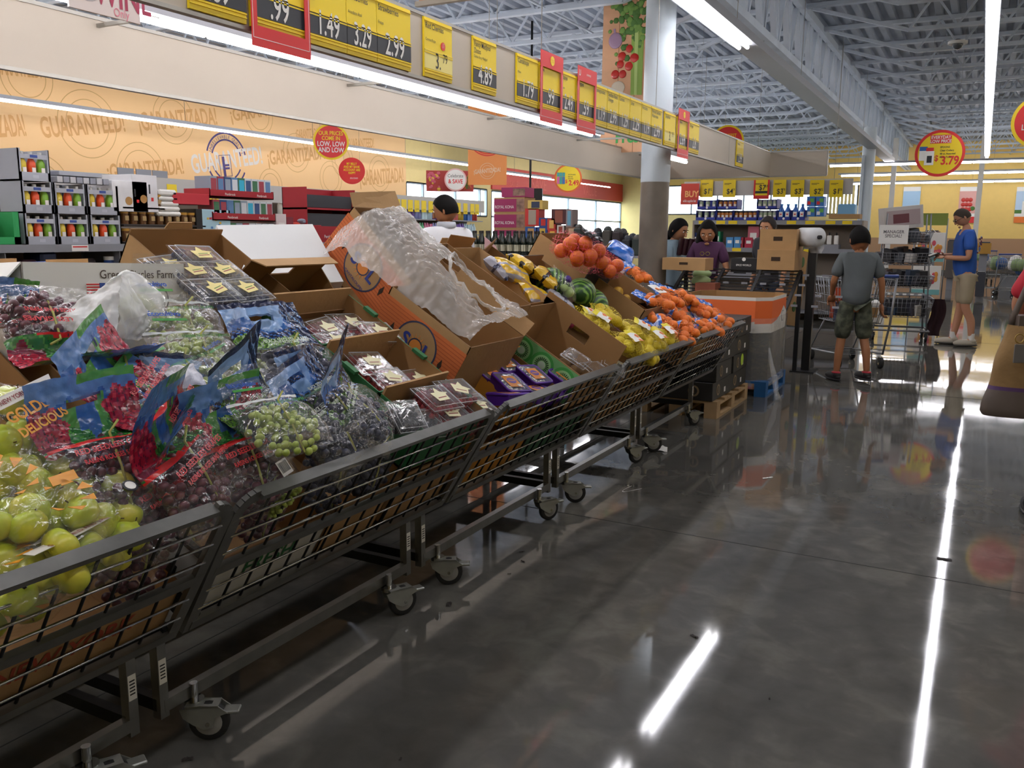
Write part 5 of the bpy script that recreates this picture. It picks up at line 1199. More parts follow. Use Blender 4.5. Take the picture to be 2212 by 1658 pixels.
# cartons along the top right
o = bcarton('tall brown carton holding the big oranges in a pink net', 4.50, 4.90, .60, .98, .57, .22, heights=(0, 0, 0, .0)); B().box(-.202, .202, -.192, -.186, -.22, .003, bcard).ob('black_stripe', o)
o = net_bag('orange_bag', 'pink and orange net bag of big oranges on the tall carton', 'bag of oranges', ORA, 1255, 545, .65, -35, 17, .040, (.15, .085, .06), pnet, 71, None, None, 'orange')
B().grid(lambda s, t: ((s - .5) * .12, (t - .5) * .09, .115 + .01 * math.sin(s * 9) * math.sin(t * 7)), 12, 10, mat('net_label_black', '1d1416', .3)).ob('label_sticker', o)
t = B(); text('SUPER', .03, pep, TM(0, .005, .128, 0, 0, .6), None, bold=.02, b=t); text('JARA', .03, pep, TM(0, -.025, .128, 0, 0, .6), None, bold=.02, b=t); t.ob('lettering', o)
net_bag('orange_bag', 'second net bag of big oranges, lower on the tall carton', 'bag of oranges', ORA, 1310, 572, .60, -30, 7, .040, (.10, .05, .03), pnet, 73, None, None, 'orange')
o = bcarton('long brown carton below the one holding the big oranges', 4.70, 5.12, .26, .66, .50, .22); 
o = bcarton('lowest brown carton of the right-hand line, touching the front rail', 5.02, 5.45, .0, .40, .43, .2)
tray_box('brown carton low in the fifth cart', 5.2, 6.28, .42, 1.1, .22); tray_box('dark carton low in the fifth cart behind the wire front', 5.48, 6.28, .02, .40, .2, bcard)
random.seed(14)
blue_l = mat('label_blue_white', 'cfdcf2', .4)
def pat_tang(s, t):
    if t < .42: return onet
    if .5 < t < .56 or (int(s * 9) + int(t * 14)) % 4 == 0: return blue_l if int(s * 50) % 3 else bnet
    return bnet
TB = [pouch(.19, .24, .055, pat_tang, 60 + q, (.0, .03)[q], nu=36, nv=40, back=True) for q in range(2)]
for i, (x, y, w, rz, q, d_) in enumerate(((1370, 592, .48, -25, 1, 'upper left one with a tall blue top'), (1408, 648, .49, 10, 0, 'left one with a white and orange tag'), (1440, 640, .49, -30, 1, 'upper one with blue and white checks'), (1475, 640, .46, -50, 0, 'upper right one, mostly tangerines showing'),
        (1445, 675, .45, 20, 1, 'middle one with a curled blue header'), (1415, 695, .44, 35, 0, 'lower left one'), (1500, 665, .43, -10, 1, 'right middle one'), (1465, 702, .43, 5, 0, 'front one with blue lettering'), (1530, 672, .42, -40, 1, 'rightmost one at the end of the row'), (1500, 700, .40, 20, 0, 'lowest one at the front rail'), (1545, 688, .42, 10, 1, 'one tucked in the far corner of the cart'), (1455, 722, .40, -20, 1, 'small one beside the lowest brown carton'), (1525, 705, .40, 30, 1, 'one against the rail near the corner'))):
    o = on_bed('tangerine_bag', 'blue printed net bag of tangerines, ' + d_, 'bag of tangerines', x, y, w, -6, 0, rz, 'blue net bags of tangerines')
    inst(TB[q], 'bag', o)
    for p in cluster(None, 9, .030, (.075, .085, .02), 80 + i): inst(TAN, 'tangerine', o, (p.x, p.y - .04, p.z + .012))
    if i == 1: flap(o, [(-.04, -.03, .07), (.05, -.06, .075), (.07, .03, .08), (-.02, .06, .075)], paper, .002, 'white_tag'); B().ball((.0, .0, .078), .016, tang_m, 8, 6, (1, 1, .2)).ball((.03, -.02, .079), .014, tang_m, 8, 6, (1, 1, .2)).ob('tag_print', o)
    if i in (7, 4): text('MINI', .05, MC['label_orange'], TM(0, .05, .04), o, 'lettering', .001, 1, .03)
for k, (x, y, w) in enumerate(((1345, 608, .44), (1360, 622, .43), (1378, 632, .43), (1338, 625, .41), (1395, 640, .42), (1358, 640, .40))):
    o = inst(GOL, 'golden_fruit', None); u, v = onw(x, y, w); place(o, bed(u, v, w - .02), SLOPE); tag(o, 'round golden yellow fruit in the carton just left of the tangerine bags', 'fruit', 'golden fruit left of the tangerines')
bcarton('low dark green plastic crate under the golden fruit', 5.05, 5.55, .42, .85, .36, .12, mo=mat('crate_green', '24402e', .5), mi_=mat('crate_green', '24402e', .5), edge=mat('crate_green', '24402e', .5))
# ---- cartons along the ridge and the back of the row
o = thing('carrot_box', 'white carrot carton turned on its side, left of the propped-up cantaloupe carton', 'carton', bed(2.66, 1.16, .36), SLOPE @ euler(D2R(14), D2R(-12), D2R(-18)))
B().box(-.20, .22, -.18, .16, -.26, 0, mat('box_white2', 'e4e6e6', .6)).ob('box_body', o); flap(o, [(-.20, -.18, 0), (-.20, .1, 0), (-.33, .06, -.07), (-.33, -.12, -.07)], MC['box_white2'])
text('GRIMMWAY\nCARROTS', .045, ink, TM(.08, -.1815, -.10, PI / 2), o, 'lettering', .001, .9, .01); B().lathe([(.02, 0), (.03, .001)], red, 20, (-.09, -.181, -.08), 'y').ob('logo_print', o)
for i, (x, y, w, rz, a, c, lab) in enumerate(((1085, 568, .44, 20, .3, .22, 'brown carton with an oval hand hole, at the ridge behind the vegetable bags'), (1015, 552, .42, -10, .2, .2, 'brown carton flap leaning at the ridge just right of the man in white'), (1330, 560, .50, 15, .25, .2, 'white carton with hand holes behind the oranges at the ridge'))):
    o = on_bed('carton', lab, 'carton', x, y, w, 6, 0, rz); carton(o, a, c, .2, MC['box_white2'] if i == 2 else None, holes='0', heights=(0, 0, .05, 0))
# ================================================================ BACKGROUND HELPERS
def yrect(name, label, cat, x0, y0, x1, y1, Y, d, m, group=None, bev=0, top=None):
    """a box whose front faces the shopper (-Y) at depth Y, measured at its outline there"""
    p, q = ony(x0, y1, Y), ony(x1, y0, Y); w, h = q.x - p.x, q.z - p.z
    o = thing(name, label, cat, ((p.x + q.x) / 2, Y, p.z), None, group)
    B().box(-w / 2, w / 2, 0, d, 0, h, m, bev).ob('box_body' if cat in ('carton', 'box') else 'body', o)
    o['w'] = w; o['h'] = h; return o
def xrect(name, label, cat, x0, y0, x1, y1, X, d, m, group=None, bev=0):
    """a box whose front faces the aisle (+X) at x = X"""
    p, q = onx(x0, y1, X), onx(x1, y0, X); w = q.y - p.y; h = q.z - p.z
    o = thing(name, label, cat, (X, (p.y + q.y) / 2, p.z), None, group)
    B().box(-d, 0, -w / 2, w / 2, 0, h, m, bev).ob('box_body' if cat in ('carton', 'box') else 'body', o)
    o['w'] = w; o['h'] = h; return o
def dims(o):
    w, h = o['w'], o['h']; del o['w']; del o['h']; return w, h
shelfg = mat('shelf_grey', '8d8f96', .5, .2); shelfd = mat('shelf_back_brown', '978b7f', .7); tagw = mat('shelf_tag', 'eae4e0', .5)
# ================================================================ MIDDLE GONDOLA (X = -6.5)
SX = -6.5; SZ = 1.275
gond = thing('shelf_unit', 'long grey shop shelf behind the produce carts carrying boxed goods', 'shelf', (SX, 2, 0))
def sy(px): return onx(px, 525, SX).y
b = B(); b.T = Matrix.Translation((-SX, -2, 0)); YG0, YG1 = 2.0, sy(1000)
for z in (SZ, .88, .5, .15): b.box(SX - .5, SX - .002, YG0, YG1, z - .03, z, shelfg)
b.ob('shelf_board', gond)
b = B(); b.T = Matrix.Translation((-SX, -2, 0))
for z in (SZ, .88, .5, .15): b.box(SX - .004, SX + .012, YG0, YG1, z - .055, z + .006, shelfg)
b.ob('price_strip', gond)
b = B(); b.T = Matrix.Translation((-SX, -2, 0))
y = YG0
while y < YG1: b.box(SX - .52, SX - .48, y - .02, y + .02, 0, SZ + .1, shelfg); b.box(SX - .50, SX - .02, y - .004, y + .004, 0, SZ - .03, shelfg); y += 1.0
b.box(SX - .52, SX - .505, YG0, YG1, 0, SZ, shelfd); b.ob('upright', gond)
for px0, px1, m, nm in ((152, 188, tagw, 'white'), (460, 486, tagw, 'white'), (510, 534, yellow, 'yellow'), (590, 612, yellow, 'yellow')):
    t = B(); t.T = Matrix.Translation((-SX, -2, 0)); t.box(SX + .012, SX + .014, sy(px0), sy(px1), SZ - .05, SZ, m).box(SX + .014, SX + .0145, sy(px0) + .01, sy(px1) - .01, SZ - .02, SZ - .01, red); t.ob('price_tag', gond, nm + ' price tag')
def onshelf(name, label, cat, x0, x1, h, m, d=.3, z=SZ + .003, group=None, X=SX - .03, bev=.003):
    """a box on the gondola spanning photo columns x0..x1"""
    a, c = sy(x0), sy(x1); o = thing(name, label, cat, (X, (a + c) / 2, z), None, group); w = c - a
    B().box(-d, 0, -w / 2, w / 2, 0, h, m, bev).ob('box_body' if cat in ('carton', 'box') else 'body', o); return o, w
# grey display cases with bottles
gcase = mat('case_grey', 'a9acb6', .65); bot_y = mat('bottle_yellow', 'd9bf3a', .25); bot_o = mat('bottle_orange', 'e0512a', .3); bot_g = mat('bottle_green', '7fb23a', .3); capw = mat('cap_silver', 'c9c9c6', .3)
case_h = .245
def case(x0, x1, lv, label):
    a, c = sy(x0), sy(x1); w = c - a; z = SZ + .003 + lv * case_h
    o = thing('display_case', label, 'display case', (SX - .03, (a + c) / 2, z), None, 'grey display cases of bottles'); h = case_h - .004; D = .30
    b = B().box(-D, -.004, -w / 2, w / 2, 0, .01, gcase).box(-D, 0, -w / 2, -w / 2 + .008, 0, h, gcase).box(-D, 0, w / 2 - .008, w / 2, 0, h, gcase).box(-D, -D + .008, -w / 2, w / 2, 0, h, gcase)
    b.box(-.008, 0, -w / 2, w / 2, 0, .065, gcase).box(-.008, 0, -w / 2, -w / 2 + .02, 0, h, gcase).box(-.008, 0, w / 2 - .02, w / 2, 0, h, gcase).box(-.01, -.001, -w / 2, w / 2, h - .075, h - .04, mat('case_band', 'b9bcc6', .6))
    b.ob('case_body', o)
    t = B(); t.box(0, .001, -.03, .03, h - .065, h - .045, mat('case_logo_blue', '3f56a0', .6)); t.box(0, .001, -.02, .03, .02, .045, mat('case_band', 'b9bcc6', .6)); t.ob('logo_print', o)
    return o, w
def bottle(b, x, y, z, r, h, m, cap, n=10):
    b.lathe([(0, z), (r, z), (r, z + h * .6), (r * .45, z + h * .8), (r * .4, z + h)], m, n, (x, y, 0)); b.cyl((x, y, z + h * .9), (x, y, z + h), r * .5, cap, n)
BOTM = {}
for k, m in (('yellow', bot_y), ('orange', bot_o), ('green', bot_g)):
    b = B(); bottle(b, 0, 0, 0, .033, .21, m, capw); b.box(.024, .034, -.014, .014, .05, .09, tagw); BOTM[k] = b.mesh('bottle')
for i, (x0, x1, lv, d_) in enumerate(((62, 130, 0, 'bottom row left'), (133, 200, 0, 'bottom row middle'), (203, 269, 0, 'bottom row right'), (62, 128, 1, 'second row left'), (131, 198, 1, 'second row middle'), (201, 267, 1, 'second row right'), (60, 126, 2, 'alone on the third row'))):
    o, w = case(x0, x1, lv, 'grey display case of dressing bottles on the shelf, ' + d_)
    p = o.matrix_world.translation
    for k, c in enumerate(('yellow', 'orange', 'green')):
        q = inst(BOTM[c], 'bottle', None); place(q, p + Vector((-.04, (k - 1) * w * .3, .011))); tag(q, '%s bottle of dressing in the grey display case, %s' % ({'yellow': 'pale yellow', 'orange': 'orange', 'green': 'white and green'}[c], d_), 'bottle', 'dressing bottles in grey cases')
grn = mat('box_green', '2fa35c', .6)
o = thing('green_box', 'open green and brown carton at the left end of the shelf', 'carton', (SX - .02, sy(20), SZ + .003)); b = B(); w = sy(50) - sy(-10)
b.prism([(0, 0)] * 3, 0, grn) if 0 else b.box(-.3, -.296, -w / 2, w / 2, 0, .25, card_in).box(-.3, 0, -w / 2, w / 2, 0, .006, grn).box(-.005, 0, -w / 2, w / 2, 0, .06, grn).box(-.3, 0, w / 2 - .005, w / 2, 0, .25, grn).box(-.3, 0, -w / 2, -w / 2 + .005, 0, .25, grn).box(-.006, 0, w / 2 - .05, w / 2, 0, .25, grn); b.ob('box_body', o)
random.seed(20)
sm = [mat('tin_silver', 'b9bac0', .35, .3), mat('tin_grey', '8e909a', .5)]
for k in range(8):
    o, w = onshelf('small_pack', 'small silver capped pack lying on top of the grey display cases', 'pack', 140 + k * 14, 152 + k * 14, .05, sm[k % 2], .1, SZ + case_h * 2 + .003, 'small silver packs on the grey cases')
o, w = onshelf('tray', 'flat grey cardboard tray resting above the grey display cases', 'carton', 145, 236, .035, gcase, .26, SZ + case_h * 2 + .06)
for x0, x1, h, z, m, lab in ((256, 330, .26, .28, 'e3e2e4', 'white kitchen appliance carton with a glass pictured, left one'), (298, 352, .32, .28, 'dcdadd', 'white appliance carton with red and black detail, right one')):
    o, w = onshelf('appliance_box', lab + ', above the golden jars', 'carton', x0, x1, h, mat('carton_white_%d' % x0, m, .6), .28 if x0 < 290 else .4, SZ + z)
    t = B(); t.disc((0, 0, 0), .03, .001, mat('glass_print', 'b5864a', .5), 16); me = t.mesh('glass_print'); inst(me, 'picture_print', o, (.001, -.02, h * .35), FACE_X, 1.2)
    t = B().box(0, .001, .04, .055, h * .5, h * .75, ink).box(0, .001, .06, .085, h * .3, h * .4, red); t.ob('detail_print', o)
for k, (x0, x1, z, h) in enumerate(((358, 398, .34, .045), (355, 396, .385, .045), (352, 400, .295, .045), (350, 402, .25, .045), (356, 394, .43, .06))):
    o, w = onshelf('folded_towel', 'folded white towel in the stack beside the appliance cartons', 'towel', x0, x1, h - .004, white, .22, SZ + z, 'stack of folded white towels', bev=.015)
# golden jars in two trays
amber = mat('jar_amber', '5c3a1c', .25); goldlid = mat('jar_gold_lid', 'b8862a', .4); jt = mat('jar_tray_dark', '2a211c', .6)
JAR = B().cyl((0, 0, 0), (0, 0, .09), .034, amber, 12).cyl((0, 0, .09), (0, 0, .112), .036, goldlid, 12).box(.028, .036, -.018, .018, .03, .07, mat('jar_label', 'a88c5c', .5)).mesh('jar')
for lv, (x0, x1, z) in enumerate(((275, 452, .0), (275, 452, .15), (275, 366, .30))):
    o, w = onshelf('jar_tray', 'dark cardboard tray of gold-lidded jars, ' + ('lowest layer', 'second layer', 'top layer')[lv], 'tray', x0, x1, .02, jt, .3, SZ + z + .003)
    n = int(w / .085); p = o.matrix_world.translation
    for r_ in range(2):
        for k in range(n):
            q = inst(JAR, 'jar', None); place(q, p + Vector((-.045 - r_ * .09, -w / 2 + (k + .5) * w / n, .022))); tag(q, 'amber jar with gold lid in the dark trays on the shelf', 'jar', 'gold-lidded amber jars')
o, w = onshelf('photo_block_box', 'tall carton with pale blue patterned front and black side, left of the red trays', 'carton', 432, 505, .32, mat('pattern_blue', 'a8cbd8', .5), .3)
B().box(-.301, .001, -w / 2 - .002, -w / 2 + .07, .05, .321, black).ob('side_print', o)
b = B(); random.seed(31)
for k in range(18): b.box(0, .002, *(lambda y: (y, y + .025))(random.uniform(-w * .22, w * .42)), *(lambda z: (z, z + .02))(random.uniform(.07, .28)), mat(('dec_red', 'dec_yellow', 'dec_blue', 'dec_pink')[k % 4], ('b8424a', 'd8b24a', '4a78b0', 'c46a8a')[k % 4], .5))
b.ob('pattern_print', o)
rtray = mat('tray_red', 'a01c28', .6); gcols = [mat('gift_%d' % k, c, .35) for k, c in enumerate(('2c4a7a', '3c6e4c', '9a3a48', '5a7fa8', '8b98a8', 'c9cdd2', '2fa8c8'))]
for lv, (x0, x1) in enumerate(((470, 602), (466, 600), (462, 598))):
    z = SZ + .003 + lv * .22
    a, c = sy(x0), sy(x1); w = c - a
    o = thing('gift_tray', 'red cardboard tray of gift boxes, ' + ('bottom one of the stack of three', 'middle one of the stack of three', 'top one of the stack of three'), 'tray', (SX - .02, (a + c) / 2, z)) if 0 else thing('gift_tray', 'red cardboard tray of gift boxes, ' + ('bottom', 'middle', 'top')[lv] + ' one of the stack of three', 'tray', (SX - .02, (a + c) / 2, z))
    B().box(-.35, 0, -w / 2, w / 2, 0, .01, rtray).box(-.006, 0, -w / 2, w / 2, 0, .07, rtray).box(-.35, 0, -w / 2, -w / 2 + .006, 0, .08, rtray).box(-.35, 0, w / 2 - .006, w / 2, 0, .08, rtray).ob('tray_body', o)
    text('Pembrook', .035, paper, axes(UU, (0, 0, 1), (.001, -w * .2, .02)), o, 'lettering', .001, .9); text('Pembrook', .035, paper, axes(UU, (0, 0, 1), (.001, w * .3, .02)), o, 'lettering', .001, .9)
    p = o.matrix_world.translation; n = 9
    for k in range(n):
        yy = -w / 2 + .02 + k * (w - .04) / n; wide = (w - .04) / n
        q = B().box(-.22, -.012, 0, wide - .004, 0, .185, gcols[(k * 3 + lv * 2) % 5] if k < 5 else gcols[5], .002).box(-.012, -.010, .01, wide - .014, .02, .165, gcols[(k + lv) % 7]).ob('gift_box')
        place(q, p + Vector((-.0, yy, .011))); tag(q, 'slim boxed gift standing in the red trays on the shelf', 'gift box', 'gift boxes in red trays')
for x0, x1, h, m, lab, cat in ((385, 462, .10, mat('box_bright_red', 'c8323e', .6), 'bright red flat carton above the golden jars', 'carton'), (603, 625, .30, mat('pack_white_red', 'd8c8c8', .5), 'tall white and red patterned pack right of the gift trays', 'pack'), (626, 640, .27, mat('pack_maroon', '7c2030', .5), 'tall maroon and silver pack beside the patterned one', 'pack')):
    o, w = onshelf('carton' if cat == 'carton' else 'tall_pack', lab, cat, x0, x1, h, m, .28, SZ + (.36 if cat == 'carton' else .0) + .003)
    B().box(0, .001, -w * .3, w * .3, h * .2, h * .7, tagw if cat != 'carton' else MC['box_bright_red']).ob('front_print', o)
o, w = onshelf('red_box', 'red carton with white Pembrook lettering heaped with gloves, beside the tall red display', 'carton', 640, 700, .19, rtray, .3)
text('Pembrook', .05, paper, axes(UU, (0, 0, 1), (.001, 0, .08)), o, 'lettering', .001, .9, .01); b = B(); random.seed(3)
for k in range(14): b.ball((random.uniform(-.25, -.02), random.uniform(-.17, .17), .19 + random.random() * .05), .045, gcols[k % 7] if k % 3 else redw, 7, 5, (1.3, 1, .5))
b.ob('gloves', o)
o = thing('red_display', 'tall red cardboard display with an open front, highest thing on the shelf', 'display', (SX - .02, (sy(668) + sy(772)) / 2, SZ + .003)); w = sy(772) - sy(668)
B().box(-.35, -.34, -w / 2, w / 2, 0, .60, rtray).box(-.35, 0, -w / 2, -w / 2 + .01, 0, .60, rtray).box(-.35, 0, w / 2 - .01, w / 2, 0, .6, rtray).box(-.35, 0, -w / 2, w / 2, 0, .18, rtray).box(-.35, 0, -w / 2, w / 2, .36, .38, rtray).ob('display_body', o)
B().box(-.3, -.03, -w / 2 + .03, w / 2 - .03, .18, .32, mat('dark_goods', '32343c', .5)).box(-.3, -.03, -w / 2 + .03, w / 2 - .03, .385, .52, mat('dark_goods', '32343c', .5)).ob('boxed_goods', o)
text('Pembrook', .05, paper, axes(UU, (0, 0, 1), (.001, -.05, .05)), o, 'lettering', .001, .9)
# lower level things
pit = mat('pitcher_blue', '4a78c8', .15); 
for k, (px_, r, h) in enumerate(((252, .07, .26), (222, .07, .16), (205, .05, .2))):
    y = sy(px_); o = thing('water_pitcher' if k == 0 else 'blue_tub', ('clear blue water jug with white lid', 'low blue plastic tub beside the water jug', 'blue bottle pack left of the water jug')[k] + ' on the lower shelf', 'container', (SX - .12, y, .883))
    B().lathe([(0, 0), (r, 0), (r, h * .8), (r * .6, h * .92), (r * .55, h)], film('blue_plastic', '3a68c8', .45, .2, .1, 0) if k < 2 else pit, 18).ob('body', o)
    if k == 0: B().cyl((0, 0, h), (0, 0, h + .03), r * .6, white, 14).ob('lid', o)
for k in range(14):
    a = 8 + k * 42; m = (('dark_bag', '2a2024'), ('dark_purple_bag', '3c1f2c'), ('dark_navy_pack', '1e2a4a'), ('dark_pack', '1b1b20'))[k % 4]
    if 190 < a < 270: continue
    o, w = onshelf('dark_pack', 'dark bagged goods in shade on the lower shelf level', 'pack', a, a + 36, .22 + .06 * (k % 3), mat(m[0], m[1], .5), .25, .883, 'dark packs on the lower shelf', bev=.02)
for x0, x1, lab in ((0, 36, 'left'), (105, 190, 'right')):
    o = xrect('tissue_carton', 'blue carton with wavy pale print behind the white farm box, %s one' % lab, 'carton', x0, 567, x1, 640, -3.9, .3, mat('carton_blue', '24449a', .6)); w, h = dims(o)
    b = B(); b.box(0, .002, -w / 2, w / 2, h - .03, h + .02, card); 
    for q in range(4): b.ball((.002, -w * .3 + q * w * .22, h - .04), .03, mat('wavy_print', 'a9cfe8', .6), 8, 6, (.1, 1, 1))
    b.ob('wavy_print', o)
# ================================================================ WALL SHELVES ON THE LEFT, PRICE BOARD
WX = -13.2
ws = thing('wall_shelf', 'long wall shelf below the orange graphic with a pale price board', 'shelf', (WX, 2, 0))
b = B(); b.T = Matrix.Translation((-WX, -2, 0)); zt = onx(130, 368, WX).z; zb = onx(130, 415, WX).z; yend = onx(1046, 440, WX).y
b.box(WX - .03, WX, 3, yend, zb, zt, mat('price_board_grey', 'bdb8b2', .6)); b.ob('price_board', ws)
b = B(); b.T = Matrix.Translation((-WX, -2, 0))
for z in (1.75, 1.35, .95, .5, .12): b.box(WX - .6, WX - .05, 3, yend, z - .03, z, shelfg)
b.box(WX - .64, WX - .6, 3, yend, 0, zt - .03, shelfd); b.ob('shelf_board', ws)
for k, px_ in enumerate((232, 372, 462, 628, 640, 758, 770, 781, 792, 805, 815, 828, 842, 858, 872, 886, 900, 915, 930, 975, 990, 1005, 1020, 1030)):
    y = onx(px_, 430, WX).y; o = thing('price_card', 'yellow price card clipped along the pale board on the left wall shelf', 'price card', (WX + .005, y, zb - .06), FACE_X, 'yellow cards on the wall shelf board'); B().box(-.11, .11, 0, .30, 0, .004, yellow).ob('card', o); text('$1.99', .07, ink, TM(.0, .04, .005), o, 'lettering', .001, .8)
for k in range(3):
    y = onx((264, 303, 338)[k], 375, WX - .1).y; tag(place(B().box(-.02, 0, -.16, .16, 0, .12, shelfg).ob('topper_card'), (WX, y, zt + .002)), 'grey card standing on the pale price board', 'card', 'grey toppers on the price board')
random.seed(41)
gp = [mat('wall_goods_%d' % k, c, .4) for k, c in enumerate(('4a9a6a', '8a8fc0', '6a4a9a', 'b8d0d8', 'c8a83a', 'b03a34', '3a6ab0', 'd8d4c8', '7a4a2a', 'e0c84a', '2f7a4a', 'c46a8a'))]
ng = 0
for z in (1.35, 1.75):
    y = 14.2
    while y < yend - .3:
        w = random.uniform(.14, .34); m = gp[int(y * 1.3 + z * 7 + random.random() * 2) % 12]; n = 2
        for k in range(n):
            q = B(); rr = w / n / 2 - .005
            q.lathe([(0, 0), (rr, 0), (rr, .2), (rr * .5, .26), (rr * .4, .31)], m, 8) if (ng % 3) else q.box(-rr, rr, -rr, rr, 0, .28, m)
            q = q.ob('grocery_bottle' if ng % 3 else 'grocery_box'); place(q, (WX - .15, y + (k + .5) * w / n, z + .001)); tag(q, 'small coloured grocery item packed on the left wall shelf', 'grocery item', 'groceries on the left wall shelf')
        ng += 1; y += w + .01
# ================================================================ STACKS BEHIND THE VEGETABLES (px 1040..1400)
mag = mat('carton_magenta', '9c2a5c', .6); pic = mat('cookie_picture', '8a6a5a', .5, var=.5, vscale=14)
def stackbox(x0, y0, x1, y1, Y, m, lab, d=.3, frontm=None, txt=None, name='carton', cat='carton'):
    o = yrect(name, lab, cat, x0, y0, x1, y1, Y, d, m); w, h = dims(o)
    if frontm:
        for a, c, mm in frontm: B().box(-w / 2 + a * w, -w / 2 + c * w, -.003, 0, .02, h - .02, mm).ob('front_print', o)
    if txt: text(txt, h * .28, paper, TM(-w * .15, -.004, h * .3, PI / 2), o, 'lettering', .001, .8)
    return o
for k, (y0, y1) in enumerate(((426, 460), (460, 494), (494, 523))):
    stackbox(1067, y0, 1133, y1, 11.6, card, 'brown and magenta cookie carton, %s in the tall stack' % ('topmost full-width one', 'middle one', 'lowest one')[k], .35, [(.0, .74, mag), (.75, 1, pic)], 'ROYAL KONA')
stackbox(1083, 404, 1134, 426, 11.6, mag, 'small open magenta carton crowning the cookie stack', .3, [(.5, 1, pic)])
o = yrect('table', 'low display table under the cookie carton stack', 'table', 1060, 523, 1140, 640, 11.6, .5, shelfd); w, h = dims(o); B().box(-w / 2, w / 2, 0, .5, -o.location.z, 0, shelfd).ob('base', o)
for x0, y0, x1, y1, m, m2, lab in ((1134, 450, 1164, 488, '#c8302c', '#a89a8a', 'red gift carton with a grey window, right of the cookie stack'), (1164, 470, 1182, 490, '#2a4a8a', '#c8302c', 'small dark blue pack right of the red gift carton'), (1134, 490, 1158, 520, '#2f5a9e', '#c89a5a', 'blue and tan pack below the red gift carton'), (1160, 490, 1182, 522, '#22468c', '#d8b84a', 'tall blue pack with a yellow bottle picture'),
        (1191, 451, 1222, 484, '#4a2024', '#8a4a3a', 'maroon chocolate carton behind the pink netted oranges'), (1222, 452, 1236, 490, '#8a7a7a', '#6aa0b8', 'pack with pale blue picture beside the maroon carton'), (1182, 472, 1200, 496, '#b83428', '#d8a85a', 'orange-red snack pack, upper one'), (1183, 496, 1202, 520, '#b83428', '#e0b04a', 'orange-red snack pack, lower one'),
        (1203, 486, 1218, 505, '#c8c0b8', '#8a3a2a', 'pale pack left of the brown bag rack'), (1222, 490, 1246, 512, '#7a5a44', '#c0a080', 'brown pack behind the pink netted oranges'), (1140, 432, 1172, 452, '#d8b860', '#2a3450', 'bundle of yellow and navy snack bags on the red carton')):
    stackbox(x0, y0, x1, y1, 11.0 if x0 > 1180 else 11.4, mat('pk' + m[1:], m[1:], .5), lab, .2, [(.25, .8, mat('pk' + m2[1:], m2[1:], .5))], None, 'boxed_pack', 'pack')
o = yrect('display_table', 'low dark table carrying the coloured packs behind the oranges', 'table', 1130, 522, 1225, 640, 10.9, .5, darkmetal); w, h = dims(o); B().box(-w / 2, w / 2, 0, .5, -o.location.z, 0, darkmetal).ob('base', o)
# wine bottles in crates
wine = mat('wine_bottle', '14201a', .15); wlab = mat('wine_label', 'c9c2a8', .6); WB = B(); bottle(WB, 0, 0, 0, .037, .31, wine, mat('wine_foil', '2a2426', .4), 10); WB.cyl((0, 0, .06), (0, 0, .14), .0378, wlab, 10, cap=False); WB = WB.mesh('wine_bottle')
o = thing('wine_crate', 'low white display crate of wine bottles behind the vegetable bags', 'crate', ony(1090, 590, 9.6)); zc = o.location.z = .9 if 0 else ony(1090, 570, 9.6).z
B().box(-.62, .5, 0, .45, -.9 if 0 else -(zc), .10, mat('crate_white', 'd8d5cf', .6)).ob('crate_body', o)
for r_ in range(2):
    for k in range(11):
        q = inst(WB, 'wine_bottle', None); place(q, Vector((o.location.x - .56 + k * .10, 9.66 + r_ * .12, zc + .101))); tag(q, 'dark green wine bottle standing in the white crate behind the vegetables', 'wine bottle', 'wine bottles in the white crate')
flap(o, [(-.75, -.02, .42), (-.55, -.02, .30), (-.42, -.02, .05), (-.75, -.02, .05)], mat('crate_card_green', 'd5e0d2', .6), .004, 'display_card'); flap(o, [(-.28, -.02, .34), (-.12, -.02, .22), (-.02, -.02, .05), (-.28, -.02, .05)], mat('crate_card_pink', 'd8a8a8', .6), .004, 'display_card')
# racks of dark goods between the column and the oranges
dk = [mat('dark_goods_%d' % k, c, .5) for k, c in enumerate(('1c1f22', '26302c', '3a3836', '20242c', '44403a', '2a1f22'))]
o = thing('display_rack', 'low grey rack of dark seasonal goods left of the round column', 'rack', (ony(1320, 560, 10.8).x, 10.8, 0)); x_ = o.location.x
b = B()
for z in (.15, .65, 1.12): b.box(-.75, .55, 0, .5, z - .03, z, shelfg)
for x in (-.75, .55): b.box(x - .02, x + .02, .46, .5, 0, 1.5, shelfg)
b.ob('rack_frame', o)
for k in range(7): B().box(-.70 + k * .18, -.58 + k * .18, -.01, 0, 1.085, 1.125, tagw if k % 2 else redw).ob('price_tag', o)
random.seed(55)
for r_ in range(2):
    for k in range(9):
        h = random.uniform(.14, .36); q = B().box(-.055, .055, 0, .14, 0, h, dk[(k + r_) % 6], .01).ball((0, .07, h), .06, dk[(k + 3) % 6], 7, 5).ob('dark_goods'); place(q, (x_ - .66 + k * .14, 10.84 + r_ * .2, 1.121)); tag(q, 'dark wrapped seasonal item on the grey rack left of the column', 'seasonal item', 'dark goods on the rack')
o = on_bed('blue_bag', 'crinkled bright blue bag behind the big netted oranges', 'bag', 1340, 545, .50, 0, 0, 20); inst(pillow(.3, .2, .05, 7, lambda s, t: bnet), 'bag', o)
# hanging monitor
c = ony(1145, 432, 13.8); o = thing('hanging_monitor', 'dark monitor on a ceiling pole beyond the cookie stack', 'monitor', c, euler(0, 0, .3)); B().box(-.22, .22, -.03, .03, -.2, .2, black, .01).ob('screen', o); B().cyl((0, 0, .2), (0, 0, ZC - c.z), .02, darkmetal, 8).ob('pole', o)
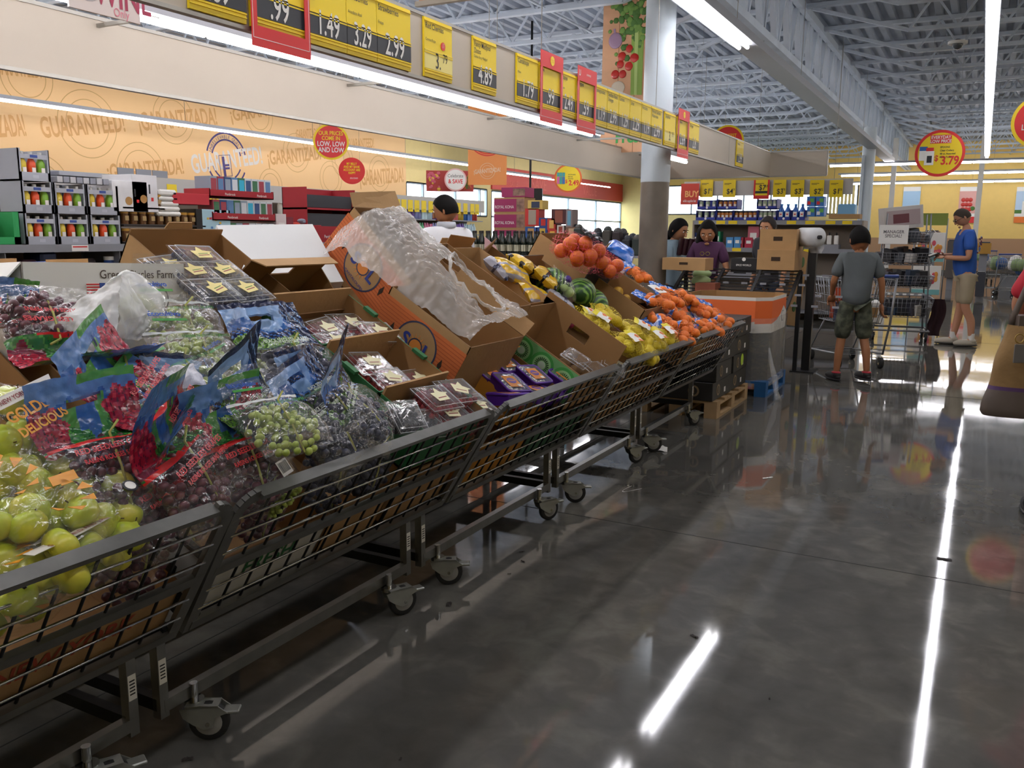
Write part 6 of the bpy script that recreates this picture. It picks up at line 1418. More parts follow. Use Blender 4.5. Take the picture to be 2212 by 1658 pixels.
# ================================================================ FAR SHELF (Y = 15)
FY = 15.0
fx0, fx1 = ony(1500, 480, FY).x, ony(1862, 480, FY).x; fz = ony(1680, 476, FY).z
far = thing('shelf_unit', 'grey shelf across the aisle with blue trays of jars on its top board', 'shelf', (fx0, FY, 0)); W_ = fx1 - fx0
b = B()
for z in (fz, fz - .46, fz - .9, .15): b.box(0, W_, 0, .5, z - .03, z, shelfg)
b.ob('shelf_board', far)
b = B()
for z in (fz, fz - .46, fz - .9): b.box(0, W_, -.012, 0, z - .07, z + .004, shelfg)
b.ob('price_strip', far)
b = B().box(0, W_, .5, .53, 0, fz, shelfd).box(-.03, 0, 0, .53, 0, fz, shelfd).box(W_, W_ + .03, 0, .53, 0, fz, shelfd); b.ob('back_panel', far)
for px_ in (1510, 1548, 1574, 1614, 1645, 1700, 1740, 1784, 1820): x = ony(px_, 477, FY).x - fx0; B().box(x, x + .15, -.014, -.012, fz - .06, fz - .005, yellow).ob('price_tag', far)
for px_ in (1582, 1735): x = ony(px_, 540, FY).x - fx0; B().box(x, x + .15, -.014, -.012, fz - .52, fz - .465, yellow).ob('price_tag', far)
# header board with yellow price posters
hx0, hx1 = ony(1478, 410, FY + .3).x, ony(1842, 410, FY + .3).x; hz0, hz1 = ony(1700, 421, FY + .3).z, ony(1700, 388, FY + .3).z
o = thing('header_board', 'pale header board above the far shelf carrying yellow price posters', 'header board', (hx0, FY + .3, hz0)); B().box(0, hx1 - hx0, 0, .02, 0, hz1 - hz0, mat('price_board_grey', 'bdb8b2', .6)).ob('board', o)
b = B()
for x in (.3, hx1 - hx0 - .3): b.tube([(x, .01, hz1 - hz0), (x, .01, ZC - .5 - hz0)], .004, alu, 4)
b.ob('hanging_wire', o)
for pn, (x0, x1, v, sp) in enumerate(((1512, 1541, '$1.95', 0), (1561, 1590, '$4.69', 0), (1627, 1663, '$7.69', 1), (1669, 1699, '$3.79', 0), (1707, 1738, '$3.95', 0), (1748, 1781, '$2.95', 0), (1790, 1822, '$1.39', 0))):
    p, q = ony(x0, 426, FY + .27), ony(x1, 388, FY + .27); w, h = q.x - p.x, q.z - p.z
    o = thing('price_poster', '%s yellow price poster on the far header board, reading %s' % (('leftmost', 'second', 'red-framed', 'fourth', 'middle right', 'second last', 'rightmost')[pn], v), 'price poster', ((p.x + q.x) / 2, FY + .27, p.z), FACE_Y)
    if sp: B().box(-w / 2, w / 2, -.03, h, -.004, 0, red).box(-w / 2 + .03, w / 2 - .03, .03, h, 0, .003, yellow).box(-w / 2 + .03, w / 2 - .03, h * .22, h * .36, .003, .004, ink).ob('poster', o)
    else: B().box(-w / 2, w / 2, 0, h, -.004, .003, yellow).ob('poster', o)
    text(v[:2], h * .42, ink, TM(w * .05, h * .2 + (h * .22 if sp else 0), .005), o, 'lettering', .001, .9, .01); text(v[3:], h * .22, ink, TM(w * .32, h * .36 + (h * .2 if sp else 0), .005), o, 'lettering', .001, .9); text('Grocery item', h * .1, ink, TM(-w * .4, h * .8, .005), o, 'lettering', .001, .9, 0, 'LEFT') if 0 else B().box(-w * .4, w * .15, h * .78, h * .81, .0035, .004, ink).box(-w * .4, w * .0, h * .72, h * .74, .0035, .004, ink).ob('small_print', o)
# trays with jars
tb_ = mat('tray_royal_blue', '27359a', .5); jam = mat('jar_orange', 'c8803a', .35); jaml = mat('jar_black_lid', '1c1a1c', .4); jgr = mat('jar_pale_green', 'a8b89a', .4)
J2 = {k: B().cyl((0, 0, 0), (0, 0, .12), .036, m, 12).cyl((0, 0, .12), (0, 0, .15), .034, jaml if k != 'green' else shelfg, 12).box(-.02, .02, -.0375, -.03, .03, .08, tagw).mesh('jar') for k, m in (('orange', jam), ('green', jgr))}
BT = B(); bottle(BT, 0, 0, 0, .05, .26, mat('mouthwash_blue', '2a6ac8', .2), mat('cap_blue', '3a8ad8', .3), 12); BT.box(-.03, .03, -.052, -.045, .05, .13, paper).box(-.015, .015, -.053, -.052, .08, .1, red); BT = BT.mesh('bottle')
def ftray(x0, x1, lv, kind, n, lab, h=.05, m=tb_):
    a, c = ony(x0, 470, FY).x, ony(x1, 470, FY).x; z = fz + .003 + lv * .185; w = c - a
    o = thing('tray', lab, 'tray', ((a + c) / 2, FY + .03, z)); B().box(-w / 2, w / 2, 0, .35, 0, .008, m).box(-w / 2, w / 2, 0, .006, 0, h, m).box(-w / 2, -w / 2 + .006, 0, .35, 0, .17, m).box(w / 2 - .006, w / 2, 0, .35, 0, .17, m).box(-w / 2, w / 2, .34, .35, 0, .17, m).ob('tray_body', o)
    B().disc((0, .028, 0), .02, .001, paper, 14).ob('logo_print', o).matrix_local = Matrix.Translation((0, -.001, 0)) @ FACE_Y.to_4x4()
    for k in range(n):
        q = inst(J2.get(kind, BT), 'jar' if kind in J2 else 'bottle', None); place(q, ((a + c) / 2 - w / 2 + (k + .5) * w / n, FY + .09, z + .009)); 
        tag(q, {'orange': 'orange jar with black lid in a blue tray on the far shelf', 'green': 'pale green jar in a blue tray on the far shelf', 'blue': 'blue mouthwash bottle in a blue tray on the far shelf'}[kind], 'jar' if kind in J2 else 'bottle', {'orange': 'orange jars on the far shelf', 'green': 'pale jars on the far shelf', 'blue': 'blue bottles on the far shelf'}[kind])
for a in ((1502, 1544, 0, 'green', 3, 'royal blue tray at the left end of the far shelf, lower layer'), (1504, 1546, 1, 'green', 3, 'royal blue tray at the left end of the far shelf, upper layer'), (1546, 1581, 0, 'orange', 4, 'royal blue tray of orange jars, lower left'), (1547, 1590, 1, 'orange', 4, 'royal blue tray of orange jars, upper layer'), (1583, 1634, 0, 'orange', 5, 'royal blue tray of orange jars, lower middle'),
        (1636, 1676, 0, 'green', 4, 'royal blue tray of pale jars, lower layer beside the blue bottles'), (1632, 1676, 1, 'green', 4, 'royal blue tray of pale jars, upper layer'), (1678, 1706, 0, 'blue', 2, 'mid blue tray of mouthwash bottles, left'), (1708, 1738, 0, 'blue', 2, 'mid blue tray of mouthwash bottles, right')): ftray(*a)
for k in range(4):
    y0 = 468 - (k % 2 + 1) * 22 + 0; x0 = 1742 + (k // 2) * 20; o = yrect('tissue_box', 'blue and green tissue pack stacked on the far shelf', 'pack', x0, y0, x0 + 19, y0 + 21, FY + .05, .25, mat('tissue_blue', '3a7ac8', .5), 'blue and green packs'); w, h = dims(o)
    B().box(-w * .1, w * .4, -.003, 0, h * .4, h * .8, mat('tissue_green', '6ab85a', .5)).box(-w * .4, 0, -.004, -.003, h * .15, h * .5, red if k % 2 else paper).ob('front_print', o)
o = yrect('paper_roll_pack', 'pale blue and white paper towel pack near the right end of the far shelf', 'pack', 1808, 440, 1848, 470, FY + .1, .3, mat('towel_pack', '7ab0d8', .5), None, .02); dims(o)
o = yrect('carton', 'low brown carton at the right end of the far shelf', 'carton', 1790, 462, 1858, 472, FY + .02, .3, card); dims(o)
for k, (x0, x1, y0, cm, lab) in enumerate(((1497, 1512, 503, '1e3a78', 'navy pack'), (1514, 1530, 505, '2f8a6a', 'teal pack'), (1542, 1556, 500, '1e8a5a', 'green pack'), (1568, 1584, 512, '4a90c8', 'light blue pack, left'), (1585, 1600, 511, '4a90c8', 'light blue pack, right'), (1588, 1606, 512, 'a82a3a', 'red and white pack, left'), (1608, 1626, 512, 'b8304a', 'red and white pack, right'), (1614, 1640, 488, 'c86a7a', 'pink pack on top'))):
    o = yrect('boxed_pack', lab + ' on the second level of the far shelf', 'pack', x0, y0, x1, 534, FY + .05 + .02 * (k % 2), .2, mat('fp' + cm, cm, .5)); w, h = dims(o); B().box(-w * .3, w * .3, -.003, 0, h * .4, h * .7, paper).ob('front_print', o)
    o.location.z = fz - .457
o = yrect('tray', 'grey tray of three white lotion bottles on the second level of the far shelf', 'tray', 1766, 523, 1812, 532, FY + .02, .25, shelfg); dims(o); o.location.z = fz - .457
LB = B().box(-.035, .035, -.02, .02, 0, .15, paper, .01).cyl((0, 0, .15), (0, 0, .19), .01, ink, 8).bar((0, 0, .19), (0, -.04, .19), .012, .012, ink).mesh('lotion_bottle')
for k in range(3): q = inst(LB, 'lotion_bottle', None); place(q, (o.location.x - .11 + k * .11, FY + .10, fz - .457 + .07)); tag(q, 'white pump bottle of lotion in the grey tray on the far shelf', 'lotion bottle', 'white lotion bottles')
# back wall posters
for k, (x0, x1, cm) in enumerate(((1946, 1990, 'a9cbe8'), (2067, 2113, 'e0a8a0'), (2189, 2235, 'bcd4ec'))):
    o = yrect('poster', ('poster of blue sky and groceries on the yellow wall', 'poster of tomatoes on the yellow wall behind the man in blue', 'poster with a white bottle at the right edge of the yellow wall')[k], 'poster', x0, 403, x1, 481, YB - .05, .03, mat('poster_%d' % k, cm, .6)); w, h = dims(o)
    b = B().box(-w / 2, w / 2, -.006, 0, 0, h * .17, (yellow, red, MC['label_orange'])[k]).box(-w / 2, w / 2, -.006, 0, h * .88, h, paper).box(-w / 2, w / 2, -.006, 0, h * .17, h * .26, paper)
    if k == 0:
        for q, c in enumerate((blue_p, red, yellow, leaf)): b.box(-w * .4 + q * w * .2, -w * .24 + q * w * .2, -.01, 0, h * .26, h * .45, c)
    if k == 1:
        for q in range(9): b.ball((-w * .25 + (q % 3) * w * .2, -.004, h * .38 + (q // 3) * h * .13), w * .13, tom, 10, 6, (1, .1, 1))
        b.ball((w * .3, -.006, h * .4), w * .14, leaf, 10, 6, (1, .1, 1))
    if k == 2: b.box(-w * .1, w * .2, -.01, 0, h * .26, h * .6, paper).box(-w * .5, w * .5, -.008, 0, h * .26, h * .36, leaf)
    b.ob('picture', o)
for k, px_ in enumerate((1922, 2110)):
    p = ony(px_, 470, 30); tag(B().box(p.x - .07, p.x + .07, 30, 30.14, 0, LZ + 1.0, mat('post_white', 'd8d6d0', .5)).ob('support_post'), ('slim white post in front of the yellow wall, left one', 'slim white post in front of the yellow wall, right one')[k], 'post')
# ================================================================ RIGHT-HAND PRODUCE END: PALLETS, BINS, RACK
def wood_pallet(label, x, y, L, Wd, m, name='pallet'):
    o = thing(name, label, 'pallet', (x, y, 0))
    for k in range(5): B().box(-L / 2, L / 2, -Wd / 2 + k * (Wd - .1) / 4, -Wd / 2 + k * (Wd - .1) / 4 + .1, .115, .135, m).ob('deck_board', o)
    for k in range(3):
        xx = -L / 2 + .05 + k * (L - .1) / 2
        for j in range(3): yy = -Wd / 2 + .05 + j * (Wd - .1) / 2; B().box(xx - .05, xx + .05, yy - .05, yy + .05, .02, .1, m).ob('block', o)
        B().box(xx - .05, xx + .05, -Wd / 2, Wd / 2, .1, .115, m).ob('stringer', o); B().box(xx - .05, xx + .05, -Wd / 2, Wd / 2, 0, .02, m).ob('stringer', o)
    return o
pw = mat('pallet_wood', 'a88a62', .8, var=.15, vscale=8); pb = mat('pallet_blue', '1f5f9a', .6, var=.1)
wood_pallet('bare wooden pallet under the black cartons at the end of the cart row', -2.02, 6.98, .66, 1.0, pw)
blk2 = mat('black_carton_print', '201e1c', .55); seal = mat('carton_seal_gold', '8a7456', .6)
for lv in range(4):
    for c, (x, y) in enumerate(((-2.02, 6.72), (-2.02, 7.24))):
        if lv == 3 and c == 0: y += .02
        o = thing('black_carton', 'black carton with round tan seal, ' + ('front' if c == 0 else 'rear') + ' column, ' + ('bottom', 'second', 'third', 'topmost')[lv] + ' on the wooden pallet', 'carton', (x + .01 * lv, y, .136 + lv * .148), euler(0, 0, .04 * (lv % 2) - .02), 'black cartons on the wooden pallet')
        B().box(-.30, .30, -.25, .25, 0, .144, blk2, .004).ob('box_body', o)
        for T, nm in ((FACE_Y.to_4x4(), 0), (FACE_X.to_4x4(), 1)):
            b = B(); b.T = Matrix.Translation((.15 if nm == 0 else .301, -.251 if nm == 0 else -.1, .072)) @ T; b.disc((0, 0, 0), .045, .001, seal, 20).disc((0, 0, .001), .030, .0008, blk2, 16).box(-.006, .006, -.02, .02, .0018, .0022, seal); b.box(-.3 if nm == 0 else .16, -.2 if nm == 0 else .2, -.04, 0, 0, .001, tagw if nm else seal)
            b.ob('seal_print', o)
        if lv == 1 and c == 1: B().disc((0, 0, 0), .05, .001, mat('sticker_lime', 'b8d83a', .5), 16).ob('round_sticker', o).matrix_local = Matrix.Translation((.302, .05, .08)) @ FACE_X.to_4x4()
wood_pallet('blue pallet under the tall orange and white bin', -1.98, 8.02, .84, .86, pb, 'blue_pallet')
bin_ = thing('bulk_bin', 'octagonal white cardboard bin with a wide orange band, wrapped in stretch film', 'bin', (-1.98, 8.02, .137))
def octa(w, d, ch): return [(-w + ch, -d), (w - ch, -d), (w, -d + ch), (w, d - ch), (w - ch, d), (-w + ch, d), (-w, d - ch), (-w, -d + ch)]
ob_ = mat('bin_orange', 'e0662a', .6); ow = mat('bin_white', 'd9d6d0', .6)
def ring_wall(b, pts, z0, z1, m, t=.012, mi_=None):
    n = len(pts)
    for k in range(n):
        x0, y0 = pts[k]; x1, y1 = pts[(k + 1) % n]; f = 1 - t / .4
        b.add([(x0, y0, z0), (x1, y1, z0), (x1, y1, z1), (x0, y0, z1)], [(0, 1, 2, 3)], m); b.add([(x0 * f, y0 * f, z0), (x1 * f, y1 * f, z0), (x1 * f, y1 * f, z1), (x0 * f, y0 * f, z1)], [(3, 2, 1, 0)], mi_ or m); b.add([(x0, y0, z1), (x1, y1, z1), (x1 * f, y1 * f, z1), (x0 * f, y0 * f, z1)], [(0, 1, 2, 3)], mi_ or m)
P8 = octa(.41, .42, .12)
b = B(); ring_wall(b, P8, .42, .50, ow, .012, card_in); ring_wall(b, P8, .50, .70, ob_, .012, card_in); ring_wall(b, P8, .70, .73, ow, .012, card_in); b.ob('bin_wall', bin_)
b = B(); b.prism([(x * .97, y * .97) for x, y in P8], .42, mat('bin_dark_base', '26282c', .6)); b.ob('dark_base', bin_)
b = B(); b.T = Matrix.Translation((0, -.424, .49)) @ FACE_Y.to_4x4(); b.prism([(-.29, -.04), (.29, -.04), (.29, .03), (.1, .0), (-.1, -.02), (-.29, .0)], .001, ow); b.ob('wave_print', bin_)
b = B(); b.T = Matrix.Translation((.412, 0, .48)) @ FACE_X.to_4x4(); b.prism([(-.30, -.05), (.30, -.05), (.30, .10), (.18, .15), (.05, .08), (-.1, .04), (-.30, .02)], .001, ow); b.disc((.15, .06, .001), .05, .001, ink, 20).disc((.15, .06, .002), .043, .001, ow, 20); b.ob('wave_print', bin_)
wrapm = film('stretch_wrap', (.9, .92, .95), .12, .15, .12, .9, 18)
def wrap(s, t):
    a = 2 * PI * s; k = 1.0 / max(abs(math.cos(a)) / .425, abs(math.sin(a)) / .435, (abs(math.cos(a)) + abs(math.sin(a))) / .75); k *= 1 + .01 * noise.noise(Vector((s * 9, t * 8, 0))); return (k * math.cos(a), k * math.sin(a), -.05 + .60 * t)
B().grid(wrap, 48, 14, wrapm).ob('stretch_wrap', bin_)
pts = [(.42, -.40, .30), (.46, -.43, .15), (.50, -.45, .03), (.52, -.48, -.07), (.55, -.52, -.125)]
B().tube(pts, .02, MC['stretch_wrap'], 6, rs=[.01, .02, .03, .022, .03]).ob('loose_wrap_tail', bin_)
# black slatted rack
rk = thing('slatted_rack', 'black slatted sloping rack behind the orange and white bin', 'rack', (-1.62, 8.5, 0)); WR = 1.2
bl2 = mat('rack_black', '19191b', .4)
b = B()
for k in range(13): t = k / 12; b.bar((-WR, .0 + .75 * t, .66 + .38 * t), (0, .75 * t, .66 + .38 * t), .035, .012, bl2)
for x in (-WR, -WR * .66, -WR * .33, 0): b.bar((x, 0, .66), (x, .75, 1.04), .03, .03, bl2)
b.ob('slat_top', rk)
b = B()
for k in range(4):
    for j in range(9): b.box(-WR + .1 + j * .19, -WR + .16 + j * .19, .1 + k * .18, .12 + k * .18, .725 + k * .09, .745 + k * .09, shelfg)
b.ob('slat_clips', rk)
for x in (-WR, 0):
    for y in (0, .75): B().box(x - .02, x + .02, y - .02, y + .02, 0, .66 + .38 * y / .75, bl2).ob('leg', rk)
B().box(-WR, 0, 0, .02, .1, .62, mat('rack_dark_crates', '242226', .6)).ob('front_panel', rk)
tag(B().box(-1.57, -1.49, 9.33, 9.41, 0, ony(1735, 540, 9.37).z + .02, bl2).box(-1.66, -1.42, 9.2, 9.5, 0, .012, bl2).ob('black_post'), 'slim black post standing at the right end of the slatted rack', 'post')
def wc(name, label, x0, y0, x1, y1, Y, d, m=None, holes=True, rz=0):
    o = yrect(name, label, 'carton', x0, y0, x1, y1, Y, d, m or card); w, h = dims(o); o.matrix_world = o.matrix_world @ Matrix.Rotation(rz, 4, 'Z')
    if holes: B().box(-.045, .045, -.002, 0, h * .45, h * .65, brown_dark, .0).ob('hand_hole', o)
    return o
wc('carton', 'brown lidded carton, upper one of the two by the plastic bag roll', 1640, 495, 1722, 540, 9.05, .4); wc('carton', 'brown lidded carton, lower one of the two by the plastic bag roll', 1634, 540, 1718, 582, 9.0, .42)
wc('carton', 'low open brown carton lying in front of the two shopping women', 1430, 558, 1524, 582, 8.65, .3)
o = wc('black_carton', 'black carton with white printed garlic emblem beside the brown cartons', 1578, 558, 1635, 590, 9.25, .2, bcard, False); text('SPICE WORLD', .028, paper, TM(0, -.002, .08, PI / 2), o, 'lettering', .001, .9, .01); B().disc((0, 0, 0), .02, .001, paper, 12).ob('emblem', o).matrix_local = Matrix.Translation((0, -.001, .15)) @ FACE_Y.to_4x4()
for k, (x, y, w) in enumerate(((1515, 597, .7), (1508, 592, .7))):
    p = ony(x, y - 8, 8.95); o = thing('lettuce_pack' , ('pale green lettuce on the black rack below the woman in purple', 'second pale lettuce behind it on the black rack')[k], 'lettuce', (p.x, 8.95 + k * .15, .93 + k * .06)); B().ball((0, 0, 0), .085, mat('lettuce', 'a9c08a', .6), 16, 10, (1.2, 1, .6), lambda d: 1 + .12 * noise.noise(d * 4)).ob('leaves', o)
o = wc('carton', 'small reddish brown carton on the black rack under the lettuce', 1500, 612, 1545, 650, 8.72, .2, mat('carton_reddish', '8a4a34', .7), False)
# brown leaning cartons beside the post
o = thing('carton', 'brown carton with green leaf print leaning against the black post', 'carton', (-1.74, 9.55, .45), euler(0, D2R(8), D2R(70)))
B().box(-.12, .12, -.02, .02, 0, .80, card).ob('box_body', o); b = B()
for q in range(5): b.ball((-.02 + .05 * (q % 2), -.022, .2 + q * .16), .04, mat('leaf_print', '4a6a3a', .7), 8, 6, (1, .1, 1.4))
b.ob('leaf_print', o)
# bag roll on its stand
p = ony(1750, 512, 9.2); o = thing('bag_roll', 'white roll of plastic produce bags mounted on the black post', 'bag roll', p, euler(0, 0, .9))
B().lathe([(.02, -.12), (.095, -.12), (.095, .12), (.02, .12), (.02, -.12)], mat('roll_white', 'd8dadc', .35), 28, axis='y').ob('roll', o); B().cyl((0, -.15, 0), (0, .15, 0), .02, ink, 12).ob('core', o)
B().grid(lambda s, t: (.09 + .02 * math.sin(s * 9 + t * 4), (s - .5) * .18, -.05 - .11 * t), 8, 8, milky).ob('loose_bag', o); B().bar((0, .15, 0), (-.18, .25, 0), .02, .02, bl2).ob('bracket', o)
# ================================================================ PEOPLE
def skinned(joints, edges, m, lvl=2):
    me = bpy.data.meshes.new('s'); names = list(joints); ix = {n: i for i, n in enumerate(names)}
    me.from_pydata([joints[n][:3] for n in names], [(ix[a], ix[c]) for a, c in edges], []); o = bpy.data.objects.new('s', me); COL.objects.link(o)
    md = o.modifiers.new('s', 'SKIN'); md.use_smooth_shade = True; sk = me.skin_vertices[0].data
    for n in names:
        r = joints[n][3]; sk[ix[n]].radius = (r, joints[n][4] if len(joints[n]) > 4 else r)
    sk[0].use_root = True
    s2 = o.modifiers.new('u', 'SUBSURF'); s2.levels = lvl; s2.render_levels = lvl
    dg = bpy.context.evaluated_depsgraph_get(); ev = o.evaluated_get(dg); em = bpy.data.meshes.new_from_object(ev, depsgraph=dg)
    vs = [v.co.copy() for v in em.vertices]; fs = [list(p.vertices) for p in em.polygons]
    bpy.data.objects.remove(o); bpy.data.meshes.remove(em); return vs, fs
def lerp(a, b, t): return tuple(a[k] + (b[k] - a[k]) * t for k in range(3))
def add_skin(b, J, E, m): vs, fs = skinned(J, E, m); b.add(vs, fs, m, True)
def hand(b, wrist, d, side, m, curl=.5, s=1.0):
    """palm and five separate fingers; d = pointing direction, side = thumb direction"""
    w = Vector(wrist); d = Vector(d).normalized(); sd = Vector(side); sd = (sd - d * sd.dot(d)).normalized(); n = d.cross(sd)
    old = b.T; R_ = Matrix((sd, d, n)).transposed().to_4x4(); R_.translation = w; b.T = old @ R_
    b.ball((0, .045 * s, 0), .046 * s, m, 12, 8, (.82, 1.05, .42))
    for k, L in enumerate((.068, .076, .070, .055)):
        x = (.028 - .0187 * k) * s; y0 = (.078 - .004 * abs(k - 1)) * s; a = 0; pts = [(x, y0 - .02 * s, 0)]; y, z = y0, 0
        for q in range(3): pts.append((x, y, z)); a += curl * (.5 + .35 * q); y += math.cos(a) * L * s / 2.6; z += math.sin(a) * L * s / 2.6
        pts.append((x, y, z)); b.tube(pts, .008 * s, m, 6, rs=[.009 * s, .009 * s, .0085 * s, .008 * s, .0055 * s])
    b.tube([(.022 * s, .02 * s, 0), (.045 * s, .045 * s, .006 * s), (.055 * s, .068 * s, .016 * s), (.052 * s, .088 * s, .024 * s)], .01 * s, m, 6, rs=[.014 * s, .012 * s, .010 * s, .007 * s]); b.T = old
def head(b, c, R_, m, s=1.0, eyes=True):
    """face looks along local -y"""
    old = b.T; T = R_.to_4x4(); T.translation = Vector(c); b.T = old @ T
    def f(d):
        r = 1
        if d.z < -.2 and d.y < .4: r -= .10 * (-d.z - .2) + .0
        if d.y > .3 and d.z < -.3: r -= .28 * (-d.z - .3)
        if d.y < -.75 and abs(d.z) < .35: r -= .03
        return r
    b.ball((0, 0, 0), .105 * s, m, 22, 16, (.76, .93, 1.12), f)
    b.ball((0, -.098 * s, -.018 * s), .015 * s, m, 10, 8, (.9, 1.2, 1.6)); b.ball((0, -.106 * s, -.032 * s), .013 * s, m, 10, 6, (1.2, 1, .8))
    for k in (-1, 1): b.ball((k * .081 * s, .008 * s, -.01 * s), .022 * s, m, 10, 8, (.35, .7, 1.25))
    ew = mat('eye_white', 'e8e2da', .3); ed = mat('eye_dark', '1d1512', .3); lip = mat('lips', '8a4a40', .5); br = mat('brow', '1c1412', .8)
    for k in (-1, 1):
        b.ball((k * .033 * s, -.086 * s, .006 * s), .011 * s, ew, 8, 6, (1.3, .6, .6)); b.ball((k * .033 * s, -.092 * s, .006 * s), .005 * s, ed, 6, 5); b.bar((k * .018 * s, -.094 * s, .026 * s), (k * .05 * s, -.086 * s, .026 * s), .006 * s, .006 * s, br)
    b.ball((0, -.092 * s, -.058 * s), .022 * s, lip, 10, 6, (1, .35, .3)); b.ball((0, -.086 * s, -.092 * s), .022 * s, m, 10, 6, (1.1, .6, .7)); b.T = old
def hairshell(o, c, R_, m, s=1.0, cut=-.1, back=-.6, puff=1.08, long=None):
    b = B(); T = R_.to_4x4(); T.translation = Vector(c); b.T = T; n, k = 26, 18
    vs = []; 
    def f(u, v):
        a = 2 * PI * u; sa = math.sin(a); t = max(0, min(1, (sa + .75) / .9)); low = (cut + .25) * (1 - t) + back * t
        e = PI / 2 - v * (PI / 2 - math.asin(max(-.95, min(.95, low))))
        d = Vector((math.cos(e) * math.cos(a), math.cos(e) * math.sin(a), math.sin(e))); g = puff * (1 + .02 * noise.noise(d * 9))
        return (d.x * .76 * .105 * s * g * 1.05, d.y * .93 * .105 * s * g * 1.04, d.z * 1.12 * .105 * s * g)
    b.grid(f, n, k, m)
    if long: 
        for (p, q, r0, r1) in long: b.tube([p, lerp(p, q, .5), q], r0, m, 10, rs=[r0, (r0 + r1) / 2 * 1.1, r1])
    return b.ob('hair', o)
def person(label, loc, yaw, H, J, sk_m, group=None):
    return thing('person', label, 'person', loc, euler(0, 0, yaw), group)
# yaw: local -y is the facing direction
def facing(dx, dy): return math.atan2(dx, -dy)
def build_body(o, J, Hc, Rh, m, hs, s=1.0, legs=True):
    b = B(); g = lambda n: J[n][:3]
    J = dict(J)
    for n, k in (('pelvis', .78), ('belly', .8), ('chest', .86)): v = J[n]; J[n] = (*v[:3], v[3] * k, v[4] * k)
    E = [('pelvis', 'belly'), ('belly', 'chest'), ('chest', 'neck0'), ('neck0', 'neck1'), ('chest', 'shl'), ('shl', 'ell'), ('ell', 'wrl'), ('chest', 'shr'), ('shr', 'elr'), ('elr', 'wrr'), ('pelvis', 'hil'), ('hil', 'knl'), ('knl', 'cal'), ('cal', 'anl'), ('anl', 'tol'), ('pelvis', 'hir'), ('hir', 'knr'), ('knr', 'car'), ('car', 'anr'), ('anr', 'tor')]
    add_skin(b, J, E, m); head(b, Hc, Rh, m, s)
    for (w, e, side, cu) in hs:
        d = Vector(g(w)) - Vector(g(e)); hand(b, g(w), d, side, m, cu, s)
    return b.ob('body', o)
def J_base(s=1.0, w=1.0, lean=0):
    """standing pose, feet apart; metres for a 1.75 m adult times s; local -y = front"""
    J = dict(pelvis=(0, 0, .95, .135 * w, .10), belly=(0, -.01 - lean * .3, 1.12, .125 * w, .095), chest=(0, 0 - lean * .8, 1.34, .15 * w, .10), neck0=(0, .01 - lean, 1.49, .05), neck1=(0, -.0 - lean * 1.15, 1.56, .046),
             shl=(-.175 * w, 0 - lean * .9, 1.42, .052), ell=(-.225 * w, .03, 1.13, .04), wrl=(-.235 * w, -.06, .88, .027), shr=(.175 * w, 0 - lean * .9, 1.42, .052), elr=(.225 * w, .03, 1.13, .04), wrr=(.235 * w, -.06, .88, .027),
             hil=(-.09, 0, .88, .085), knl=(-.10, -.01, .50, .055), cal=(-.10, .015, .34, .053), anl=(-.10, .02, .08, .034), tol=(-.115, -.13, .03, .03), hir=(.09, 0, .88, .085), knr=(.10, -.01, .50, .055), car=(.10, .015, .34, .053), anr=(.10, .02, .08, .034), tor=(.115, -.13, .03, .03))
    return {k: tuple(c * s for c in v) for k, v in J.items()}
def shirt(o, J, m, s=1.0, grow=.022, sl=.45, hem=.93, name='shirt', sleeve_r=1.35):
    g = {}
    for n in ('belly', 'chest', 'shl', 'shr', 'neck0'): g[n] = J[n]
    S = {}; P = J['pelvis']; S['hem'] = (P[0], P[1], (hem - .07) * s, P[3] + grow * 1.3, P[4] + grow * 1.8)
    for n in ('belly', 'chest'): v = J[n]; S[n] = (v[0], v[1], v[2], v[3] + grow, v[4] + grow)
    v = J['neck0']; S['neck0'] = (v[0], v[1] + .005, v[2] - .01 * s, v[3] + .022)
    E = [('hem', 'belly'), ('belly', 'chest'), ('chest', 'neck0')]
    for k in 'lr':
        a, e = J['sh' + k], J['el' + k]; S['sh' + k] = (a[0], a[1], a[2], a[3] + .018); q = lerp(a, e, sl * .6); S['sm' + k] = (*q, a[3] * sleeve_r); q = lerp(a, e, sl + .25); S['sl' + k] = (*q, e[3] * sleeve_r + .014)
        E += [('chest', 'sh' + k), ('sh' + k, 'sm' + k), ('sm' + k, 'sl' + k)]
    b = B(); add_skin(b, S, E, m); return b.ob(name, o)
def shorts(o, J, m, s=1.0, knee=.0, name='shorts', wide=1.45):
    S = {}; v = J['pelvis']; S['pelvis'] = (v[0], v[1], v[2] + .05 * s, v[3] + .004, v[4] + .014); E = []
    for k in 'lr':
        a, e = J['hi' + k], J['kn' + k]; S['hi' + k] = (a[0], a[1], a[2], a[3] * 1.16); q = lerp(a, e, .55); S['m' + k] = (*q, e[3] * wide * 1.12); q = lerp(a, e, .97 + knee); S['e' + k] = (*q, e[3] * wide * 1.05); E += [('pelvis', 'hi' + k), ('hi' + k, 'm' + k), ('m' + k, 'e' + k)]
    b = B(); add_skin(b, S, E, m); return b.ob(name, o)
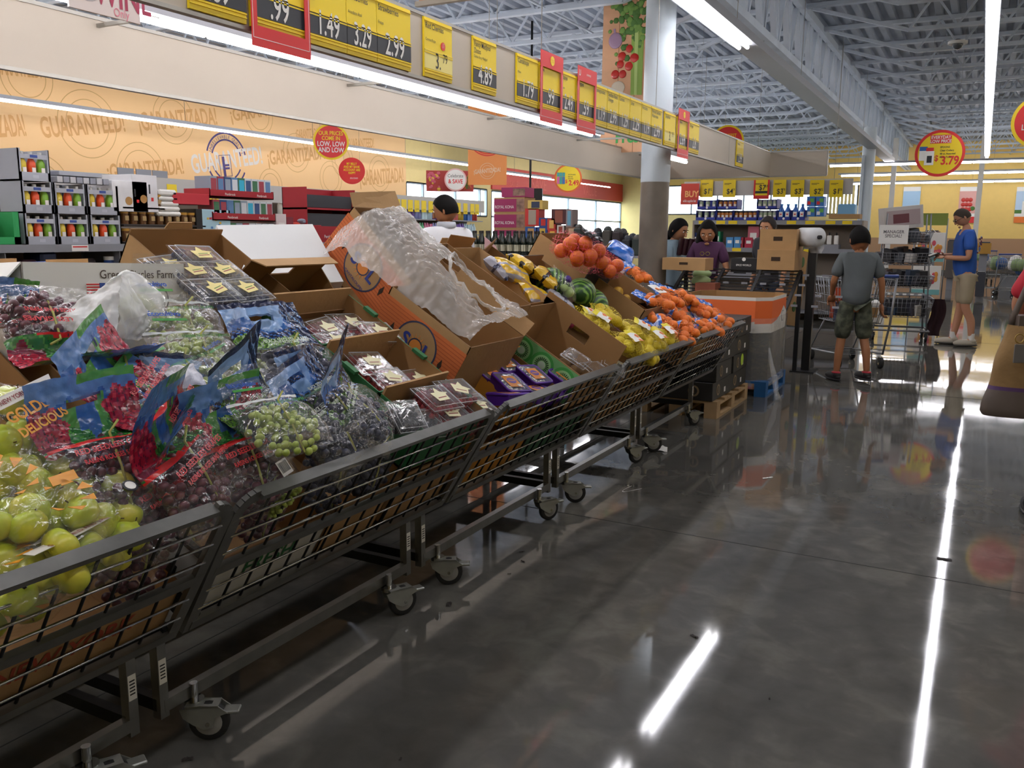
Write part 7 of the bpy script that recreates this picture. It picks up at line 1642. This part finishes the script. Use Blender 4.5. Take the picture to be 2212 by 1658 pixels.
def shoe(o, J, k, m, sole, s=1.0, name='shoe', extra=None):
    a, t = Vector(J['an' + k][:3]), Vector(J['to' + k][:3]); d = (t - a); d.z = 0; d.normalize(); b = B(); sd = Vector((-d.y, d.x, 0)); T = Matrix((sd, d, Vector((0, 0, 1)))).transposed().to_4x4(); T.translation = Vector((a.x, a.y, 0)); b.T = T; zz = max(0, (a.z - .08 * s))
    b.ball((0, .07 * s, .045 * s + zz), .10 * s, m, 16, 10, (.50, 1.5, .48)); b.ball((0, -.01 * s, .07 * s + zz), .055 * s, m, 14, 8, (.85, 1.0, .8)); b.ball((0, .065 * s, .018 * s + zz), .105 * s, sole, 16, 6, (.52, 1.48, .20))
    if extra: b.ball((0, .0, .095 * s + zz), .05 * s, extra, 14, 6, (.95, 1.25, .35))
    return b.ob(name, o)
# --- man in blue
hair_b = mat('hair_black', '0b0908', .75, spec=.15); hair_g = mat('hair_greybrown', '3a3028', .8); sk_l = mat('skin_light', 'c08a6c', .55); tee_b = mat('tee_blue', '2c5bb0', .8, var=.08, bump=.15, bscale=12); khaki = mat('shorts_khaki', 'a89a80', .8, var=.06, bump=.15, bscale=14); sock = mat('sock_white', 'e4e0da', .8); sneaker = mat('sneaker_beige', 'b9b0a0', .6)
p = onz(2062, 745); s = 1.0
o = person('man in a blue T-shirt and khaki shorts looking down at a black wallet', (p.x + .06, p.y, 0), facing(-.93, -.25), 1.78, None, None)
J = J_base(1.01, 1.02, .06); J['ell'] = (-.26, -.10, 1.16, .042); J['wrl'] = (-.06, -.30, 1.16, .028); J['elr'] = (.25, -.06, 1.13, .042); J['wrr'] = (.10, -.31, 1.14, .028); J['belly'] = (0, -.05, 1.12, .14, .12)
J['anl'] = (-.10, -.07, .08, .034); J['tol'] = (-.12, -.22, .03, .03); J['cal'] = (-.10, -.03, .34, .055); J['anr'] = (.10, .10, .08, .034); J['tor'] = (.12, -.05, .03, .03); J['car'] = (.10, .08, .34, .055)
Rh = euler(D2R(32), 0, 0); Hc = (0, -.115, 1.645)
build_body(o, J, Hc, Rh, sk_l, [('wrl', 'ell', (1, 0, .3), .5), ('wrr', 'elr', (-1, 0, .3), .6)]); shirt(o, J, tee_b, 1.0, .028, .5, .90); shorts(o, J, khaki, 1.0); hairshell(o, Hc, Rh, hair_g, 1, .35, -.25, 1.03)
for k in 'lr': shoe(o, J, k, sneaker, mat('sole_dark', '4a4640', .7)); a = J['an' + k]; B().cyl((a[0], a[1], .06), (a[0], a[1] - .0, .17), .040, sock, 14, .038).ob('sock', o)
b = B(); b.T = Rh.to_4x4(); b.T.translation = Vector(Hc)
for k in (-1, 1): b.tube([(k * .034 + .024 * math.cos(t), -.101, .004 + .016 * math.sin(t)) for t in [q * PI / 5 for q in range(10)]], .003, ink, 4, closed=True); b.tube([(k * .058, -.10, .006), (k * .08, -.02, .004), (k * .082, .01, 0)], .003, ink, 4)
b.ob('glasses', o)
b = B(); random.seed(2)
for k in range(14): b.ball((random.uniform(-.06, .08), .118, 1.30 + random.uniform(-.10, .10)), .02, mat(('tee_print_red', 'tee_print_white')[k % 2], ('9a4a5a', 'b8c4d8')[k % 2], .7), 7, 5, (1.4, .25, .8))
b.ob('shirt_print', o)
wq = o.matrix_world @ Vector((.02, -.43, 1.16)); q = thing('wallet', 'open black wallet held by the man in blue', 'wallet', wq, euler(D2R(25), 0, facing(-.93, -.25))); B().box(-.10, .0, -.07, .07, 0, .012, black, .003).box(.0, .10, -.07, .07, .0, .012, black, .003).ob('cover', q); B().box(-.06, .05, -.04, .05, .012, .018, tagw).ob('paper_slip', q)
# --- boy
bs = 1.47 / 1.75; p = (onz(1830, 822) + onz(1882, 826)) / 2
fw = Vector((_f.x, _f.y, 0)).normalized()
o = person('boy in a grey T-shirt and camouflage shorts seen from behind pushing a shopping cart', (p.x - .09, p.y, 0), facing(fw.x * .9 + .1, fw.y), 1.47, None, None)
sk_b = mat('skin_boy', 'a26c48', .55); tee_g = mat('tee_grey', '5c6264', .85, var=.08, bump=.2, bscale=12); camo = skinmat('camouflage', '34382c', '5e6250', .85, 14)
J = J_base(bs, 1.02, 0); k = bs
for n, v in dict(anl=(-.16, .02, .08, .034), knl=(-.12, -.02, .50, .055), cal=(-.145, .01, .34, .052), tol=(-.20, -.12, .03, .03), anr=(.17, .05, .10, .034), knr=(.13, -.03, .50, .055), car=(.155, .03, .34, .052), tor=(.12, -.10, .03, .03), elr=(.27, .02, 1.14, .04), wrr=(.30, -.04, .90, .027), ell=(-.25, -.02, 1.15, .04), wrl=(-.22, -.20, .98, .027)).items():
    J[n] = tuple(c * k for c in v)
# mirror: seen from behind, local +x is the viewer's left
for a in ('sh', 'el', 'wr', 'hi', 'kn', 'ca', 'an', 'to'):
    l, r = J[a + 'l'], J[a + 'r']; J[a + 'l'] = (-r[0], *r[1:]); J[a + 'r'] = (-l[0], *l[1:])
Rh = euler(D2R(18), 0, .1); Hc = (0, -.02 * k, 1.625 * k)
build_body(o, J, Hc, Rh, sk_b, [('wrl', 'ell', (0, -1, 0), .5), ('wrr', 'elr', (-1, 0, 0), .9)], 1.1); shirt(o, J, tee_g, k, .035, .6, .90, sleeve_r=1.5); shorts(o, J, camo, k, .12, wide=1.75); hairshell(o, Hc, Rh, hair_b, 1.1, .25, -.45, 1.05)
for q in 'lr': shoe(o, J, q, mat('clog_black', '1c1a1c', .6), mat('clog_black', '1c1a1c', .6), k * 1.05, 'clog', mat('clog_red', 'b0303a', .6))
# --- man in white polo
p = ony(968, 560, 5.9); o = person('man in a white polo shirt, back half turned, behind the produce carts', (p.x, 5.9, 0), facing(-.85, .45), 1.7, None, None)
J = J_base(.97, 1.08, .03); J['elr'] = (.33, -.20, 1.18, .045); J['wrr'] = (.20, -.38, 1.38, .03); J['ell'] = (-.30, -.15, 1.12, .044); J['wrl'] = (-.15, -.34, 1.15, .028)
if 1:
    for n in ('elr', 'wrr', 'ell', 'wrl'): J[n] = J[n]
Rh = euler(D2R(14), 0, .75); Hc = (0, -.04, 1.575)
l, r = J['ell'], J['elr']; J['elr'], J['ell'] = (.30, -.24, 1.22, .045), (-.26, -.15, 1.12, .045); J['wrr'], J['wrl'] = (.26, -.50, 1.38, .03), (-.12, -.34, 1.10, .03)
polo = mat('polo_white', 'd9dade', .85, var=.03, bump=.1, bscale=10)
build_body(o, J, Hc, Rh, sk_b, [('wrl', 'ell', (1, 0, 0), .9), ('wrr', 'elr', (-1, 0, .3), .6)]); shirt(o, J, polo, .97, .04, .6, .86, sleeve_r=1.55); hairshell(o, Hc, Rh, hair_b, 1.0, .3, -.35, 1.06)
B().lathe([(.072, 0), (.080, .012), (.074, .045), (.066, .05)], mat('collar_stripe', 'b9bdc6', .8), 22, (0, .005 - .03, 1.435)).ob('collar', o)
S = shorts(o, J, mat('trousers_navy', '2a2e3a', .8), .97, .0, 'trousers', 1.3)
for q in 'lr': shoe(o, J, q, black, black)
q = thing('shoulder_bag', 'glossy black rucksack on the shelf side of the man in white', 'bag', o.matrix_world @ Vector((-.04, -.62, 1.08))); B().ball((0, 0, 0), .17, mat('bag_gloss', '141418', .25), 16, 12, (.8, .7, 1.1), lambda d: 1 + .1 * noise.noise(d * 3)).ob('bag_body', q); B().tube([(-.1, 0, .14), (0, -.02, .24), (.1, 0, .14)], .012, black, 6).ob('handle', q)
# --- women behind the black rack
def woman(label, px_, py_top, Y, face, hgt, skm, topm, hairm, longhair, headrot, arms):
    p = ony(px_, py_top, Y); s_ = hgt / 1.72; o = person(label, (p.x, Y, 0), face, hgt, None, None); J = J_base(s_, .88, .05)
    for n, v in arms.items(): J[n] = tuple(c * s_ for c in v)
    Rh = headrot; Hc = (0, -.09 * s_, 1.60 * s_)
    build_body(o, J, Hc, Rh, skm, [('wrl', 'ell', (1, 0, .2), .6), ('wrr', 'elr', (-1, 0, .2), .6)], 1.06); shirt(o, J, topm, s_, .022, .5, .9, 'blouse'); shorts(o, J, mat('jeans', '2c3648', .8), s_, .0, 'trousers', 1.2); hairshell(o, Hc, Rh, hairm, 1.06, .35, -.75, 1.07, longhair)
    for q in 'lr': shoe(o, J, q, black, black, s_)
    return o, J, s_
skw = mat('skin_woman', 'b9835f', .55)
o, J, s_ = woman('woman with a dark ponytail in a light blue blouse looking to the right', 1452, 487, 9.5, facing(.9, -.2), 1.56, skw, mat('blouse_lightblue', '9fb8c8', .8), hair_b, [((0, .06, -.03), (0, .13, -.2), .05, .02)], euler(D2R(20), 0, 0), dict(ell=(-.22, -.08, 1.16, .036), wrl=(-.1, -.28, 1.12, .024), elr=(.22, -.08, 1.16, .036), wrr=(.1, -.28, 1.12, .024)))
o, J, s_ = woman('woman with long black hair in a purple top looking down at the produce', 1533, 495, 9.4, facing(.05, -1), 1.54, skw, mat('top_purple', '4a2448', .8), hair_b, [((-.06, .04, .02), (-.10, -.02, -.27), .05, .055), ((.05, .05, 0), (.06, .07, -.18), .05, .03), ((-.07, .0, -.06), (-.12, -.03, -.2), .035, .04)], euler(D2R(28), 0, .1), dict(ell=(-.25, -.06, 1.14, .036), wrl=(-.08, -.3, .98, .024), elr=(.25, -.06, 1.14, .036), wrr=(.08, -.3, .98, .024)))
b = B()
for k in (-1, 1): b.tube([(k * .03 + .022 * math.cos(t), -.175, 1.20 + .02 * math.sin(t)) for t in [q * PI / 5 for q in range(10)]], .004, mat('shade_gold', '8a7a3a', .3, .6), 4, closed=True)
b.ob('sunglasses', o)
o, J, s_ = woman('dark-haired person mostly hidden behind the two stacked brown cartons', 1668, 470, 10.4, facing(-.3, -1), 1.60, skw, mat('top_dark', '2a2a30', .8), mat('hair_darkbrown', '1c120e', .8), [((0, .02, .05), (0, .03, .12), .05, .05)], euler(D2R(10), 0, 0), {})
q = thing('carried_jars', 'bundle of dark bottles held by the woman in the light blue blouse', 'bottles', ony(1482, 535, 9.42)); b = B()
for k in range(4): b.cyl((k * .05 - .08, .02 * k, -.08), (k * .05 - .05, .02 * k, .10), .03, mat('jar_wine', '3a1c24', .3), 10)
b.ob('bottle_bundle', q)
# --- shopper at the right edge with a canvas bag
ph = ony(2262, 640, 5.0)
o = person('shopper with a red sleeve cut off by the right edge of the photo', (ph.x + .13, 5.0, 0), facing(.1, 1), 1.62, None, None)
J = J_base(.93, .9, 0); J['elr'] = (.27 * .93, .0, 1.16 * .93, .04); J['wrr'] = (.22, -.20, 1.0 * .93, .027)
l, r = J['ell'], J['elr']
J['ell'] = (-.20, -.02, 1.08, .04); J['wrl'] = (-.18, -.20, .98, .027)
Rh = euler(0, 0, 0); Hc = (0, -.02, 1.50); redt = mat('sweater_red', 'b01f30', .8)
build_body(o, J, Hc, Rh, sk_l, [('wrl', 'ell', (1, 0, 0), .8), ('wrr', 'elr', (-1, 0, 0), .8)]); shirt(o, J, redt, .93, .03, .72, .86, 'sweater'); shorts(o, J, mat('trousers_dark', '2a2a2e', .8), .93, .0, 'trousers', 1.3); hairshell(o, Hc, Rh, MC['hair_darkbrown'], 1, .2, -.8, 1.1)
for q in 'lr': shoe(o, J, q, black, black, .95)
can = mat('bag_canvas_tan', '86683e', .8, var=.12, vscale=10, bump=.3, bscale=30); can2 = mat('bag_leather_taupe', '5a4e46', .6, var=.1, vscale=8)
pb_ = ony(2222, 800, 4.6); q = thing('shoulder_bag', 'tan canvas shoulder bag with taupe base at the right edge of the photo', 'bag', pb_, euler(0, 0, .45))
hb = (ony(2196, 700, 4.6) - ony(2196, 895, 4.6)).z
def bagf(s, t):
    a = 2 * PI * s; w = .17 * (.62 + .55 * (1 - t) ** .8 + .0); z = -hb * .5 + hb * t; r = min(1, (1 - abs(1 - 2 * min(.5, max(0, (t + .02) * 4)))) * 1.2 + .75) if t < .12 else 1
    return (w * r * math.cos(a) * (1 + .03 * math.sin(z * 30)), .09 * r * math.sin(a) * (1 + .1 * math.sin(3 * a)), z)
B().grid(bagf, 32, 24, lambda s, t: can2 if t < .30 else (mat('bag_purple_piping', '4a2a5a', .6) if t < .335 else can)).add([bagf(k / 16, 0) for k in range(16)], [tuple(range(15, -1, -1))], can2).ob('bag_body', q)
B().tube([(-.10, 0, hb * .5), (-.09, 0, hb * .5 + .05), (-.05, 0, hb * .5 + .17), (.03, 0, hb * .5 + .42), (.12, 0, hb * .5 + .62)], .014, can2, 8).bar((-.09, 0, hb * .5 + .02), (.06, 0, hb * .5 + .02), .09, .05, can2).ob('strap', q)
B().tube([(-.11 + .02 * math.cos(t), -.1, hb * .38 + .02 * math.sin(t)) for t in [k * PI / 6 for k in range(12)]], .003, mat('brass', 'b89a5a', .3, .8), 5, closed=True).ob('ring', q); B().box(-.135, -.08, -.115, -.109, hb * .12, hb * .32, mat('tag_grey', '6a6560', .6), .002).ob('tag', q)
# ================================================================ SHOPPING CARTS
def basket(b, w0, w1, d0, d1, z0, z1, m, r=.0032, nx=9, ny=11, nz=5, oy=0):
    """tapered wire basket: bottom w0 x d0 at z0, top w1 x d1 at z1"""
    c = lambda t: (w0 + (w1 - w0) * t, d0 + (d1 - d0) * t, z0 + (z1 - z0) * t)
    for k in range(nz + 1):
        w, d, z = c(k / nz); b.tube([(-w / 2, -d / 2 + oy, z), (w / 2, -d / 2 + oy, z), (w / 2, d / 2 + oy, z), (-w / 2, d / 2 + oy, z)], r * (1.8 if k in (0, nz) else 1), m, 4, closed=True)
    for k in range(nx + 1):
        u = k / nx - .5
        for s in (-1, 1): b.tube([(u * w0, s * d0 / 2 + oy, z0), (u * w1, s * d1 / 2 + oy, z1)], r, m, 4)
        b.tube([(u * w0, -d0 / 2 + oy, z0), (u * w0, d0 / 2 + oy, z0)], r, m, 4)
    for k in range(ny + 1):
        u = k / ny - .5
        for s in (-1, 1): b.tube([(s * w0 / 2, u * d0 + oy, z0), (s * w1 / 2, u * d1 + oy, z1)], r, m, 4)
def wheel(o, x, y, r=.06):
    B().lathe([(.02, -.015), (r, -.015), (r, .015), (.02, .015)], rubber, 16, (x, y, r), 'x').cyl((x - .02, y, r), (x + .02, y, r), .02, chrome, 8).ob('wheel', o)
    B().tube([(x - .022, y, r), (x - .022, y + .01, r * 2.1), (x + .022, y + .01, r * 2.1), (x + .022, y, r)], .005, chrome, 5).ob('wheel_fork', o)
wire_g = mat('cart_wire', '8b8c90', .35, .6); handle_b = mat('cart_handle_blue', '26479a', .4)
def shop_cart(name, label, loc, yaw, group=None):
    o = thing(name, label, 'shopping cart', loc, euler(0, 0, yaw), group)
    b = B(); basket(b, .42, .54, .62, .86, .48, .95, wire_g); b.ob('basket', o)
    b = B()
    for s in (-1, 1): b.tube([(s * .25, .40, .12), (s * .24, -.35, .16), (s * .26, -.42, .5), (s * .27, -.47, .98)], .012, wire_g, 6); b.tube([(s * .25, .40, .12), (s * .23, .1, .48)], .010, wire_g, 6)
    b.tube([(-.25, .40, .12), (.25, .40, .12)], .012, wire_g, 6)
    for k in range(6): b.tube([(-.24, -.3 + k * .13, .15), (.24, -.3 + k * .13, .15)], .004, wire_g, 4)
    b.ob('frame', o)
    B().tube([(-.28, -.47, .99), (.28, -.47, .99)], .018, handle_b, 8).ob('handle', o)
    for x, y in ((-.23, -.33), (.23, -.33), (-.24, .38), (.24, .38)): wheel(o, x, y)
    return o
pc = onz(1815, 800); yawb = facing(fw.x, fw.y) + PI
c1 = shop_cart('shopping_cart', 'silver shopping cart with blue handle in front of the boy', (pc.x - .02, pc.y + .55, 0), math.atan2(-fw.x, fw.y) + .05)
def incart(name, label, cat, root, x, y, z, w, d, h, m, fr=None, rx=0, rz=0):
    o = thing(name, label, cat, root.matrix_world @ Vector((x, y, z)), root.matrix_world.to_3x3() @ euler(rx, 0, rz)); B().box(-w / 2, w / 2, -d / 2, d / 2, 0, h, m, .004).ob('box_body', o)
    if fr: B().box(-w * .35, w * .35, -d / 2 - .002, -d / 2, h * .25, h * .75, fr).ob('front_print', o)
    return o
incart('boxed_goods', 'dark blue printed pack with orange picture in the boy\'s cart', 'pack', c1, -.12, -.15, .50, .20, .1, .2, mat('pack_navy', '20244a', .5), MC['label_orange']); incart('boxed_goods', 'blue drink case in the boy\'s cart', 'pack', c1, .08, .1, .50, .25, .2, .26, blue_p, paper)
incart('boxed_goods', 'white carton leaning in the boy\'s cart', 'pack', c1, .12, -.2, .50, .18, .12, .22, paper, card, .2); incart('boxed_goods', 'orange bottle pack in the boy\'s cart', 'pack', c1, -.1, .12, .50, .10, .1, .34, mat('pack_orange', 'c84a20', .5))
for k, (x, y, yaw) in enumerate(((2150, 634, .5), (2195, 640, .7), (2118, 610, .2))):
    p = onz(x, y); o = shop_cart('shopping_cart', 'far shopping cart loaded with bagged groceries, ' + ('left of centre', 'at the right edge of the photo', 'farthest one')[k], (p.x, p.y, 0), yaw)
    q = thing('grocery_bag', 'grocery bags heaped in a far shopping cart, ' + ('left of centre', 'at the right edge of the photo', 'farthest one')[k], 'grocery bags', (p.x, p.y, .52)); b = B(); random.seed(k)
    for j in range(5): b.ball((random.uniform(-.12, .12), random.uniform(-.2, .2), .12 + random.random() * .25), .14, (paper, mat('bag_greenish', '8aa06a', .6), blue_p)[j % 3], 9, 7, (1, 1, 1.1), lambda d: 1 + .15 * noise.noise(d * 4))
    b.ob('bags', q)
# tiered clearance rack made of wire baskets
p = onz(1938, 735); tw = thing('basket_tower', 'tall tiered rack of wire baskets heaped with clearance goods, behind the boy', 'basket rack', (p.x - .02, p.y + .25, 0), euler(0, 0, .15))
b = B()
for z, w in ((.32, .78), (.72, .74), (1.02, .70), (1.30, .62)): basket(b, w - .1, w, .5, .62, z, z + (.26 if z < .5 else .16), wire_g, .003, 14, 9, 4)
b.ob('basket', tw); b = B()
for x in (-.33, .33):
    for y in (-.25, .25): b.tube([(x, y, .12), (x * .8, y, 1.7)], .01, wire_g, 6)
b.tube([(-.36, -.3, .14), (.36, -.3, .14), (.36, .3, .14), (-.36, .3, .14)], .014, wire_g, 6, closed=True); b.ob('frame', tw)
for x in (-.33, .33):
    for y in (-.26, .26): wheel(tw, x, y, .055)
B().box(-.36, .0, -.35, -.345, 1.30, 1.55, paper).ob('sign_card', tw); text('MANAGER\nSPECIAL!', .06, mat('faint_ink', '6a6668', .6), TM(-.18, -.352, 1.44, PI / 2), tw, 'lettering', .001, .9, .01)
for z, w, h, nm in ((.335, .60, .22, 'lowest'), (.735, .62, .12, 'second')):
    q = thing('dark_lining', 'black lining added to darken the %s wire basket of the clearance rack' % nm, 'crate', tw.matrix_world @ Vector((0, 0, z)), euler(0, 0, .15)); B().box(-w / 2, w / 2, -.22, .22, 0, h, mat('lining_black', '1b1b1f', .6), .01).ob('crate_body', q)  # solid black block added so the bright floor does not show through
random.seed(77)
cols = ['2b2b30', '9a2a30', '3a3a44', 'b8b4ae', '1f1f24', '5a4a44', '26364a', '7a3038', 'c8c4c0', '444a52']
for z, n in ((.34, 6), (.74, 16), (1.04, 18), (1.32, 15)):
    for k in range(n):
        w, d, h = random.uniform(.07, .2), random.uniform(.07, .18), random.uniform(.08, .22); m = mat('clear_%d' % (k % 10), cols[(k * 3) % 10], .5)
        q = B().box(-w / 2, w / 2, -d / 2, d / 2, 0, h, m, .006).ob('clearance_item'); q.matrix_world = tw.matrix_world @ Matrix.Translation((random.uniform(-.25, .25), random.uniform(-.2, .15), z + .01)) @ euler(random.uniform(-.2, .2), random.uniform(-.2, .2), random.uniform(-1, 1)).to_4x4()
        tag(q, 'small clearance item heaped in the wire basket rack', 'clearance item', 'clearance goods in the wire baskets')
q = thing('appliance_box', 'large white and red appliance carton on top of the wire basket rack', 'carton', tw.matrix_world @ Vector((-.08, .0, 1.50)), euler(.0, D2R(-6), .3)); B().box(-.24, .26, -.16, .16, 0, .30, mat('carton_offwhite', 'c9c4c0', .6), .004).ob('box_body', q); B().box(-.20, .22, -.164, -.16, .05, .25, mat('print_rose', 'ad9c9c', .6)).box(-.12, .08, -.167, -.164, .08, .20, mat('print_dark_rose', '6a3a40', .6)).ob('front_print', q)
q = thing('checked_cloth', 'grey and white checked box in the lowest wire basket behind the boy', 'box', tw.matrix_world @ Vector((.0, -.05, .62)), euler(0, 0, .15)); b = B()
for i in range(12):
    for j in range(6): b.box(-.28 + i * .047, -.235 + i * .047, -.2 + j * .05, -.15 + j * .05, 0, .02, shelfg if (i + j) % 2 else paper)
b.ob('cloth', q)
q = thing('dark_cloth', 'dark maroon cloth hanging off the side of the wire basket rack', 'cloth', tw.matrix_world @ Vector((.45, -.1, .45))); B().grid(lambda s, t: ((s - .5) * .18 + .03 * math.sin(t * 5), .02 * math.sin(s * 12), .12 - .5 * t + (0 if t > .3 else -.0)), 10, 12, mat('cloth_maroon', '2e161c', .9)).ob('cloth', q)
# bag stand behind the man
p = onz(1990, 665); st = thing('bag_stand', 'metal stand hung with orange and white paper carrier bags, left of the man in blue', 'stand', (p.x + .05, p.y, 0))
b = B()
for x in (-.28, .28): b.tube([(x, 0, 0), (x, 0, 1.75)], .014, wire_g, 6)
for z in (.05, 1.0, 1.75): b.tube([(-.28, 0, z), (.28, 0, z)], .012, wire_g, 6)
b.box(-.3, .3, -.2, .2, 0, .02, wire_g); b.ob('stand_frame', st); B().box(-.28, .28, -.02, 0, 1.62, 1.85, mat('stand_card_green', '7a8a3a', .6)).ob('header_card', st)
for k, (z, x) in enumerate(((.28, .0), (.92, .02))):
    q = thing('paper_bag', 'white and orange patterned paper bag on the metal stand, ' + ('lower', 'upper') [k] + ' one', 'paper bag', (st.location.x + x, st.location.y - .06, z)); B().box(-.25, .25, -.10, .0, 0, .56, paper, .004).box(-.25, .25, -.104, -.1, .0, .10, mat('bag_teal', '7ab8b8', .6)).ob('bag_body', q)
    b = B(); random.seed(k)
    for j in range(16): b.ball((random.uniform(-.2, .2), -.103, .2 + random.random() * .2), .045, mat('bag_print_orange', 'e8a04a', .6) if j % 3 else mat('bag_print_pink', 'd85a6a', .6), 8, 5, (.8, .08, 1.2))
    b.ob('flower_print', q); B().tube([(-.08, -.05, .56), (0, -.05, .64), (.08, -.05, .56)], .006, paper, 5).ob('handle', q)
# checkout clutter far right
for k, (x0, y0, x1, y1, Y, cm, lab) in enumerate(((2105, 590, 2130, 640, 22, '3a3c44', 'dark low checkout unit left of the far carts'), (2110, 525, 2142, 548, 24, 'b88a3a', 'ochre framed board at the checkout'), (2150, 560, 2212, 590, 27, '8a7a66', 'tan low counter behind the far carts'), (2040, 520, 2070, 600, 26, '5a5450', 'dark till behind the man in blue'), (1990, 500, 2030, 560, 24, '8a6a60', 'brown boxed display left of the man in blue'))):
    o = yrect('checkout_unit', lab, 'checkout unit', x0, y0, x1, y1, Y, .5, mat('co%d' % k, cm, .6)); w, h = dims(o)
    z = o.location.z
    if z > .05: B().box(-w * .3, w * .3, .1, .4, -z, 0, shelfg).ob('plinth', o)
    B().box(-w * .4, w * .4, .02, .45, h, h + .03, mat('co_top', '44464c', .5)).ob('top', o)
# ================================================================ LITTER
def litter(name, label, cat, x, y, w, d, m, rz=0, h=.006, bend=0):
    p = onz(x, y); o = thing(name, label, cat, (p.x, p.y, .0012), euler(0, 0, rz))
    B().grid(lambda s, t: ((s - .5) * w, (t - .5) * d + bend * (s - .5) ** 2, h * abs(noise.noise(Vector((s * 5, t * 5, x))))), 8, 6, m).ob('scrap', o)
litter('paper_scrap', 'crumpled white tissue on the floor beside a caster of the fourth cart', 'litter', 1420, 971, .13, .10, paper, .3, .05)
litter('paper_scrap', 'thin white paper sliver on the open floor', 'litter', 1658, 1032, .07, .012, paper, .9); litter('plastic_sliver', 'bent white plastic strip on the floor', 'litter', 1345, 1062, .07, .008, paper, -.3, .004, .5)
dl = mat('dead_leaf', '2a2420', .8)
for k, (x, y, w) in enumerate(((2040, 1208, .06), (1127, 1192, .025), (970, 1305, .04), (1130, 1213, .02), (405, 1640, .03), (865, 1640, .012), (1500, 1375, .03), (1100, 1240, .015), (1662, 1510, .01))): litter('dry_leaf', ('dark leaf lying across the light reflection on the floor', 'dark crumb on the floor in front of the third cart', 'dark leaf scrap at a caster of the second cart', 'short dark bit beside the crumb', 'brown grape on the floor by the nearest caster', 'tiny tan crumb near the bottom of the photo', 'scuffed leaf bit at the end of the short light reflection', 'tiny speck behind the crumb on the floor', 'tiny dark speck on the open floor')[k], 'litter', x, y, w, w * .5, dl, k, .008)
